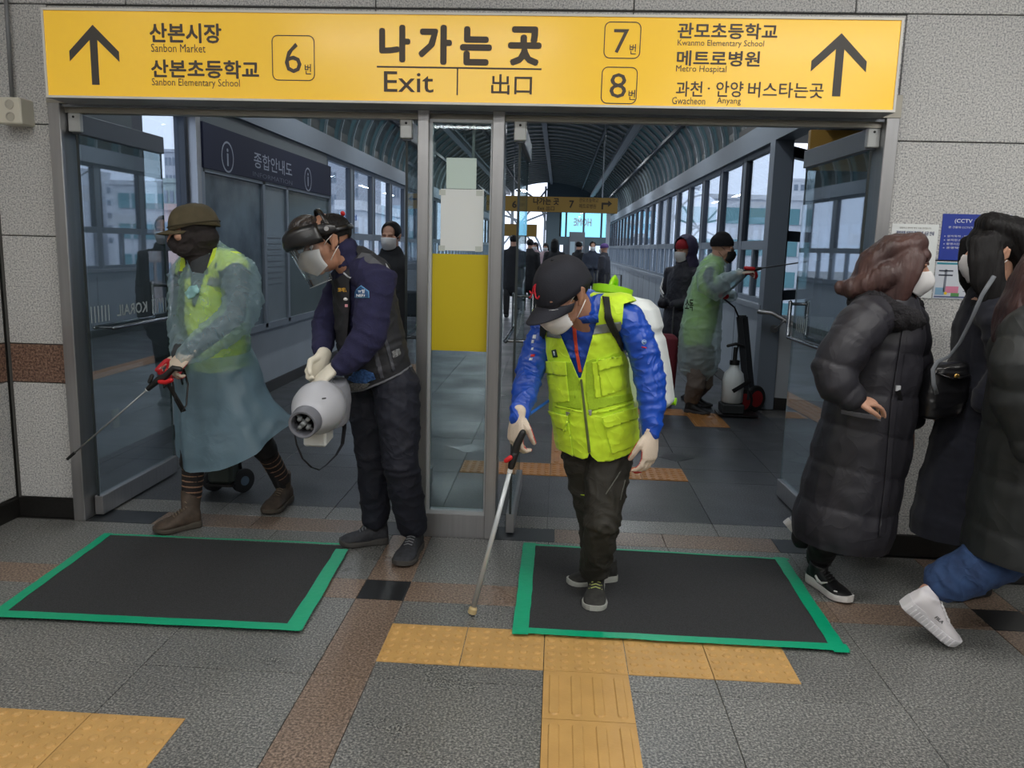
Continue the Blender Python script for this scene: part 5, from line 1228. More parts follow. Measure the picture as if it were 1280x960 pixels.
    mb = MB(); ring_loft(mb, [ring(tp(776, 370), .05, .04), ring(tp(780, 374), .11, .07), ring(tp(784, 384), .132, .09), ring(tp(787, 406), .142, .10), ring(tp(788, 414), .128, .092), ring(tp(789, 421), .143, .10), ring(tp(795, 465), .150, .105), ring(tp(799, 498), .150, .105), ring(tp(801, 506), .12, .09)], 32)
    V, N, F = fuse(mb, .007, 3); mesh_obj('tank', V, F, M_TANK, T, smooth=True)
    nk = tp(765, 366); up = (Vector((.15, .15, 1))).normalized()
    MB().lathe(nk-up*.04, up, [(0, .075), (.045, .072), (.046, .06)], n=28).build('filler_neck', M_TANK, T, smooth=True, sharp=.6)
    lid = MB().lathe(nk-up*.012, up, [(0, .080), (.006, .086), (.035, .088), (.037, .080), (.022, .074), (.018, .0)], n=32).build('lid', M_LIMEP, T, smooth=True, sharp=.6)
    hpts = [nk+up*.01+lx*-.06, nk+up*.045+lx*-.035, nk+up*.062, nk+up*.045+lx*.035, nk+up*.01+lx*.06]
    MB().tube([nk+up*.01-ly*.05, nk+up*.05-ly*.03, nk+up*.062, nk+up*.05+ly*.03, nk+up*.01+ly*.05], [(.010, .017)]*5, n=10, lat=up.cross(ly)).build('lid_grip', M_LIMEP, lid, smooth=True)
    MB().bar(tp(831, 438, -.44), tp(834, 478, -.44), .02, .012).build('side_strip', M_LIMEP, T)
    MB().lathe(tp(831, 500, -.44), (1, -.4, -.05), [(0, .012), (.02, .012), (.02, .017), (.05, .017)], n=16).build('outlet_valve', M_LIMEP, T, smooth=True, sharp=.6)
    MB().tube([tp(826, 490, -.46), tp(834, 486, -.44), tp(836, 496, -.44)], .004, n=8).build('valve_clip', M_ALU, T, smooth=True)
    # hose
    MB().tube([V3(705, 488, -.58), V3(692, 497, -.60), V3(674, 509, -.70), V3(659, 520, -.80), V3(650, 548, -.90), V3(644, 562, -.92)], .0065, n=10, rnd=True).build('blue_hose', mat('blue_hose', (40, 110, 214), rough=.3), T, smooth=True)
    # lance
    tip = gnd(590, 766, .012); g = V3(643, 568, -.93)
    Ln = thing('spray_lance', tuple(tip), 'spray lance with black grip held by the person in blue jacket', 'spray lance')
    d = (tip-g).normalized()
    MB().tube([g-d*.0, g+d*.05], [(.016, .019), (.014, .016)], n=12, rnd=True).tube([g-d*.09+Vector((.01, 0, 0)), g-d*.04, g], [.013, .015, .016], n=12, rnd=True).build('grip', M_BLACK, Ln, smooth=True)
    MB().tube([g+d*.01+Vector((-.012, -.012, .0)), g+d*.02+Vector((-.026, -.010, -.004))], .010, n=10, rnd=True).build('trigger', M_REDP, Ln, smooth=True)
    MB().lathe(g+d*.045, d, [(0, .010), (.03, .010)], n=14).build('coupling', M_WHITE, Ln)
    MB().tube([g+d*.07, tip-d*.02], [.0085, .0115], n=14).build('tube', mat('lance_tube', (196, 202, 206), rough=.2, metal=.3), Ln, smooth=True)
    MB().lathe(tip-d*.03, d, [(0, .011), (.01, .017), (.03, .018)], n=14).build('nozzle', mat('nozzle_tan', (186, 166, 122), rough=.5), Ln)
build_vestman()
# ================= man in the navy vest with face shield and fogger =================
M_NAVYF = mat('navy_fleece', (36, 36, 70), rough=.9, var=.10, vscale=30, bump=.35, bscale=220, crease=(7, .35, .02))
M_BLKV = mat('black_quilted_vest', (38, 39, 44), rough=.7, var=.1, vscale=20)
M_NAVYT = mat('navy_trousers', (24, 27, 41), rough=.75, var=.12, vscale=10, crease=(7, .45, .02))
GLOVEC = mat('cream_glove', (226, 220, 204), rough=.8, bump=.25, bscale=160)
def build_navyman():
    toeL = gnd(500, 711); toeR = gnd(422, 685); heelR = gnd(482, 680)
    t = thing('person', (-.72, -.3, 0), 'person in a navy fleece and black vest bending over a grey fogger', 'person')
    lat = (.70, -.71, 0); f = Vector((-.82, -.42, -.40)); hc = V3(409, 303, -.42); fr = Frame(hc, f, up=(-.25, 0, 1), k=1.05, roll=-.02)
    nb = V3(440, 330, -.36)
    hipL, hipR = V3(495, 482, -.34), V3(460, 488, -.18)
    shL, elL, wrL = V3(472, 350, -.46), V3(462, 418, -.50), V3(420, 461, -.52)
    shR, elR, wrR = V3(430, 352, -.20), V3(405, 408, -.26), V3(404, 448, -.42)
    kL, aL = V3(501, 578, -.38), toeL+Vector((.02, .22, .11))
    kR, aR = V3(468, 580, -.22), heelR+Vector((-.05, .0, .11))
    trp = [V3(446, 345, -.34), V3(455, 380, -.32), V3(463, 415, -.30), V3(470, 450, -.28), V3(478, 478, -.27)]
    bodyt = [(trp, [(.12, .09), (.12, .09), (.11, .08), (.11, .08), (.11, .08)], lat), ([nb, shL, elL, wrL], [.05, .045, .030, .022]), ([nb, shR, elR, wrR], [.05, .045, .030, .022]),
             ([hipL, kL, aL+Vector((0, 0, -.04))], [.055, .045, .036]), ([hipR, kR, aR+Vector((0, 0, -.04))], [.055, .045, .036])]
    V, F = head_mesh(fr, nb-Vector((-.02, 0, .05)))
    person_body(t, SKIN2, bodyt, [(V, F)])
    eyes(fr, t, EYE_W, EYE_D); brows(fr, t, HAIR)
    mb = MB(); mb.blob(fr.p(0, -.026, .032), (.081*1.05, .096*1.05, .080*1.05), fr.R); V, N, F = fuse(mb, .005, 1); h = mesh_obj('hair', V, F, HAIR, t, smooth=True)
    cut_mesh(h, [(fr.p(0, .048, .06), (fr.f*1.0-fr.u*.15)), (fr.p(0, -.03, -.045), (-fr.u-fr.f*.0))]); cutout(h, P_([(424, 296), (436, 292), (438, 312), (424, 318)], -.5), mind=-.2, depth=.08)
    mask(fr, t, MASKW, MASKS, beak=True)
    # fleece jacket
    jk = garment('fleece_jacket', t, M_NAVYF, [
        (trp[:4], [(.125, .10), (.14, .115), (.135, .11), (.13, .105)], lat),
        ([V3(455, 340, -.42), shL, V3(466, 384, -.48), elL, V3(443, 444, -.515), V3(427, 457, -.52)], [.075, .088, .083, .080, .065, .050]),
        ([V3(438, 342, -.26), shR, elR, V3(403, 438, -.38)], [.075, .075, .062, .046]),
        ([V3(447, 345, -.35), V3(436, 325, -.37), V3(428, 312, -.39)], [.075, .075, .068])],
        voxel=.008, amp=.008, freq=11, joint=.1, seed=21, along=.6)
    # vest
    vt = garment('black_vest', t, M_BLKV, [
        ([V3(446, 338, -.345), V3(454, 362, -.335), V3(459, 395, -.315), V3(463, 425, -.30), V3(468, 450, -.285), V3(474, 472, -.275)], [(.13, .115), (.165, .130), (.185, .140), (.195, .145), (.20, .145), (.19, .14)], lat),
        ([V3(444, 338, -.35), V3(467, 338, -.42)], [.080, .074]), ([V3(442, 340, -.34), V3(430, 346, -.24)], [.080, .072])],
        voxel=.0085, amp=.008, freq=11, joint=.2, seed=4, smooth=4)
    cutout(vt, P_([(436, 352), (446, 338), (466, 333), (484, 336), (493, 348), (494, 370), (486, 398), (470, 425), (452, 450), (430, 462), (425, 452), (433, 425), (436, 385)], -.50), mind=-.1, depth=.16)
    cutout(vt, P_([(405, 320), (440, 300), (447, 318), (430, 342), (414, 352)], -.4), mind=-.5, depth=.3)
    cutout(vt, P_([(400, 480), (426, 484), (436, 492), (455, 488), (480, 478), (500, 468), (523, 452), (540, 450), (540, 520), (400, 520)], -.35), mind=-2)
    s = vt.modifiers.new('thick', 'SOLIDIFY'); s.thickness = .006
    def vp(name, pts, m, off=.006, th=.004, Y=-.45, src=vt, par=None, dep=.3, mind=.05): return patch(src, name, P_(pts, Y), m, par or vt, off=off, th=th, depth=dep, mind=mind)
    GR = mat('grey_yoke', (84, 86, 92), rough=.7); TP = mat('dark_grey_tape', (70, 72, 80), rough=.5)
    vp('grey_yoke', [(452, 316), (462, 318), (486, 338), (492, 352), (484, 342), (470, 334), (452, 334), (444, 340), (444, 326)], GR, .004, .003, mind=-.2)
    vp('shoulder_flash', [(481, 330), (489, 341), (495, 356), (491, 356), (484, 343)], mat('pale_flash', (176, 178, 182), rough=.5), .008, .002, mind=-.3)
    vp('vertical_tape', [(474, 408), (477.5, 406), (486, 432), (494, 463), (490.5, 464.5), (482, 434)], TP, .004, .003)
    vp('vertical_tape', [(466, 434), (470, 432), (476, 455), (480, 472), (476, 474), (470, 456)], TP, .004, .003)
    vp('hem_piping', [(436, 489), (455, 485.5), (480, 475.5), (500, 465.5), (519, 452.5), (519, 455), (500, 468), (480, 478), (455, 488), (436, 491.5)], mat('piping_grey', (120, 122, 130), rough=.5), .004, .003)
    vp('white_tag', [(489, 439), (498, 435), (500.5, 443), (491, 448)], mat('tag_white', (150, 152, 154), rough=.6, c2=(70, 72, 76), vscale=160), .006, .002)
    vp('collar_piping', [(430.5, 340), (436, 345), (442, 348), (442, 349.4), (435.5, 347), (430, 342)], mat('piping_light', (170, 172, 178), rough=.5), .009, .002, mind=-.3)
    vp('blue_cloth_in_pocket', [(436, 473), (444, 465), (456, 462), (467, 466), (470, 473), (458, 478), (446, 478)], mat('blue_towel', (52, 88, 140), rough=.95, var=.3, vscale=90, bump=.8, bscale=90), .012, .008)
    vp('grey_cloth_in_pocket', [(436, 480), (448, 478), (463, 478), (460, 483), (448, 487), (437, 487)], mat('grey_towel', (124, 122, 118), rough=.95, c2=(70, 70, 70), vscale=120, bump=.8, bscale=90), .014, .008)
    # emblem on the sleeve
    EY = -.56
    bl = mat('emblem_blue', (38, 82, 130), rough=.5)
    e0 = vp('sleeve_emblem', [(443.5, 372.5), (443.5, 364), (452, 356.5), (461.5, 364), (462, 372.5)], mat('emblem_edge', (92, 150, 196), rough=.5), .004, .002, Y=EY, src=jk, par=jk)
    vp('emblem_field', [(444.5, 371.5), (444.5, 364.7), (452, 358), (460.5, 364.7), (461, 371.5)], bl, .0055, .002, Y=EY, src=jk, par=e0)
    cE = V3(452.7, 366, EY)
    def on_sleeve(body, u0, v0, u1, v1, m, par, lift=.018):
        c = V3((u0+u1)/2, (v0+v1)/2, EY); nn = (CAMP-c).normalized(); ux = _rt.copy(); ux = (ux-nn*ux.dot(nn)).normalized(); uz = nn.cross(ux)
        w_ = (V3(u1, v0, EY)-V3(u0, v0, EY)).length; h_ = (V3(u0, v1, EY)-V3(u0, v0, EY)).length
        # seat it on the sleeve by casting a ray from outside along the sleeve's own outward direction
        bm = bmesh.new(); bm.from_mesh(jk.data); from mathutils.bvhtree import BVHTree; bv = BVHTree.FromBMesh(bm); og = ORG[jk.name]
        hit = bv.ray_cast(CAMP-og, -nn)[0]; bm.free(); d = ((hit+og)-c).dot(nn) if hit else 0
        o_ = c+nn*(d+lift)-ux*w_/2-uz*h_/2
        return text('emblem_lettering', body, o_, w_, h_, m, par, ux=ux, uz=uz, bold=.02, depth=0)
    on_sleeve('NEPA', 445.6, 367.6, 457.8, 371.2, mat('emblem_white', (216, 220, 224), rough=.5), e0)
    on_sleeve('ㅠ빌', 447.4, 361.6, 456.0, 366.4, mat('emblem_white', (216, 220, 224), rough=.5), e0)
    EY = -.44
    def on_vest(body, u0, v0, u1, v1, m, tilt=0):
        c = V3((u0+u1)/2, (v0+v1)/2, -.42); nn = (CAMP-c).normalized(); ux = (_rt-nn*_rt.dot(nn)).normalized(); uz = nn.cross(ux)
        w_ = (V3(u1, v0, -.42)-V3(u0, v0, -.42)).length; h_ = (V3(u0, v1, -.42)-V3(u0, v0, -.42)).length
        from mathutils.bvhtree import BVHTree
        bm = bmesh.new(); bm.from_mesh(vt.data); bv = BVHTree.FromBMesh(bm); hit = bv.ray_cast(CAMP-ORG[vt.name], -nn)[0]; bm.free()
        d = ((hit+ORG[vt.name])-c).dot(nn) if hit else 0
        return text('chest_lettering', body, c+nn*(d+.010)-ux*w_/2-uz*h_/2, w_, h_, m, vt, ux=ux, uz=uz, bold=.02, depth=0)
    on_vest('코레일', 422.5, 359.5, 434.5, 365, mat('gold_thread', (206, 158, 40), rough=.5))
    MB().blob(V3(432, 374, -.475), (.010, .006, .007)).build('white_clip', MASKW, vt, smooth=True); boxo('clip_tag', tuple(V3(433, 382, -.47)-Vector((.006, .004, .006))), tuple(V3(433, 382, -.47)+Vector((.006, .002, .006))), mat('clip_pink', (214, 150, 160), rough=.5), vt)
    # trousers
    garment('trousers', t, M_NAVYT, [
        ([V3(486, 462, -.31), hipL, hipL.lerp(kL, .5), kL, kL.lerp(aL, .5), aL+Vector((0, 0, .03))], [.10, .112, .100, .084, .080, .074]),
        ([V3(470, 462, -.23), hipR, hipR.lerp(kR, .5), kR, kR.lerp(aR, .5), aR+Vector((0, 0, .03))], [.10, .108, .098, .082, .076, .070])], voxel=.009, amp=.011, freq=9, joint=.2, seed=8, along=.8)
    MS = mat('shoe_charcoal', (48, 50, 56), rough=.75, var=.3, vscale=50); MO = mat('sole_dark', (70, 68, 66), rough=.8); ML = mat('lace_grey', (128, 130, 134), rough=.7)
    shoe('shoe', t, toeL+Vector((0, 0, .002)), toeL+Vector((.035, .29, .002)), MS, MO, ML, w=.055, hgt=1.1)
    shoe('shoe', t, toeR+Vector((0, .03, .002)), Vector((heelR.x+.01, heelR.y+.02, .002)), MS, MO, ML, w=.055, hgt=1.1)
    # gloves
    gh = V3(398, 484, -.57)
    glove('glove', t, GLOVEC, wrL+Vector((.0, 0, .01)), Vector((-.72, -.12, -.62)), Vector((.25, .35, -.85)), Vector((.3, .9, -.1)), (.75, .9, .6), .6, k=1.12, fat=1.2, spread=.02)
    glove('glove', t, GLOVEC, wrR+Vector((0, 0, .01)), Vector((-.30, -.35, -.80)), Vector((.3, -.6, -.3)), Vector((.2, -.9, 0)), (.6, .8, .6), .6, k=1.1, fat=1.2, spread=.02)
    # face shield: black hood brim and headband, clear visor
    FS = thing('face_shield', tuple(hc), 'black brimmed face shield with clear visor above the navy fleece', 'face shield')
    MB_ = mat('shield_black', (22, 22, 25), rough=.3, spec=.6)
    nu = 26; vs = []
    for j, (dy, dz, w_) in enumerate(((.0, .066, .088), (.040, .070, .098), (.066, .048, .104), (.076, .012, .108), (.070, -.010, .107))):
        for i in range(nu+1):
            a = (-1+2*i/nu)*1.5; c_ = math.cos(a); vs.append(fr.p(w_*math.sin(a), .010+(.090+dy)*c_**.8 if c_ > 0 else .01, dz+.035-.020*(1-c_)))
    fs = [(j*(nu+1)+i, j*(nu+1)+i+1, (j+1)*(nu+1)+i+1, (j+1)*(nu+1)+i) for j in range(4) for i in range(nu)]
    b_ = mesh_obj('brow_guard', vs, fs, MB_, FS, smooth=True); s = b_.modifiers.new('thick', 'SOLIDIFY'); s.thickness = .005
    for sg in (-1, 1): MB().tube([fr.p(sg*.095, .03, .060), fr.p(sg*.099, .0, .050), fr.p(sg*.096, -.035, .040)], [.020, .024, .018], n=14, lat=fr.u, flat=.4, rnd=True).build('side_pivot', MB_, FS, smooth=True); MB().lathe(fr.p(sg*.106, .0, .050), fr.r*sg, [(0, .010), (.006, .010)], n=14).build('pivot_knob', mat('knob_grey', (150, 150, 152), rough=.3), FS)
    ring = [fr.p(.094*math.sin(a), -.014+.112*math.cos(a), .050-.028*(1-math.cos(a))/2) for a in [2*PI*i/28 for i in range(29)]]
    MB().tube(ring, [(.011, .003)]*29, n=8, lat=fr.u).build('headband', MB_, FS, smooth=True)
    tp_ = [fr.p(.088*math.cos(a), -.016, .045+.095*math.sin(a)) for a in [PI*i/14 for i in range(15)]]
    MB().tube(tp_, [(.010, .003)]*15, n=8, lat=fr.f).build('crown_strap', MB_, FS, smooth=True)
    MB().blob(fr.p(.0, .062, .098), (.074, .070, .045), fr.R).build('folded_hood', mat('hood_cloth', (44, 38, 38), rough=.35, spec=.6, crease=(16, .6, .02)), FS, smooth=True)
    MB().blob(fr.p(.02, -.115, .085), (.014, .010, .012), fr.R).build('red_ratchet', M_REDP, FS, smooth=True)
    vs = []; nu = 24; nv = 8
    for j in range(nv+1):
        q = j/nv
        for i in range(nu+1):
            a = (-1+2*i/nu)*1.35; c_ = math.cos(a); vs.append(fr.p((.108-.018*q)*math.sin(a)*(1-.35*q*q*abs(math.sin(a))), .012+(.152-.02*q)*c_**.8, .040-.185*q+.020*(1-c_)*(1-q)))
    fs = [(j*(nu+1)+i, j*(nu+1)+i+1, (j+1)*(nu+1)+i+1, (j+1)*(nu+1)+i) for j in range(nv) for i in range(nu)]
    mesh_obj('clear_visor', vs, fs, glassm('visor_film', (.90, .93, .94, 1), .9, rough=.05, fog=.05, fogc=(.7, .75, .78, 1)), FS, smooth=True)
    MB().tube([fr.p((.108-.018)*math.sin(a)*(1-.35*abs(math.sin(a))), .012+.132*math.cos(a)**.8, -.145) for a in [(-1+2*i/20)*1.3 for i in range(21)]], .0012, n=6).build('visor_rim', mat('visor_rim', (150, 156, 160), rough=.3), FS, smooth=True)
    c_ = fr.p(-.0, 0, 0)
    l0 = V3(410, 310, -.62); nn = (CAMP-l0).normalized(); ux = (_rt*.95+_up*.3).normalized(); uz = nn.cross(ux)
    # ---- fogger ----
    FG = thing('fogger', tuple(V3(398, 552, -.62)), 'grey handheld fogging machine with round fan nozzle and black strap', 'fogger')
    M_FG = mat('fogger_grey', (186, 188, 196), rough=.4); M_FD = mat('fogger_dark', (112, 114, 122), rough=.45)
    nz_ = V3(379, 530, -.84); bc = V3(397, 511, -.66); ax = (nz_-bc).normalized(); lx_ = ax.cross(Vector((0, 0, 1))).normalized()
    MB().lathe(bc, ax, [(-.125, .03), (-.12, .070), (-.09, .098), (-.03, .112), (.02, .108), (.06, .092), (.10, .074), (.125, .062)], n=36, lat=lx_).build('round_housing', M_FG, FG, smooth=True)
    noz = MB().lathe(nz_-ax*.05, ax, [(0, .060), (.005, .064), (.055, .060), (.062, .056), (.060, .048), (-.0, .046), (-.002, .001)], n=36, lat=lx_).build('nozzle_ring', M_FD, FG, smooth=True, sharp=.6)
    MB().lathe(nz_-ax*.046, ax, [(0, .046), (.001, .002)], n=24).build('nozzle_inside', M_BLACK, noz)
    fan = MB(); up_ = ax.cross(lx_)
    for k in range(4):
        a = PI/4+k*PI/2; dv = lx_*math.cos(a)+up_*math.sin(a); fan.tube([nz_-ax*.02, nz_-ax*.02+dv*.044], .006, n=8)
        fan.lathe(nz_-ax*.03+dv*.024, ax, [(0, .011), (.03, .008)], n=12)
    fan.lathe(nz_-ax*.035, ax, [(0, .014), (.04, .010)], n=14).build('fan_hub', mat('fan_grey', (130, 134, 136), rough=.5), noz, smooth=True)
    rb_ = V3(418, 503, -.52)
    mb = MB(); ring_loft(mb, [(rb_+Vector((0, 0, .09)), lx_*.05, ax*.09), (rb_+Vector((0, 0, .05)), lx_*.065, ax*.11), (rb_, lx_*.07, ax*.12), (rb_-Vector((0, 0, .09)), lx_*.06, ax*.10)], 28)
    V, N, F = fuse(mb, .006, 3); mesh_obj('motor_housing', V, F, mat('fogger_mid', (142, 144, 152), rough=.45), FG, smooth=True)
    bx0 = V3(398, 536, -.62); M3 = Matrix.Translation(bx0) @ Matrix((lx_, -ax.cross(lx_).cross(lx_).normalized(), Vector((0, 0, 1)))).transposed().to_4x4()
    bevel(MB().box((-.050, -.055, -.060), (.050, .055, .03), M3).build('solution_tank', mat('tank_cream', (206, 208, 206), rough=.4), FG), .008)
    hd = [V3(388, 490, -.64), V3(392, 483, -.60), V3(404, 478, -.56), V3(418, 482, -.50), V3(422, 490, -.48)]
    MB().tube(hd, .013, n=12, rnd=True).build('handle', M_FD, FG, smooth=True); MB().tube([V3(388, 489, -.655), V3(395, 487.5, -.65), V3(404, 486, -.64)], [.009, .011, .009], n=10, rnd=True).build('red_trigger', M_REDP, FG, smooth=True)
    for u, v in ((394, 508), (405, 498)): MB().tube([V3(u-1.6, v+.2, -.773), V3(u+1.8, v-.2, -.772)], .0035, n=6, rnd=True).build('screw_recess', M_BLACK, FG)
    MB().tube([V3(374, 498, -.72), V3(372, 512, -.77), V3(369, 522, -.80)], [(.014, .002), (.011, .002), (.006, .002)], n=8, lat=lx_).build('black_flap', M_BLACK, FG)
    MB().tube([V3(375, 507, -.75), V3(380, 504, -.76), V3(386, 497, -.75)], .0022, n=6).tube([V3(377, 510, -.755), V3(381, 512, -.765), V3(380, 507, -.76)], .0018, n=6).build('wire_clip', M_ALU, FG)
    sp = [V3(426, 494, -.50), V3(430, 510, -.48), V3(430.5, 535, -.50), V3(428, 555, -.54), V3(420, 569, -.60), V3(408, 581, -.66), V3(399, 587.5, -.70), V3(389, 584, -.74), V3(378, 573, -.78), V3(371, 556, -.80), V3(368, 541, -.80), V3(369, 528, -.80)]
    MB().tube(sp, [(.012, .0018), (.012, .0018), (.012, .0018), (.011, .0018), (.008, .0018), (.006, .0018), (.006, .0018), (.006, .0018), (.005, .0018), (.005, .0018), (.004, .0018), (.004, .0018)], n=8, lat=(.8, -.3, .3)).build('carry_strap', M_BLKCLOTH, FG)
build_navyman()
# ================= man in the translucent apron (left) =================
M_FILM = film('clear_blue_film', (182, 214, 228), .34, rough=.22, bump=.55, bscale=11)
M_FILM2 = film('clear_blue_skirt', (150, 184, 204), .58, rough=.3, bump=.4, bscale=8)
M_OLCAP = mat('olive_cap', (84, 76, 56), rough=.85, var=.12, vscale=20, bump=.2, bscale=200)
M_BALA = mat('dark_balaclava', (38, 32, 32), rough=.85, var=.15, vscale=14)
M_DGREY = mat('dark_grey_clothes', (58, 62, 66), rough=.8, var=.12, vscale=10)
M_BLKT = mat('black_tights', (26, 25, 27), rough=.7)
def build_apronman():
    toeF, heelF = gnd(192, 668), gnd(250, 657); toeB = gnd(333, 645)
    t = thing('person', (-1.65, 0, 0), 'person in an olive cap, lime vest and long translucent apron striding left', 'person')
    lat = (.50, -.866, 0)
    hc = V3(241, 287, -.03); fr = Frame(hc, (-.86, -.34, -.25), up=(-.15, 0, 1), k=1.06)
    nb = V3(258, 322, .03)
    hipA, hipB = V3(262, 485, .0), V3(286, 485, .14)
    kA, aA = V3(243, 555, .0), heelF+Vector((-.045, .01, .13)); kB, aB = V3(322, 545, .20), toeB+Vector((.02, .22, .13))
    shL, elL, wrL = V3(298, 345, -.13), V3(294, 396, -.26), V3(236, 440, -.36)
    shR, elR, wrR = V3(232, 348, .20), V3(228, 400, .08), V3(225, 445, -.14)
    trp = [V3(262, 338, .04), V3(266, 365, .05), V3(268, 400, .06), V3(270, 440, .07), V3(272, 480, .08)]
    bodyt = [(trp, [(.14, .09), (.14, .10), (.13, .10), (.13, .10), (.13, .10)], lat), ([nb, shL, elL, wrL], [.05, .045, .032, .024]), ([nb, shR, elR, wrR], [.05, .045, .032, .024]),
             ([hipA, kA, aA+Vector((0, 0, -.05))], [.07, .048, .036]), ([hipB, kB, aB+Vector((0, 0, -.05))], [.07, .048, .036])]
    V, F = head_mesh(fr, nb-Vector((-.01, 0, .05)), ears=False); person_body(t, SKIN, bodyt, [(V, F)]); eyes(fr, t, EYE_W, EYE_D)
    # balaclava: a slightly larger head and neck with a gap at the eyes
    mb = MB(); k = fr.k
    for c, r in (((0, -.014, .032), (.081, .102, .088)), ((0, .030, -.022), (.070, .066, .080)), ((0, .040, -.074), (.060, .064, .052)), ((0, -.030, -.050), (.076, .076, .056)), ((0, .086, -.046), (.034, .040, .046))): mb.blob(fr.p(*c), tuple(x*k for x in r), fr.R)
    mb.tube([fr.p(0, -.02, -.04), V3(252, 312, .01), V3(257, 328, .03)], [.078, .084, .094], n=18)
    V, N, F = fuse(mb, .006, 2); V = folds(V, N, [(fr.p(0, 0, .1), V3(257, 326, .03))], .006, 26, joint=.1, seed=2)
    bl = mesh_obj('balaclava', V, F, M_BALA, t, smooth=True)
    cutout(bl, [fr.p(-.060, .09, .026), fr.p(.060, .09, .026), fr.p(.060, .09, -.010), fr.p(0, .1, -.002), fr.p(-.060, .09, -.010)], n=fr.f, mind=.0, depth=.055)
    cp = cap(Frame(fr.p(0, 0, .004), (fr.f+Vector((0, 0, .12))), fr.u, k=1.08), t, M_OLCAP, brim=.062, tall=.92, flat=True, name='army_cap')
    MB().tube([fr.p(.098*math.sin(a), -.012+.118*math.cos(a), .034-.012*(1-math.cos(a))) for a in [2*PI*i/28 for i in range(29)]], [(.0022, .0016)]*29, n=6, lat=fr.u).build('cap_seam', mat('olive_dark', (58, 52, 38), rough=.9), cp)
    # dark jacket inside
    garment('dark_jacket', t, M_DGREY, [(trp, [(.155, .115), (.165, .12), (.16, .12), (.16, .12), (.16, .12)], lat), ([V3(285, 335, -.08), shL, elL, wrL], [.07, .062, .05, .04]), ([V3(240, 338, .15), shR, elR, wrR], [.07, .062, .05, .04])], voxel=.011, amp=.006, freq=14, seed=1)
    # lime vest
    vt = garment('safety_vest', t, mat('lime_vest_pale', (220, 250, 70), rough=.6, var=.05, vscale=20, sheen=.2, crease=(6, .4, .02)), [
        ([V3(262, 330, .04), V3(265, 350, .04), V3(267, 380, .05), V3(270, 420, .06), V3(273, 460, .07), V3(274, 478, .07)], [(.13, .105), (.17, .130), (.18, .140), (.185, .145), (.19, .15), (.19, .15)], lat),
        ([V3(262, 330, .03), V3(290, 334, -.08)], [.085, .080]), ([V3(258, 330, .05), V3(240, 337, .14)], [.085, .080])], voxel=.009, amp=.010, freq=12, joint=.2, seed=6)
    cutout(vt, P_([(232, 300), (272, 296), (262, 324), (252, 356), (244, 384), (240, 384), (238, 352), (234, 330)], -.1), mind=-.3, depth=.25)
    cutout(vt, P_([(200, 458), (232, 463), (262, 467), (290, 464), (318, 455), (330, 450), (330, 520), (200, 520)], -.05), mind=-2)
    s = vt.modifiers.new('thick', 'SOLIDIFY'); s.thickness = .003
    def vp(name, pts, m, off=.004, th=.003, Y=-.1, par=None): return patch(vt, name, P_(pts, Y), m, par or vt, off=off, th=th, depth=.3)
    vp('reflective_strip', [(222, 339), (236, 338), (238, 348), (222, 349)], M_REFL); vp('dark_badge', [(223, 351), (229, 350), (230, 358), (224, 359)], mat('badge_green', (12, 46, 40), rough=.5))
    vp('reflective_strip', [(262, 345), (290, 352), (288, 362), (259, 356)], M_REFL)
    vp('waist_pocket', [(246, 432), (300, 424), (306, 452), (256, 462)], MATS['lime_vest_pale'], .008, .005)
    vp('pocket_mouth', [(277, 433), (287, 431), (287, 433), (277, 435)], M_BLKCLOTH, .010, .002)
    # translucent coat: chest, sleeves
    ct = garment('translucent_coat', t, M_FILM, [
        ([V3(262, 328, .04), V3(266, 352, .04), V3(267, 385, .05), V3(268, 425, .06), V3(268, 455, .06)], [(.13, .12), (.186, .158), (.20, .172), (.208, .180), (.213, .184)], lat),
        ([V3(282, 336, -.07), V3(300, 346, -.14), V3(305, 374, -.20), V3(294, 400, -.26), V3(262, 424, -.32), V3(233, 443, -.365)], [.102, .098, .094, .092, .074, .052]),
        ([V3(242, 338, .14), shR, V3(229, 400, .06), V3(227, 440, -.10)], [.095, .088, .076, .055])],
        voxel=.0085, amp=.014, freq=13, joint=.1, seed=31, smooth=2, along=.7)
    cut_mesh(ct, [(V3(268, 446, .06), (0, 0, -1))])
    cutout(ct, P_([(232, 298), (275, 294), (268, 322), (254, 342), (240, 340), (234, 326)], -.1), mind=-.5, depth=.25)
    patch(ct, 'chest_knot', P_([(232, 366), (238, 358), (246, 356), (250, 364), (242, 372), (236, 374)], -.1), mat('film_knot', (150, 200, 204), rough=.4), ct, off=.006, th=.006, depth=.3)
    # skirt of the apron, blown back to the right
    Rg = []
    L_ = Vector(lat).normalized(); D_ = Vector((.866, .5, 0))
    for (ul, vl, ur, vr, w_, Y) in ((222, 436, 312, 436, .15, .06), (220, 460, 320, 455, .165, .06), (219, 490, 331, 482, .18, .06), (219, 520, 343, 506, .19, .06), (220, 545, 355, 522, .20, .06), (221, 566, 364, 532, .21, .06)):
        a = V3(ul, vl, Y+.01); b = V3(ur, vr, Y-.07); c = (a+b)/2; U = (b-a)/2
        Rg.append((c, U, Vector((.2, -.95, -.10))*(w_+.05), lambda an: 1+.035*math.sin(an*7)+.02*math.sin(an*11+1)))
    vs = []; n = 64; m_ = 30
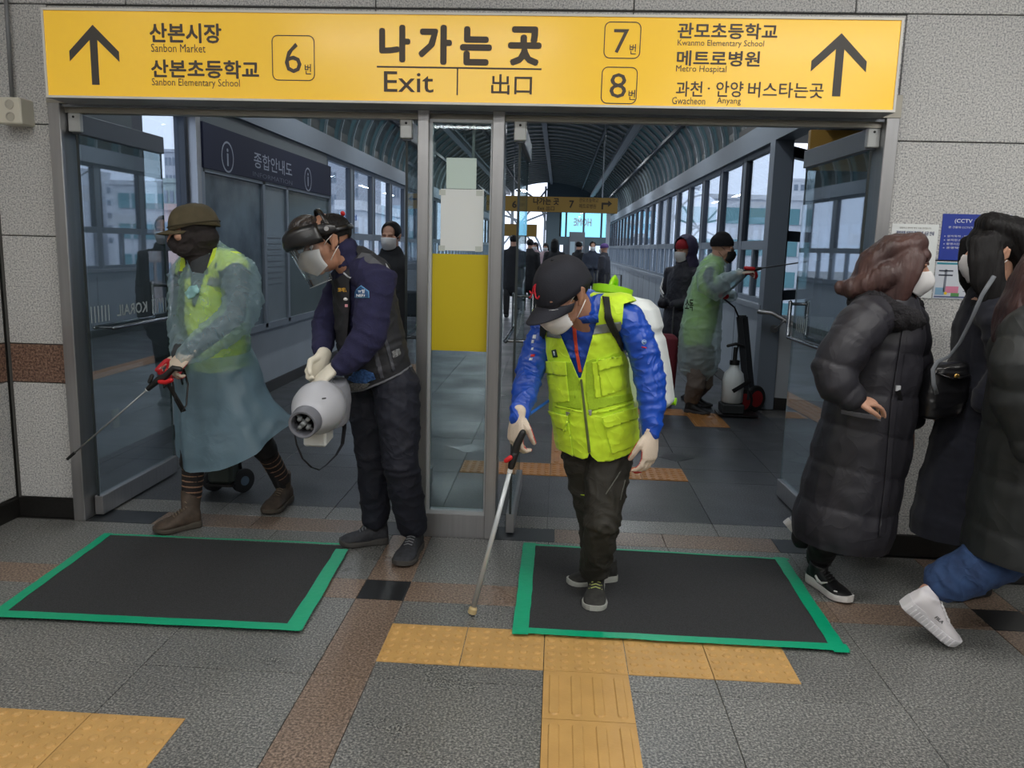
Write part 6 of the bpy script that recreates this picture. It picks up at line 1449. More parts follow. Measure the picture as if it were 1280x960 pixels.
    for j in range(m_):
        q = j/(m_-1)*(len(Rg)-1); i = min(int(q), len(Rg)-2); fq = q-i
        for k_ in range(n):
            an = 2*PI*k_/n; g = j/(m_-1)
            sc = 1+g*(.045*math.sin(an*6+1)+.03*math.sin(an*11+g*2))+.012*math.sin(an*3+g*9)
            P = []
            for r in (Rg[i], Rg[i+1]): P.append(r[0]+r[1]*(math.cos(an)*sc)+r[2]*(math.sin(an)*sc))
            p = P[0].lerp(P[1], fq)
            # the front edge hangs lower, the hem is uneven
            nn = noise.noise(p*5)*.018+(1-abs(noise.noise(p*11))*3)*.006
            vs.append(p+Vector((nn, -nn, g*.03*math.sin(an*2.3+.5)-g*g*.035*max(0, math.sin(an)))))
    fs = [(j*n+k_, j*n+(k_+1) % n, (j+1)*n+(k_+1) % n, (j+1)*n+k_) for j in range(m_-1) for k_ in range(n)]
    mesh_obj('apron_skirt', vs, fs, M_FILM2, t, smooth=True)
    # trousers to the knee, striped socks, boots
    garment('black_trousers', t, M_BLKT, [([hipA, hipA.lerp(kA, .5), kA, kA.lerp(aA, .35)], [.095, .08, .072, .066]), ([hipB, hipB.lerp(kB, .5), kB, kB.lerp(aB, .3)], [.095, .08, .072, .066])], voxel=.010, amp=.008, freq=12, seed=9)
    ST = mat('sock_stripe', (140, 108, 88), rough=.9)
    for k_, a_, s0 in ((kA, aA, .38), (kB, aB, .30)):
        so = garment('striped_sock', t, M_BALA, [([k_.lerp(a_, s0-.1), k_.lerp(a_, .6), k_.lerp(a_, .93)], [.058, .054, .050])], voxel=.007, amp=.003, freq=20)
        for j in range(6):
            q = s0+.06+.095*j; c = k_.lerp(a_, q); d = (a_-k_).normalized(); MB().tube([c-d*.0055, c, c+d*.0055], [.058-.010*q, .061-.010*q, .058-.010*q], n=22).build('sock_band', ST, so, smooth=True)
    MS = mat('boot_leather', (74, 62, 52), rough=.7, var=.25, vscale=30, bump=.2, bscale=90); MO = mat('boot_sole', (78, 72, 64), rough=.85); ML = mat('boot_lace', (120, 108, 92), rough=.8)
    shoe('boot', t, toeF+Vector((0, 0, .002)), heelF+Vector((.005, 0, .002)), MS, MO, ML, w=.056, hgt=1.2, boot=.06, ankle=aA+Vector((.0, 0, .05)))
    shoe('boot', t, toeB+Vector((0, 0, .002)), toeB+Vector((.03, .29, .002)), MS, MO, ML, w=.056, hgt=1.2, boot=.06, ankle=aB+Vector((0, 0, .05)))
    glove('glove', t, GLOVEW, wrL+Vector((.01, 0, .004)), Vector((-.70, -.25, -.70)), Vector((.1, .55, -.75)), Vector((-.55, .55, .2)), (.55, .8, .7), .7, k=1.14, fat=1.15, palm=.16, palm_m=GLOVER, spread=.02)
    glove('glove', t, GLOVEW, wrR+Vector((0, 0, .0)), Vector((-.25, -.35, -.9)), Vector((-.2, -.7, .2)), Vector((-.6, .3, 0)), (.8, .9, .6), .6, k=1.1, fat=1.15, palm=.10, palm_m=GLOVER, spread=.02)
    # wand
    g = V3(199, 474, -.42); tip = V3(84, 574, -.42)
    w = thing('spray_wand', tuple(tip), 'thin spray wand with black and red grip held before the translucent apron', 'spray wand')
    d = (tip-g).normalized(); e = V3(217, 460, -.42)
    MB().tube([e+Vector((.03, 0, -.005)), e, V3(207, 470, -.42), g, g+d*.07], [.012, .014, .015, .016, .012], n=12, rnd=True).build('grip', M_BLACK, w, smooth=True)
    MB().tube([V3(190, 470, -.42), V3(187, 477, -.425)], .010, n=8, rnd=True).build('wand_valve', M_BLACK, w, smooth=True); MB().tube([g+Vector((.02, 0, -.01)), V3(205, 484, -.42), V3(212, 478, -.42)], .007, n=8).build('trigger_guard', M_BLACK, w, smooth=True)
    MB().tube([V3(200, 477, -.43), V3(207, 478, -.435), V3(214, 475, -.44)], .011, n=8, rnd=True).build('red_trigger', M_REDP, w, smooth=True)
    MB().lathe(g+d*.055, d, [(0, .010), (.025, .010)], n=12).build('collar', M_WHITE, w)
    MB().tube([g+d*.08, tip-d*.05], .0042, n=8).build('shaft', mat('wand_shaft', (136, 140, 142), rough=.35, metal=.4), w, smooth=True); MB().tube([tip-d*.05, tip], .007, n=10).build('nozzle', M_BLACK, w)
    MB().tube([V3(210, 480, -.40), V3(222, 500, -.38), V3(230, 514, -.36)], [(.012, .006)]*3, n=8).build('second_grip', M_BLACK, w)
    MB().tube([V3(216, 478, -.40), V3(219, 500, -.39), V3(227, 515, -.38), V3(233, 506, -.36), V3(235, 480, -.33), V3(230, 462, -.30), V3(226, 470, -.2), V3(232, 500, .1)], .0048, n=8, rnd=True).build('hose', M_BLACK, w, smooth=True)
    # dolly behind
    dl = thing('hand_cart', tuple(gnd(285, 603)), 'small two-wheeled cart just behind the person in the translucent apron', 'cart')
    M_TYRE = mat('tyre', (38, 40, 44), rough=.7); M_HUB = mat('hub_blue', (92, 112, 132), rough=.4)
    for u, v in ((268, 590), (304, 592)):
        c = V3(u, v, .55); c.z = .075; wh = MB().lathe(c-Vector((.018, -.012, 0)), (.8, -.5, 0), [(0, .055), (.004, .072), (.03, .072), (.035, .055)], n=24).build('wheel', M_TYRE, dl, smooth=True, sharp=.6)
        MB().lathe(c-Vector((.022, -.014, 0)), (.8, -.5, 0), [(0, .03), (.043, .028)], n=16).build('hub', M_HUB, wh)
    a, b = V3(262, 588, .55), V3(303, 588, .55); a.z = b.z = .085; MB().tube([a, b], .008, n=8).tube([a+Vector((0, 0, .02)), a+Vector((.05, 0, .25))], .01, n=8).tube([b+Vector((0, 0, .02)), b+Vector((-.05, 0, .25))], .01, n=8).build('frame', M_BLACK, dl, smooth=True)
    boxo('base_plate', (a.x+.02, a.y-.10, .06), (b.x-.02, a.y-.01, .075), M_BLACK, dl); bevel(boxo('load', (a.x+.03, a.y-.11, .076), (b.x-.02, a.y+.06, .26), mat('cart_load', (60, 68, 64), rough=.6), dl), .02)
build_apronman()
# ================= passers-by at the right =================
M_PUFF = mat('black_puffer', (38, 37, 44), rough=.55, var=.1, vscale=14, crease=(7, .22, .02))
M_PUFF2 = mat('black_puffer_green', (30, 33, 34), rough=.6, var=.1, vscale=10, crease=(6, .18, .02))
M_NAVYC = mat('navy_wool_coat', (26, 28, 40), rough=.95, var=.1, vscale=40, sheen=.1)
M_FUR = mat('fur_trim', (30, 28, 32), rough=.95, bump=1.0, bscale=120)
M_BROWNH = mat('brown_hair', (84, 58, 54), rough=.5, c2=(52, 38, 38), vscale=9, bump=.7, bscale=60, stretch=(1, 1, .2))
M_REDH = mat('reddish_hair', (62, 40, 40), rough=.5, c2=(38, 28, 32), vscale=7, bump=.7, bscale=60, stretch=(1, 1, .2))
M_LEATH = mat('black_leather', (20, 20, 23), rough=.3, spec=.6)
M_JEANS = mat('blue_jeans', (48, 74, 116), rough=.85, c2=(36, 56, 92), vscale=18, crease=(9, .4, .02))
def hair_mesh(name, parent, m, tubes, blobs, seed=0, amp=.006, voxel=.0075, freq=7, along=5.0, axis=((0, 0, 0), (0, 0, 1))):
    mb = MB()
    for t in tubes: mb.tube(t[0], t[1], n=16, lat=t[2] if len(t) > 2 else None, rnd=True)
    for b in blobs: mb.blob(*b)
    V, N, F = fuse(mb, voxel, 2); out = np.empty(len(V))
    for i, v in enumerate(V):
        q = v*np.array([38, 38, 5.]); w = noise.noise((v[2]*4+seed, v[0]*3, v[1]*3))*2
        out[i] = noise.noise((q[0]+w, q[1]+w, q[2]+seed))+.5*noise.noise((q[0]*2+w, q[1]*2, q[2]))
    return mesh_obj(name, V+N*(out*amp)[:, None], F, m, parent, smooth=True)
def build_brownhair():
    toeF, heelF = gnd(1062, 757), gnd(1012, 727)
    t = thing('person', (1.3, -.5, 0), 'person with brown bobbed hair and white mask in a long black padded coat', 'person')
    fr = Frame(V3(1127, 334, -.52), (.88, -.38, -.12), k=.98); nb = V3(1112, 374, -.50)
    la = (.38, .92, 0)
    shN, elN, wrN = V3(1085, 400, -.66), V3(1042, 462, -.72), V3(1080, 500, -.74)
    shF, elF, wrF = V3(1134, 402, -.36), V3(1142, 470, -.30), V3(1137, 535, -.36)
    kF, aF = V3(1040, 655, -.52), heelF+Vector((.04, .02, .11)); aB = V3(1004, 672, -.25); kB = V3(1030, 640, -.35)
    hF, hB = V3(1078, 560, -.54), V3(1065, 560, -.42)
    trp = [V3(1112, 390, -.50), V3(1106, 430, -.50), V3(1096, 480, -.50), V3(1086, 530, -.50), V3(1075, 565, -.50)]
    V, F = head_mesh(fr, nb-Vector((-.01, 0, .05)), nr=.050)
    ha = bare(V3(1068, 499, -.785), (.92, .30, -.16), (0, .3, -1), (0, -1, .2), (.3, .4, .3), .2)
    hb = bare(wrF, (.05, -.1, -1), (-.9, 0, 0), (0, -1, 0), (.5, .7, .5), .5)
    person_body(t, SKIN, [(trp, [(.10, .10), (.11, .10), (.10, .10), (.10, .10), (.10, .10)], la), ([nb, shN, elN, V3(1060, 496, -.77)], [.05, .042, .032, .024]), ([nb, shF, elF, wrF], [.05, .042, .032, .024]), ([hF, kF, aF], [.08, .05, .034]), ([hB, kB, aB], [.08, .05, .034])], [(V, F)], extra=[ha, hb])
    eyes(fr, t, EYE_W, EYE_D); brows(fr, t, M_BROWNH); mask(fr, t, MASKW, MASKS, beak=True, bulge=.5)
    hair_mesh('hair', t, M_BROWNH, [
        ([fr.p(0, .03, .10), fr.p(0, -.06, .07), fr.p(.01, -.11, 0), fr.p(.01, -.125, -.08), fr.p(.01, -.13, -.13)], [(.085, .05), (.10, .06), (.105, .065), (.10, .06), (.08, .045)], fr.r),
        ([fr.p(.078, .045, .06), fr.p(.090, .025, 0), fr.p(.092, .01, -.06), fr.p(.085, .0, -.12), fr.p(.07, -.04, -.16)], [(.045, .022), (.06, .025), (.062, .026), (.055, .028), (.04, .024)], fr.f),
        ([fr.p(-.078, .045, .06), fr.p(-.090, .025, 0), fr.p(-.092, .01, -.06), fr.p(-.085, .0, -.11)], [(.045, .022), (.06, .025), (.062, .026), (.05, .028)], fr.f),
        ([fr.p(.085, -.04, -.04), fr.p(.078, -.11, -.09), fr.p(.07, -.17, -.12), fr.p(.06, -.215, -.12)], [.06, .058, .05, .028]),
        ([fr.p(-.045, .080, .062), fr.p(0, .090, .060), fr.p(.045, .080, .062)], [(.012, .020)]*3, fr.f)],
        [(fr.p(0, -.012, .042), (.088, .108, .088), fr.R)], seed=2, amp=.006)
    # coat
    arm_q = 0
    vs_axis = [V3(1112, 385, -.50), V3(1100, 450, -.50), V3(1085, 520, -.50), V3(1068, 590, -.50), V3(1052, 670, -.50)]
    ct = garment('padded_coat', t, M_PUFF, [
        ([V3(1108, 392, -.50), V3(1104, 425, -.50), V3(1099, 465, -.50), V3(1088, 510, -.50), V3(1076, 560, -.50), V3(1064, 610, -.50), V3(1053, 655, -.50), V3(1051, 668, -.50)], [(.14, .14), (.18, .16), (.185, .165), (.19, .185), (.195, .20), (.20, .205), (.205, .215), (.20, .21)], la)],
        voxel=.0085, q=(vs_axis, .17, .009), smooth=3, seed=4)
    cut_mesh(ct, [(V3(1052, 676, -.50), (-.06, .0, -1))])
    for nm, pts, rad, pit in (('sleeve', [V3(1100, 390, -.58), shN, V3(1062, 428, -.71), elN, V3(1050, 484, -.75), V3(1064, 496, -.765)], [.085, .098, .096, .092, .080, .062], .10), ('sleeve', [V3(1122, 392, -.42), shF, V3(1140, 440, -.33), elF, V3(1140, 522, -.35)], [.08, .088, .082, .074, .055], .10)):
        garment(nm, t, M_PUFF, [(pts, rad)], voxel=.0075, q=(pts, pit+.02, .011), seed=7)
    # collar and fur
    garment('fur_hood', t, M_FUR, [([V3(1078, 375, -.44), V3(1085, 360, -.36), V3(1112, 368, -.32), V3(1140, 385, -.38)], [.06, .066, .058, .05]), ([V3(1078, 378, -.50), V3(1095, 384, -.64), V3(1122, 396, -.68), V3(1142, 402, -.60)], [.06, .062, .056, .045]), ([V3(1105, 384, -.5), V3(1118, 372, -.5), V3(1125, 362, -.51)], [.09, .082, .074])], voxel=.0085, amp=.012, freq=26, along=1.0, seed=3)
    # pocket edge, closure tape, buttons
    patch(ct, 'pocket_edge', P_([(1052, 512), (1101, 520), (1101, 526.5), (1052, 517.5)], -.78), mat('grey_edge', (92, 92, 98), rough=.6), ct, off=.010, th=.006, depth=.5)
    patch(ct, 'front_placket', P_([(1130, 392), (1137, 392), (1120, 500), (1112, 600), (1104, 670), (1097, 670), (1105, 600), (1113, 500)], -.70), M_PUFF, ct, off=.010, th=.006, depth=.5)
    boxo('snap_tab', tuple(V3(1120, 489, -.70)), tuple(V3(1125, 482, -.69)), mat('snap_white', (196, 198, 202), rough=.4), ct)
    MB().tube([V3(1123, 488, -.70), V3(1126, 505, -.66), V3(1131, 530, -.60), V3(1136, 540, -.5)], [(.010, .003)]*4, n=8).build('wrist_strap', M_BLKCLOTH, t)
    ph = thing('phone', tuple(V3(1128, 590, -.40)), 'small dark phone case hanging from the hand of the brown-haired person', 'phone')
    bevel(boxo('case', tuple(V3(1119, 599, -.42)), tuple(V3(1128, 583, -.40)), mat('phone_case', (60, 52, 54), rough=.4), ph), .003); MB().tube([V3(1123, 584, -.41), V3(1131, 566, -.40), V3(1137, 560, -.37)], .003, n=6).build('loop', M_BLKCLOTH, ph)
    garment('black_trousers', t, M_BLKT, [([hF, kF, kF.lerp(aF, .5), aF], [.09, .075, .066, .060]), ([hB, kB, aB], [.085, .07, .055])], voxel=.01, amp=.008, freq=10, seed=3)
    WS = mat('sole_white', (208, 206, 204), rough=.5)
    def swoosh(so, q, hs, wd):
        for sg in (-1,):
            P = [q(.30, wd(.30)*1.05, .058), q(.36, wd(.36)*1.02, .044), q(.46, wd(.46)*1.0, .042), q(.62, wd(.6)*.96, .064)]
            MB().tube(P, [(.007, .003), (.009, .003), (.006, .003), (.002, .002)], n=8, lat=(0, 0, 1), rnd=True).build('curved_tick_mark', MASKW, so, smooth=True)
            MB().tube([q(.78, wd(.78)*.8, .042), q(.82, wd(.8)*.7, .044)], .003, n=6, rnd=True).build('toe_mark', MASKW, so)
    shoe('sneaker', t, toeF+Vector((0, 0, .002)), toeF+(heelF-toeF).normalized()*.27+Vector((0, 0, .004)), M_BLACK, WS, M_BLACK, w=.046, stripe=swoosh, soleh=.030)
    tb = gnd(1020, 700); hb_ = V3(992, 668, -.12); shoe('sneaker', t, tb, tb+(hb_-tb).normalized()*.25, mat('shoe_grey', (150, 150, 158), rough=.6), WS, None, w=.042)
build_brownhair()
def build_navycoat():
    toe, heel = gnd(1178, 750), gnd(1226, 742)
    t = thing('person', (1.85, -.45, 0), 'person with long black hair in a navy coat before the blue board', 'person')
    fr = Frame(V3(1244, 316, -.50), (-.90, .22, -.10), k=1.04); nb = V3(1240, 368, -.48); la = (.15, -.98, 0)
    shN, elN, wrN = V3(1252, 398, -.66), V3(1262, 460, -.66), V3(1225, 505, -.66)
    shF, elF, wrF = V3(1230, 398, -.30), V3(1226, 460, -.28), V3(1196, 500, -.34)
    ank = heel+Vector((-.05, 0, .1)); hip = V3(1222, 560, -.46)
    trp = [V3(1240, 385, -.48), V3(1238, 430, -.48), V3(1234, 480, -.48), V3(1228, 540, -.48)]
    V, F = head_mesh(fr, nb-Vector((0, 0, .05)), nr=.05)
    hb = bare(wrF+Vector((-.02, 0, 0)), (-.6, -.2, -.7), (0, .3, -.8), (0, -1, 0), (.7, .9, .6), .6)
    person_body(t, SKIN, [(trp, [(.11, .10)]*4, la), ([nb, shN, elN, wrN], [.05, .042, .032, .026]), ([nb, shF, elF, wrF], [.05, .042, .032, .026]), ([hip, V3(1214, 650, -.46), ank], [.08, .05, .034]), ([hip+Vector((.02, .05, 0)), V3(1245, 650, -.40), gnd(1262, 726)+Vector((0, 0, .1))], [.08, .05, .034])], [(V, F)], extra=[hb])
    eyes(fr, t, EYE_W, EYE_D); mask(fr, t, MASKW, MASKS)
    hair_mesh('long_hair', t, HAIR, [
        ([fr.p(0, .02, .11), fr.p(0, -.06, .08), fr.p(0, -.11, -.02), fr.p(0, -.13, -.14), fr.p(0, -.12, -.28), fr.p(0, -.10, -.42)], [(.09, .055), (.11, .065), (.115, .07), (.12, .07), (.115, .06), (.07, .03)], fr.r),
        ([fr.p(-.082, .060, .06), fr.p(-.094, .056, -.02), fr.p(-.10, .048, -.10), fr.p(-.10, .01, -.20), fr.p(-.09, -.01, -.32)], [(.055, .022), (.066, .026), (.066, .028), (.058, .028), (.035, .018)], fr.f),
        ([fr.p(.082, .060, .06), fr.p(.094, .056, -.02), fr.p(.10, .048, -.10), fr.p(.10, .01, -.20), fr.p(.09, -.01, -.34)], [(.05, .022), (.06, .026), (.062, .028), (.058, .028), (.035, .018)], fr.f)],
        [(fr.p(0, -.010, .044), (.094, .116, .094), fr.R)], seed=5, amp=.006)
    ct = garment('wool_coat', t, M_NAVYC, [
        ([V3(1240, 376, -.48), V3(1240, 405, -.48), V3(1237, 450, -.48), V3(1230, 510, -.48), V3(1222, 570, -.48), V3(1214, 620, -.48), V3(1210, 656, -.48), V3(1208, 675, -.48)], [(.14, .09), (.20, .125), (.19, .135), (.19, .165), (.20, .20), (.205, .225), (.21, .245), (.205, .24)], la),
        ([V3(1244, 392, -.58), shN, elN, V3(1232, 500, -.66)], [.085, .082, .072, .058]), ([V3(1236, 392, -.38), shF, V3(1226, 430, -.28), elF, V3(1203, 494, -.33)], [.085, .080, .074, .068, .056])],
        voxel=.010, amp=.009, freq=7, joint=.1, seed=12)
    cut_mesh(ct, [(V3(1200, 662, -.46), (0.05, 0, -1))])
    garment('boot_leg', t, M_BLKT, [([V3(1214, 640, -.46), V3(1213, 690, -.46), ank], [.06, .052, .048])], voxel=.008, amp=.004); garment('boot_leg', t, M_BLKT, [([V3(1242, 640, -.40), V3(1250, 690, -.38), gnd(1262, 726)+Vector((0, 0, .1))], [.06, .052, .048])], voxel=.008, amp=.004)
    MSB = mat('boot_sole_black', (26, 26, 27), rough=.6)
    shoe('ankle_boot', t, toe+Vector((0, 0, .002)), heel+Vector((.03, 0, .004)), M_LEATH, MSB, None, w=.045, boot=.04, soleh=.034)
    g2 = gnd(1262, 728); shoe('ankle_boot', t, g2+Vector((-.16, 0, .002)), g2+Vector((.08, .0, .004)), M_LEATH, MSB, None, w=.045, boot=.04, soleh=.034)
    bg = thing('shoulder_bag', tuple(V3(1178, 522, -.56)), 'black leather shoulder bag hanging between the two coats', 'bag')
    mb = MB(); c = V3(1179, 487, -.58); ux = Vector((.95, .0, .12)); uy = Vector((0, 1, 0)); 
    rg = []
    for dz, a, b in ((.115, .055, .03), (.10, .080, .045), (.04, .095, .06), (-.04, .098, .066), (-.10, .085, .058), (-.115, .06, .04)): rg.append((c+Vector((.08*dz, 0, dz)), ux*a, uy*b, lambda an: 1/((abs(math.cos(an))**3.5+abs(math.sin(an))**3.5)**(1/3.5))))
    ring_loft(mb, rg, 30); V, N, F = fuse(mb, .006, 3); V = folds(V, N, [(c+Vector((0, 0, .1)), c-Vector((0, 0, .1)))], .005, 16); mesh_obj('bag_body', V, F, M_LEATH, bg, smooth=True)
    fl = MB(); fl.tube([c+Vector((-.06, -.058, .075)), c+Vector((.0, -.066, .055)), c+Vector((.07, -.06, .07))], [(.012, .004)]*3, n=8).build('flap_edge', M_LEATH, bg, smooth=True)
    MB().blob(V3(1196, 470, -.66), (.012, .006, .010)).build('gold_clasp', mat('gold', (196, 160, 92), rough=.25, metal=.9), bg, smooth=True)
    MS_ = mat('strap_grey', (112, 116, 122), rough=.5)
    MB().tube([V3(1243, 345, -.68), V3(1228, 368, -.70), V3(1214, 400, -.68), V3(1200, 428, -.66), V3(1186, 446, -.65), V3(1172, 452, -.65), V3(1166, 462, -.655), V3(1167, 480, -.66), V3(1171, 493, -.66)], [(.009, .002)]*9, n=8, lat=(.7, 0, .5)).build('shoulder_strap', MS_, bg, smooth=True)
build_navycoat()
def build_padded():
    t = thing('person', (2.05, -.9, 0), 'person in blue jeans, white sneaker and black padded coat at right edge', 'person')
    toe = gnd(1190, 806); Y = -.98
    fr = Frame(V3(1338, 345, -.98), (.95, .1, -.05), k=1.0); nb = V3(1310, 392, -.98); la = (.1, .99, 0)
    hip = V3(1300, 590, -.98); kB, aB = V3(1258, 696, -.98), V3(1158, 740, -.96); kF, aF = V3(1330, 690, -.85), gnd(1352, 770)+Vector((0, 0, .1))
    sh, el, wr = V3(1290, 420, -1.16), V3(1278, 500, -1.20), V3(1300, 570, -1.20)
    trp = [V3(1308, 405, -.98), V3(1304, 460, -.98), V3(1300, 520, -.98), V3(1298, 590, -.98)]
    V, F = head_mesh(fr, nb-Vector((0, 0, .05)), nr=.05)
    person_body(t, SKIN, [(trp, [(.11, .10)]*4, la), ([nb, sh, el, wr], [.05, .042, .032, .026]), ([hip, kB, V3(1190, 722, -.97), aB], [.08, .05, .034, .033]), ([hip, kF, aF], [.08, .05, .034])], [(V, F)], skin_at=[V3(1160, 738, -.96)])
    hair_mesh('long_reddish_hair', t, M_REDH, [
        ([fr.p(0, .0, .10), fr.p(0, -.08, .06), fr.p(0, -.12, -.04), fr.p(0, -.14, -.14), fr.p(0, -.15, -.24), fr.p(0, -.13, -.36)], [(.09, .055), (.11, .065), (.12, .07), (.13, .075), (.12, .07), (.07, .03)], fr.r)],
        [(fr.p(0, -.010, .044), (.092, .110, .092), fr.R)], seed=9, amp=.006)
    ax_ = [V3(1306, 400, -.98), V3(1300, 500, -.98), V3(1292, 600, -.98), V3(1280, 700, -.98)]
    ct = garment('padded_coat', t, M_PUFF2, [
        ([V3(1308, 400, -.98), V3(1304, 430, -.98), V3(1302, 500, -.98), V3(1298, 570, -.98), V3(1292, 640, -.98), V3(1288, 690, -.98), V3(1287, 702, -.98)], [(.15, .13), (.20, .165), (.20, .18), (.21, .20), (.22, .225), (.23, .235), (.22, .23)], la)],
        voxel=.010, q=(ax_, .19, .009), seed=8)
    cut_mesh(ct, [(V3(1260, 694, -.98), (-.08, 0, -1))])
    pts = [V3(1300, 405, -1.08), sh, V3(1280, 460, -1.20), el, V3(1292, 556, -1.21)]; garment('sleeve', t, M_PUFF2, [(pts, [.09, .105, .10, .095, .07])], voxel=.009, q=(pts, .15, .010), seed=5)
    garment('jeans', t, M_JEANS, [([hip, hip.lerp(kB, .6), kB, V3(1215, 712, -.98), V3(1184, 726, -.95)], [.11, .105, .095, .092, .086]), ([hip, kF, aF+Vector((0, 0, .04))], [.10, .085, .075])], voxel=.0085, amp=.012, freq=10, seed=4)
    WSN = mat('white_canvas', (222, 218, 222), rough=.7); WSO = mat('white_rubber', (214, 212, 216), rough=.5)
    heel = V3(1121, 752, -.98)
    d = (toe-heel).normalized()
    ha = heel
    def ribs(so, q, hs, wd):
        for k in range(12): s = .04+.07*k; MB().bar(q(s, wd(s)*1.08, .006), q(s, wd(s)*1.10, .036), .010, .004).build('sole_rib', WSO, so)
        sg = 1 if (q(.5, .05, .05)-q(.5, -.05, .05)).dot(CAMP-q(.5, 0, .05)) > 0 else -1
        e = q(.5, sg*wd(.4)*1.08, .052); ux = (q(1, 0, 0)-q(0, 0, 0)).normalized(); nn = (q(0, sg, 0)-q(0, 0, 0)).normalized(); uz = nn.cross(ux)
        text('side_lettering', 'FILA', q(.36, sg*wd(.42)*1.08, .056)-uz*0, .040, .013, M_BLACK, so, ux=ux, uz=uz, bold=.03, depth=.003)
    sh_ = shoe('sneaker', t, toe+Vector((0, 0, .0)), toe-d*.275, WSN, WSO, mat('lace_white', (232, 230, 232), rough=.8), w=.052, hgt=1.15, up=(.62, -.25, .75), laces=6, soleh=.036, ankle=V3(1156, 740, -.96), stripe=ribs)
    gF = aF-Vector((0, 0, .098)); shoe('sneaker', t, gF+Vector((.20, .02, 0)), gF+Vector((-.06, 0, 0)), WSN, WSO, MATS['lace_white'], w=.052)
    mask(fr, t, MASKW, MASKS)
    return t
build_padded()
# ================= people and things in the tunnel =================
M_BEANIE = mat('black_beanie', (22, 22, 25), rough=.95, bump=.4, bscale=120)
M_LIMES = mat('lime_under_film', (186, 236, 96), rough=.6, crease=(7, .4, .02))
M_FILM3 = film('clear_pale_film', (200, 222, 226), .42, rough=.3, bump=.4, bscale=8)
M_BEIGE = mat('beige_trousers', (118, 108, 100), rough=.8, crease=(7, .4, .02))
def build_sprayman():
    Y = 3.5; t = thing('person', tuple(gnd(873, 516)), 'person in a black beanie and pale green gown spraying toward the right window', 'person')
    fr = Frame(V3(903, 311, Y), (.92, -.25, -.18), k=1.02); nb = V3(893, 332, Y); la = (.3, .95, 0)
    shN, elN, wrN = V3(884, 345, Y-.17), V3(893, 364, Y-.26), V3(926, 341, Y-.34)
    shF, elF, wrF = V3(892, 345, Y+.15), V3(905, 372, Y+.10), V3(915, 370, Y-.05)
    hN, hF = V3(872, 440, Y-.08), V3(880, 440, Y+.08); toeN, heelN = gnd(887, 519), gnd(856, 515); toeF, heelF = gnd(890, 510), gnd(862, 506)
    aN, aF = heelN+Vector((.06, 0, .1)), heelF+Vector((.06, 0, .1)); kN, kF = V3(870, 480, Y-.08), V3(880, 478, Y+.08)
    trp = [V3(888, 340, Y), V3(882, 370, Y), V3(877, 405, Y), V3(875, 440, Y)]
    V, F = head_mesh(fr, nb-Vector((0, 0, .05)), voxel=.006, ears=False)
    person_body(t, SKIN, [(trp, [(.13, .09)]*4, la), ([nb, shN, elN, wrN], [.05, .045, .035, .028]), ([nb, shF, elF, wrF], [.05, .045, .035, .028]), ([hN, kN, aN], [.08, .05, .036]), ([hF, kF, aF], [.08, .05, .036])], [(V, F)], voxel=.016)
    eyes(fr, t, EYE_W, EYE_D)
    mb = MB().blob(fr.p(0, -.016, .045), (.088, .108, .092), fr.R); mb.blob(fr.p(0, -.02, .10), (.06, .075, .05), fr.R); V, N, F = fuse(mb, .007, 2); bn = mesh_obj('beanie', V, F, M_BEANIE, t, smooth=True); cut_mesh(bn, [(fr.p(0, 0, .022), -fr.u-fr.f*-.25)])
    mask(fr, t, mat('mask_black', (28, 28, 30), rough=.7), M_BLKCLOTH)
    for sg in (-1, 1): MB().tube([fr.p(sg*(.034+.021*math.cos(a)), .098, .002+.016*math.sin(a)) for a in [2*PI*i/16 for i in range(17)]], .0018, n=6).tube([fr.p(sg*.055, .095, .006), fr.p(sg*.080, .0, .008)], .0016, n=6).build('spectacle_rim', M_BLACK, t)
    garment('green_tabard', t, M_LIMES, [([V3(891, 334, Y), V3(886, 350, Y), V3(880, 375, Y), V3(874, 405, Y), V3(872, 425, Y)], [(.12, .11), (.17, .13), (.175, .145), (.175, .155), (.15, .13)], la)], voxel=.011, amp=.012, freq=9, seed=2)
    garment('translucent_gown', t, M_FILM3, [
        ([V3(891, 334, Y), V3(886, 350, Y), V3(880, 375, Y), V3(876, 410, Y), V3(874, 435, Y), V3(873, 452, Y)], [(.13, .12), (.185, .145), (.19, .165), (.20, .185), (.20, .195), (.19, .19)], la),
        ([V3(888, 342, Y-.12), shN, V3(886, 357, Y-.23), elN, V3(910, 352, Y-.30), V3(924, 343, Y-.34)], [.095, .10, .10, .098, .085, .05]), ([V3(892, 342, Y+.1), shF, elF, wrF], [.09, .085, .075, .05])],
        voxel=.011, amp=.016, freq=10, seed=8, smooth=2)
    text('back_lettering', '소독', V3(856, 388, Y-.24), .08, .10, M_BLACK, t, ux=(.8, -.6, 0), uz=(0, 0, 1), bold=.02)
    garment('beige_trousers', t, M_BEIGE, [([hN, kN, aN+Vector((0, 0, .03))], [.10, .085, .075]), ([hF, kF, aF+Vector((0, 0, .03))], [.10, .085, .075])], voxel=.011, amp=.012, freq=10)
    for a, b in ((toeN, heelN), (toeF, heelF)): shoe('shoe', t, a+Vector((0, 0, .002)), b+Vector((0, 0, .002)), M_BLACK, mat('sole_charcoal', (60, 60, 62), rough=.7), None, w=.05)
    glove('glove', t, GLOVEW, wrN, Vector((.95, -.15, .15)), Vector((0, .2, -1)), Vector((0, 1, 0)), (.5, .8, .6), .5, k=1.1, fat=1.15, palm=.11, palm_m=GLOVER, spread=.02)
    w = thing('spray_wand', tuple(V3(950, 336, Y-.36)), 'thin spray wand pointed at the right window by the person in the beanie', 'spray wand')
    g = V3(938, 338, Y-.36); e = V3(1042, 322, 2.6)
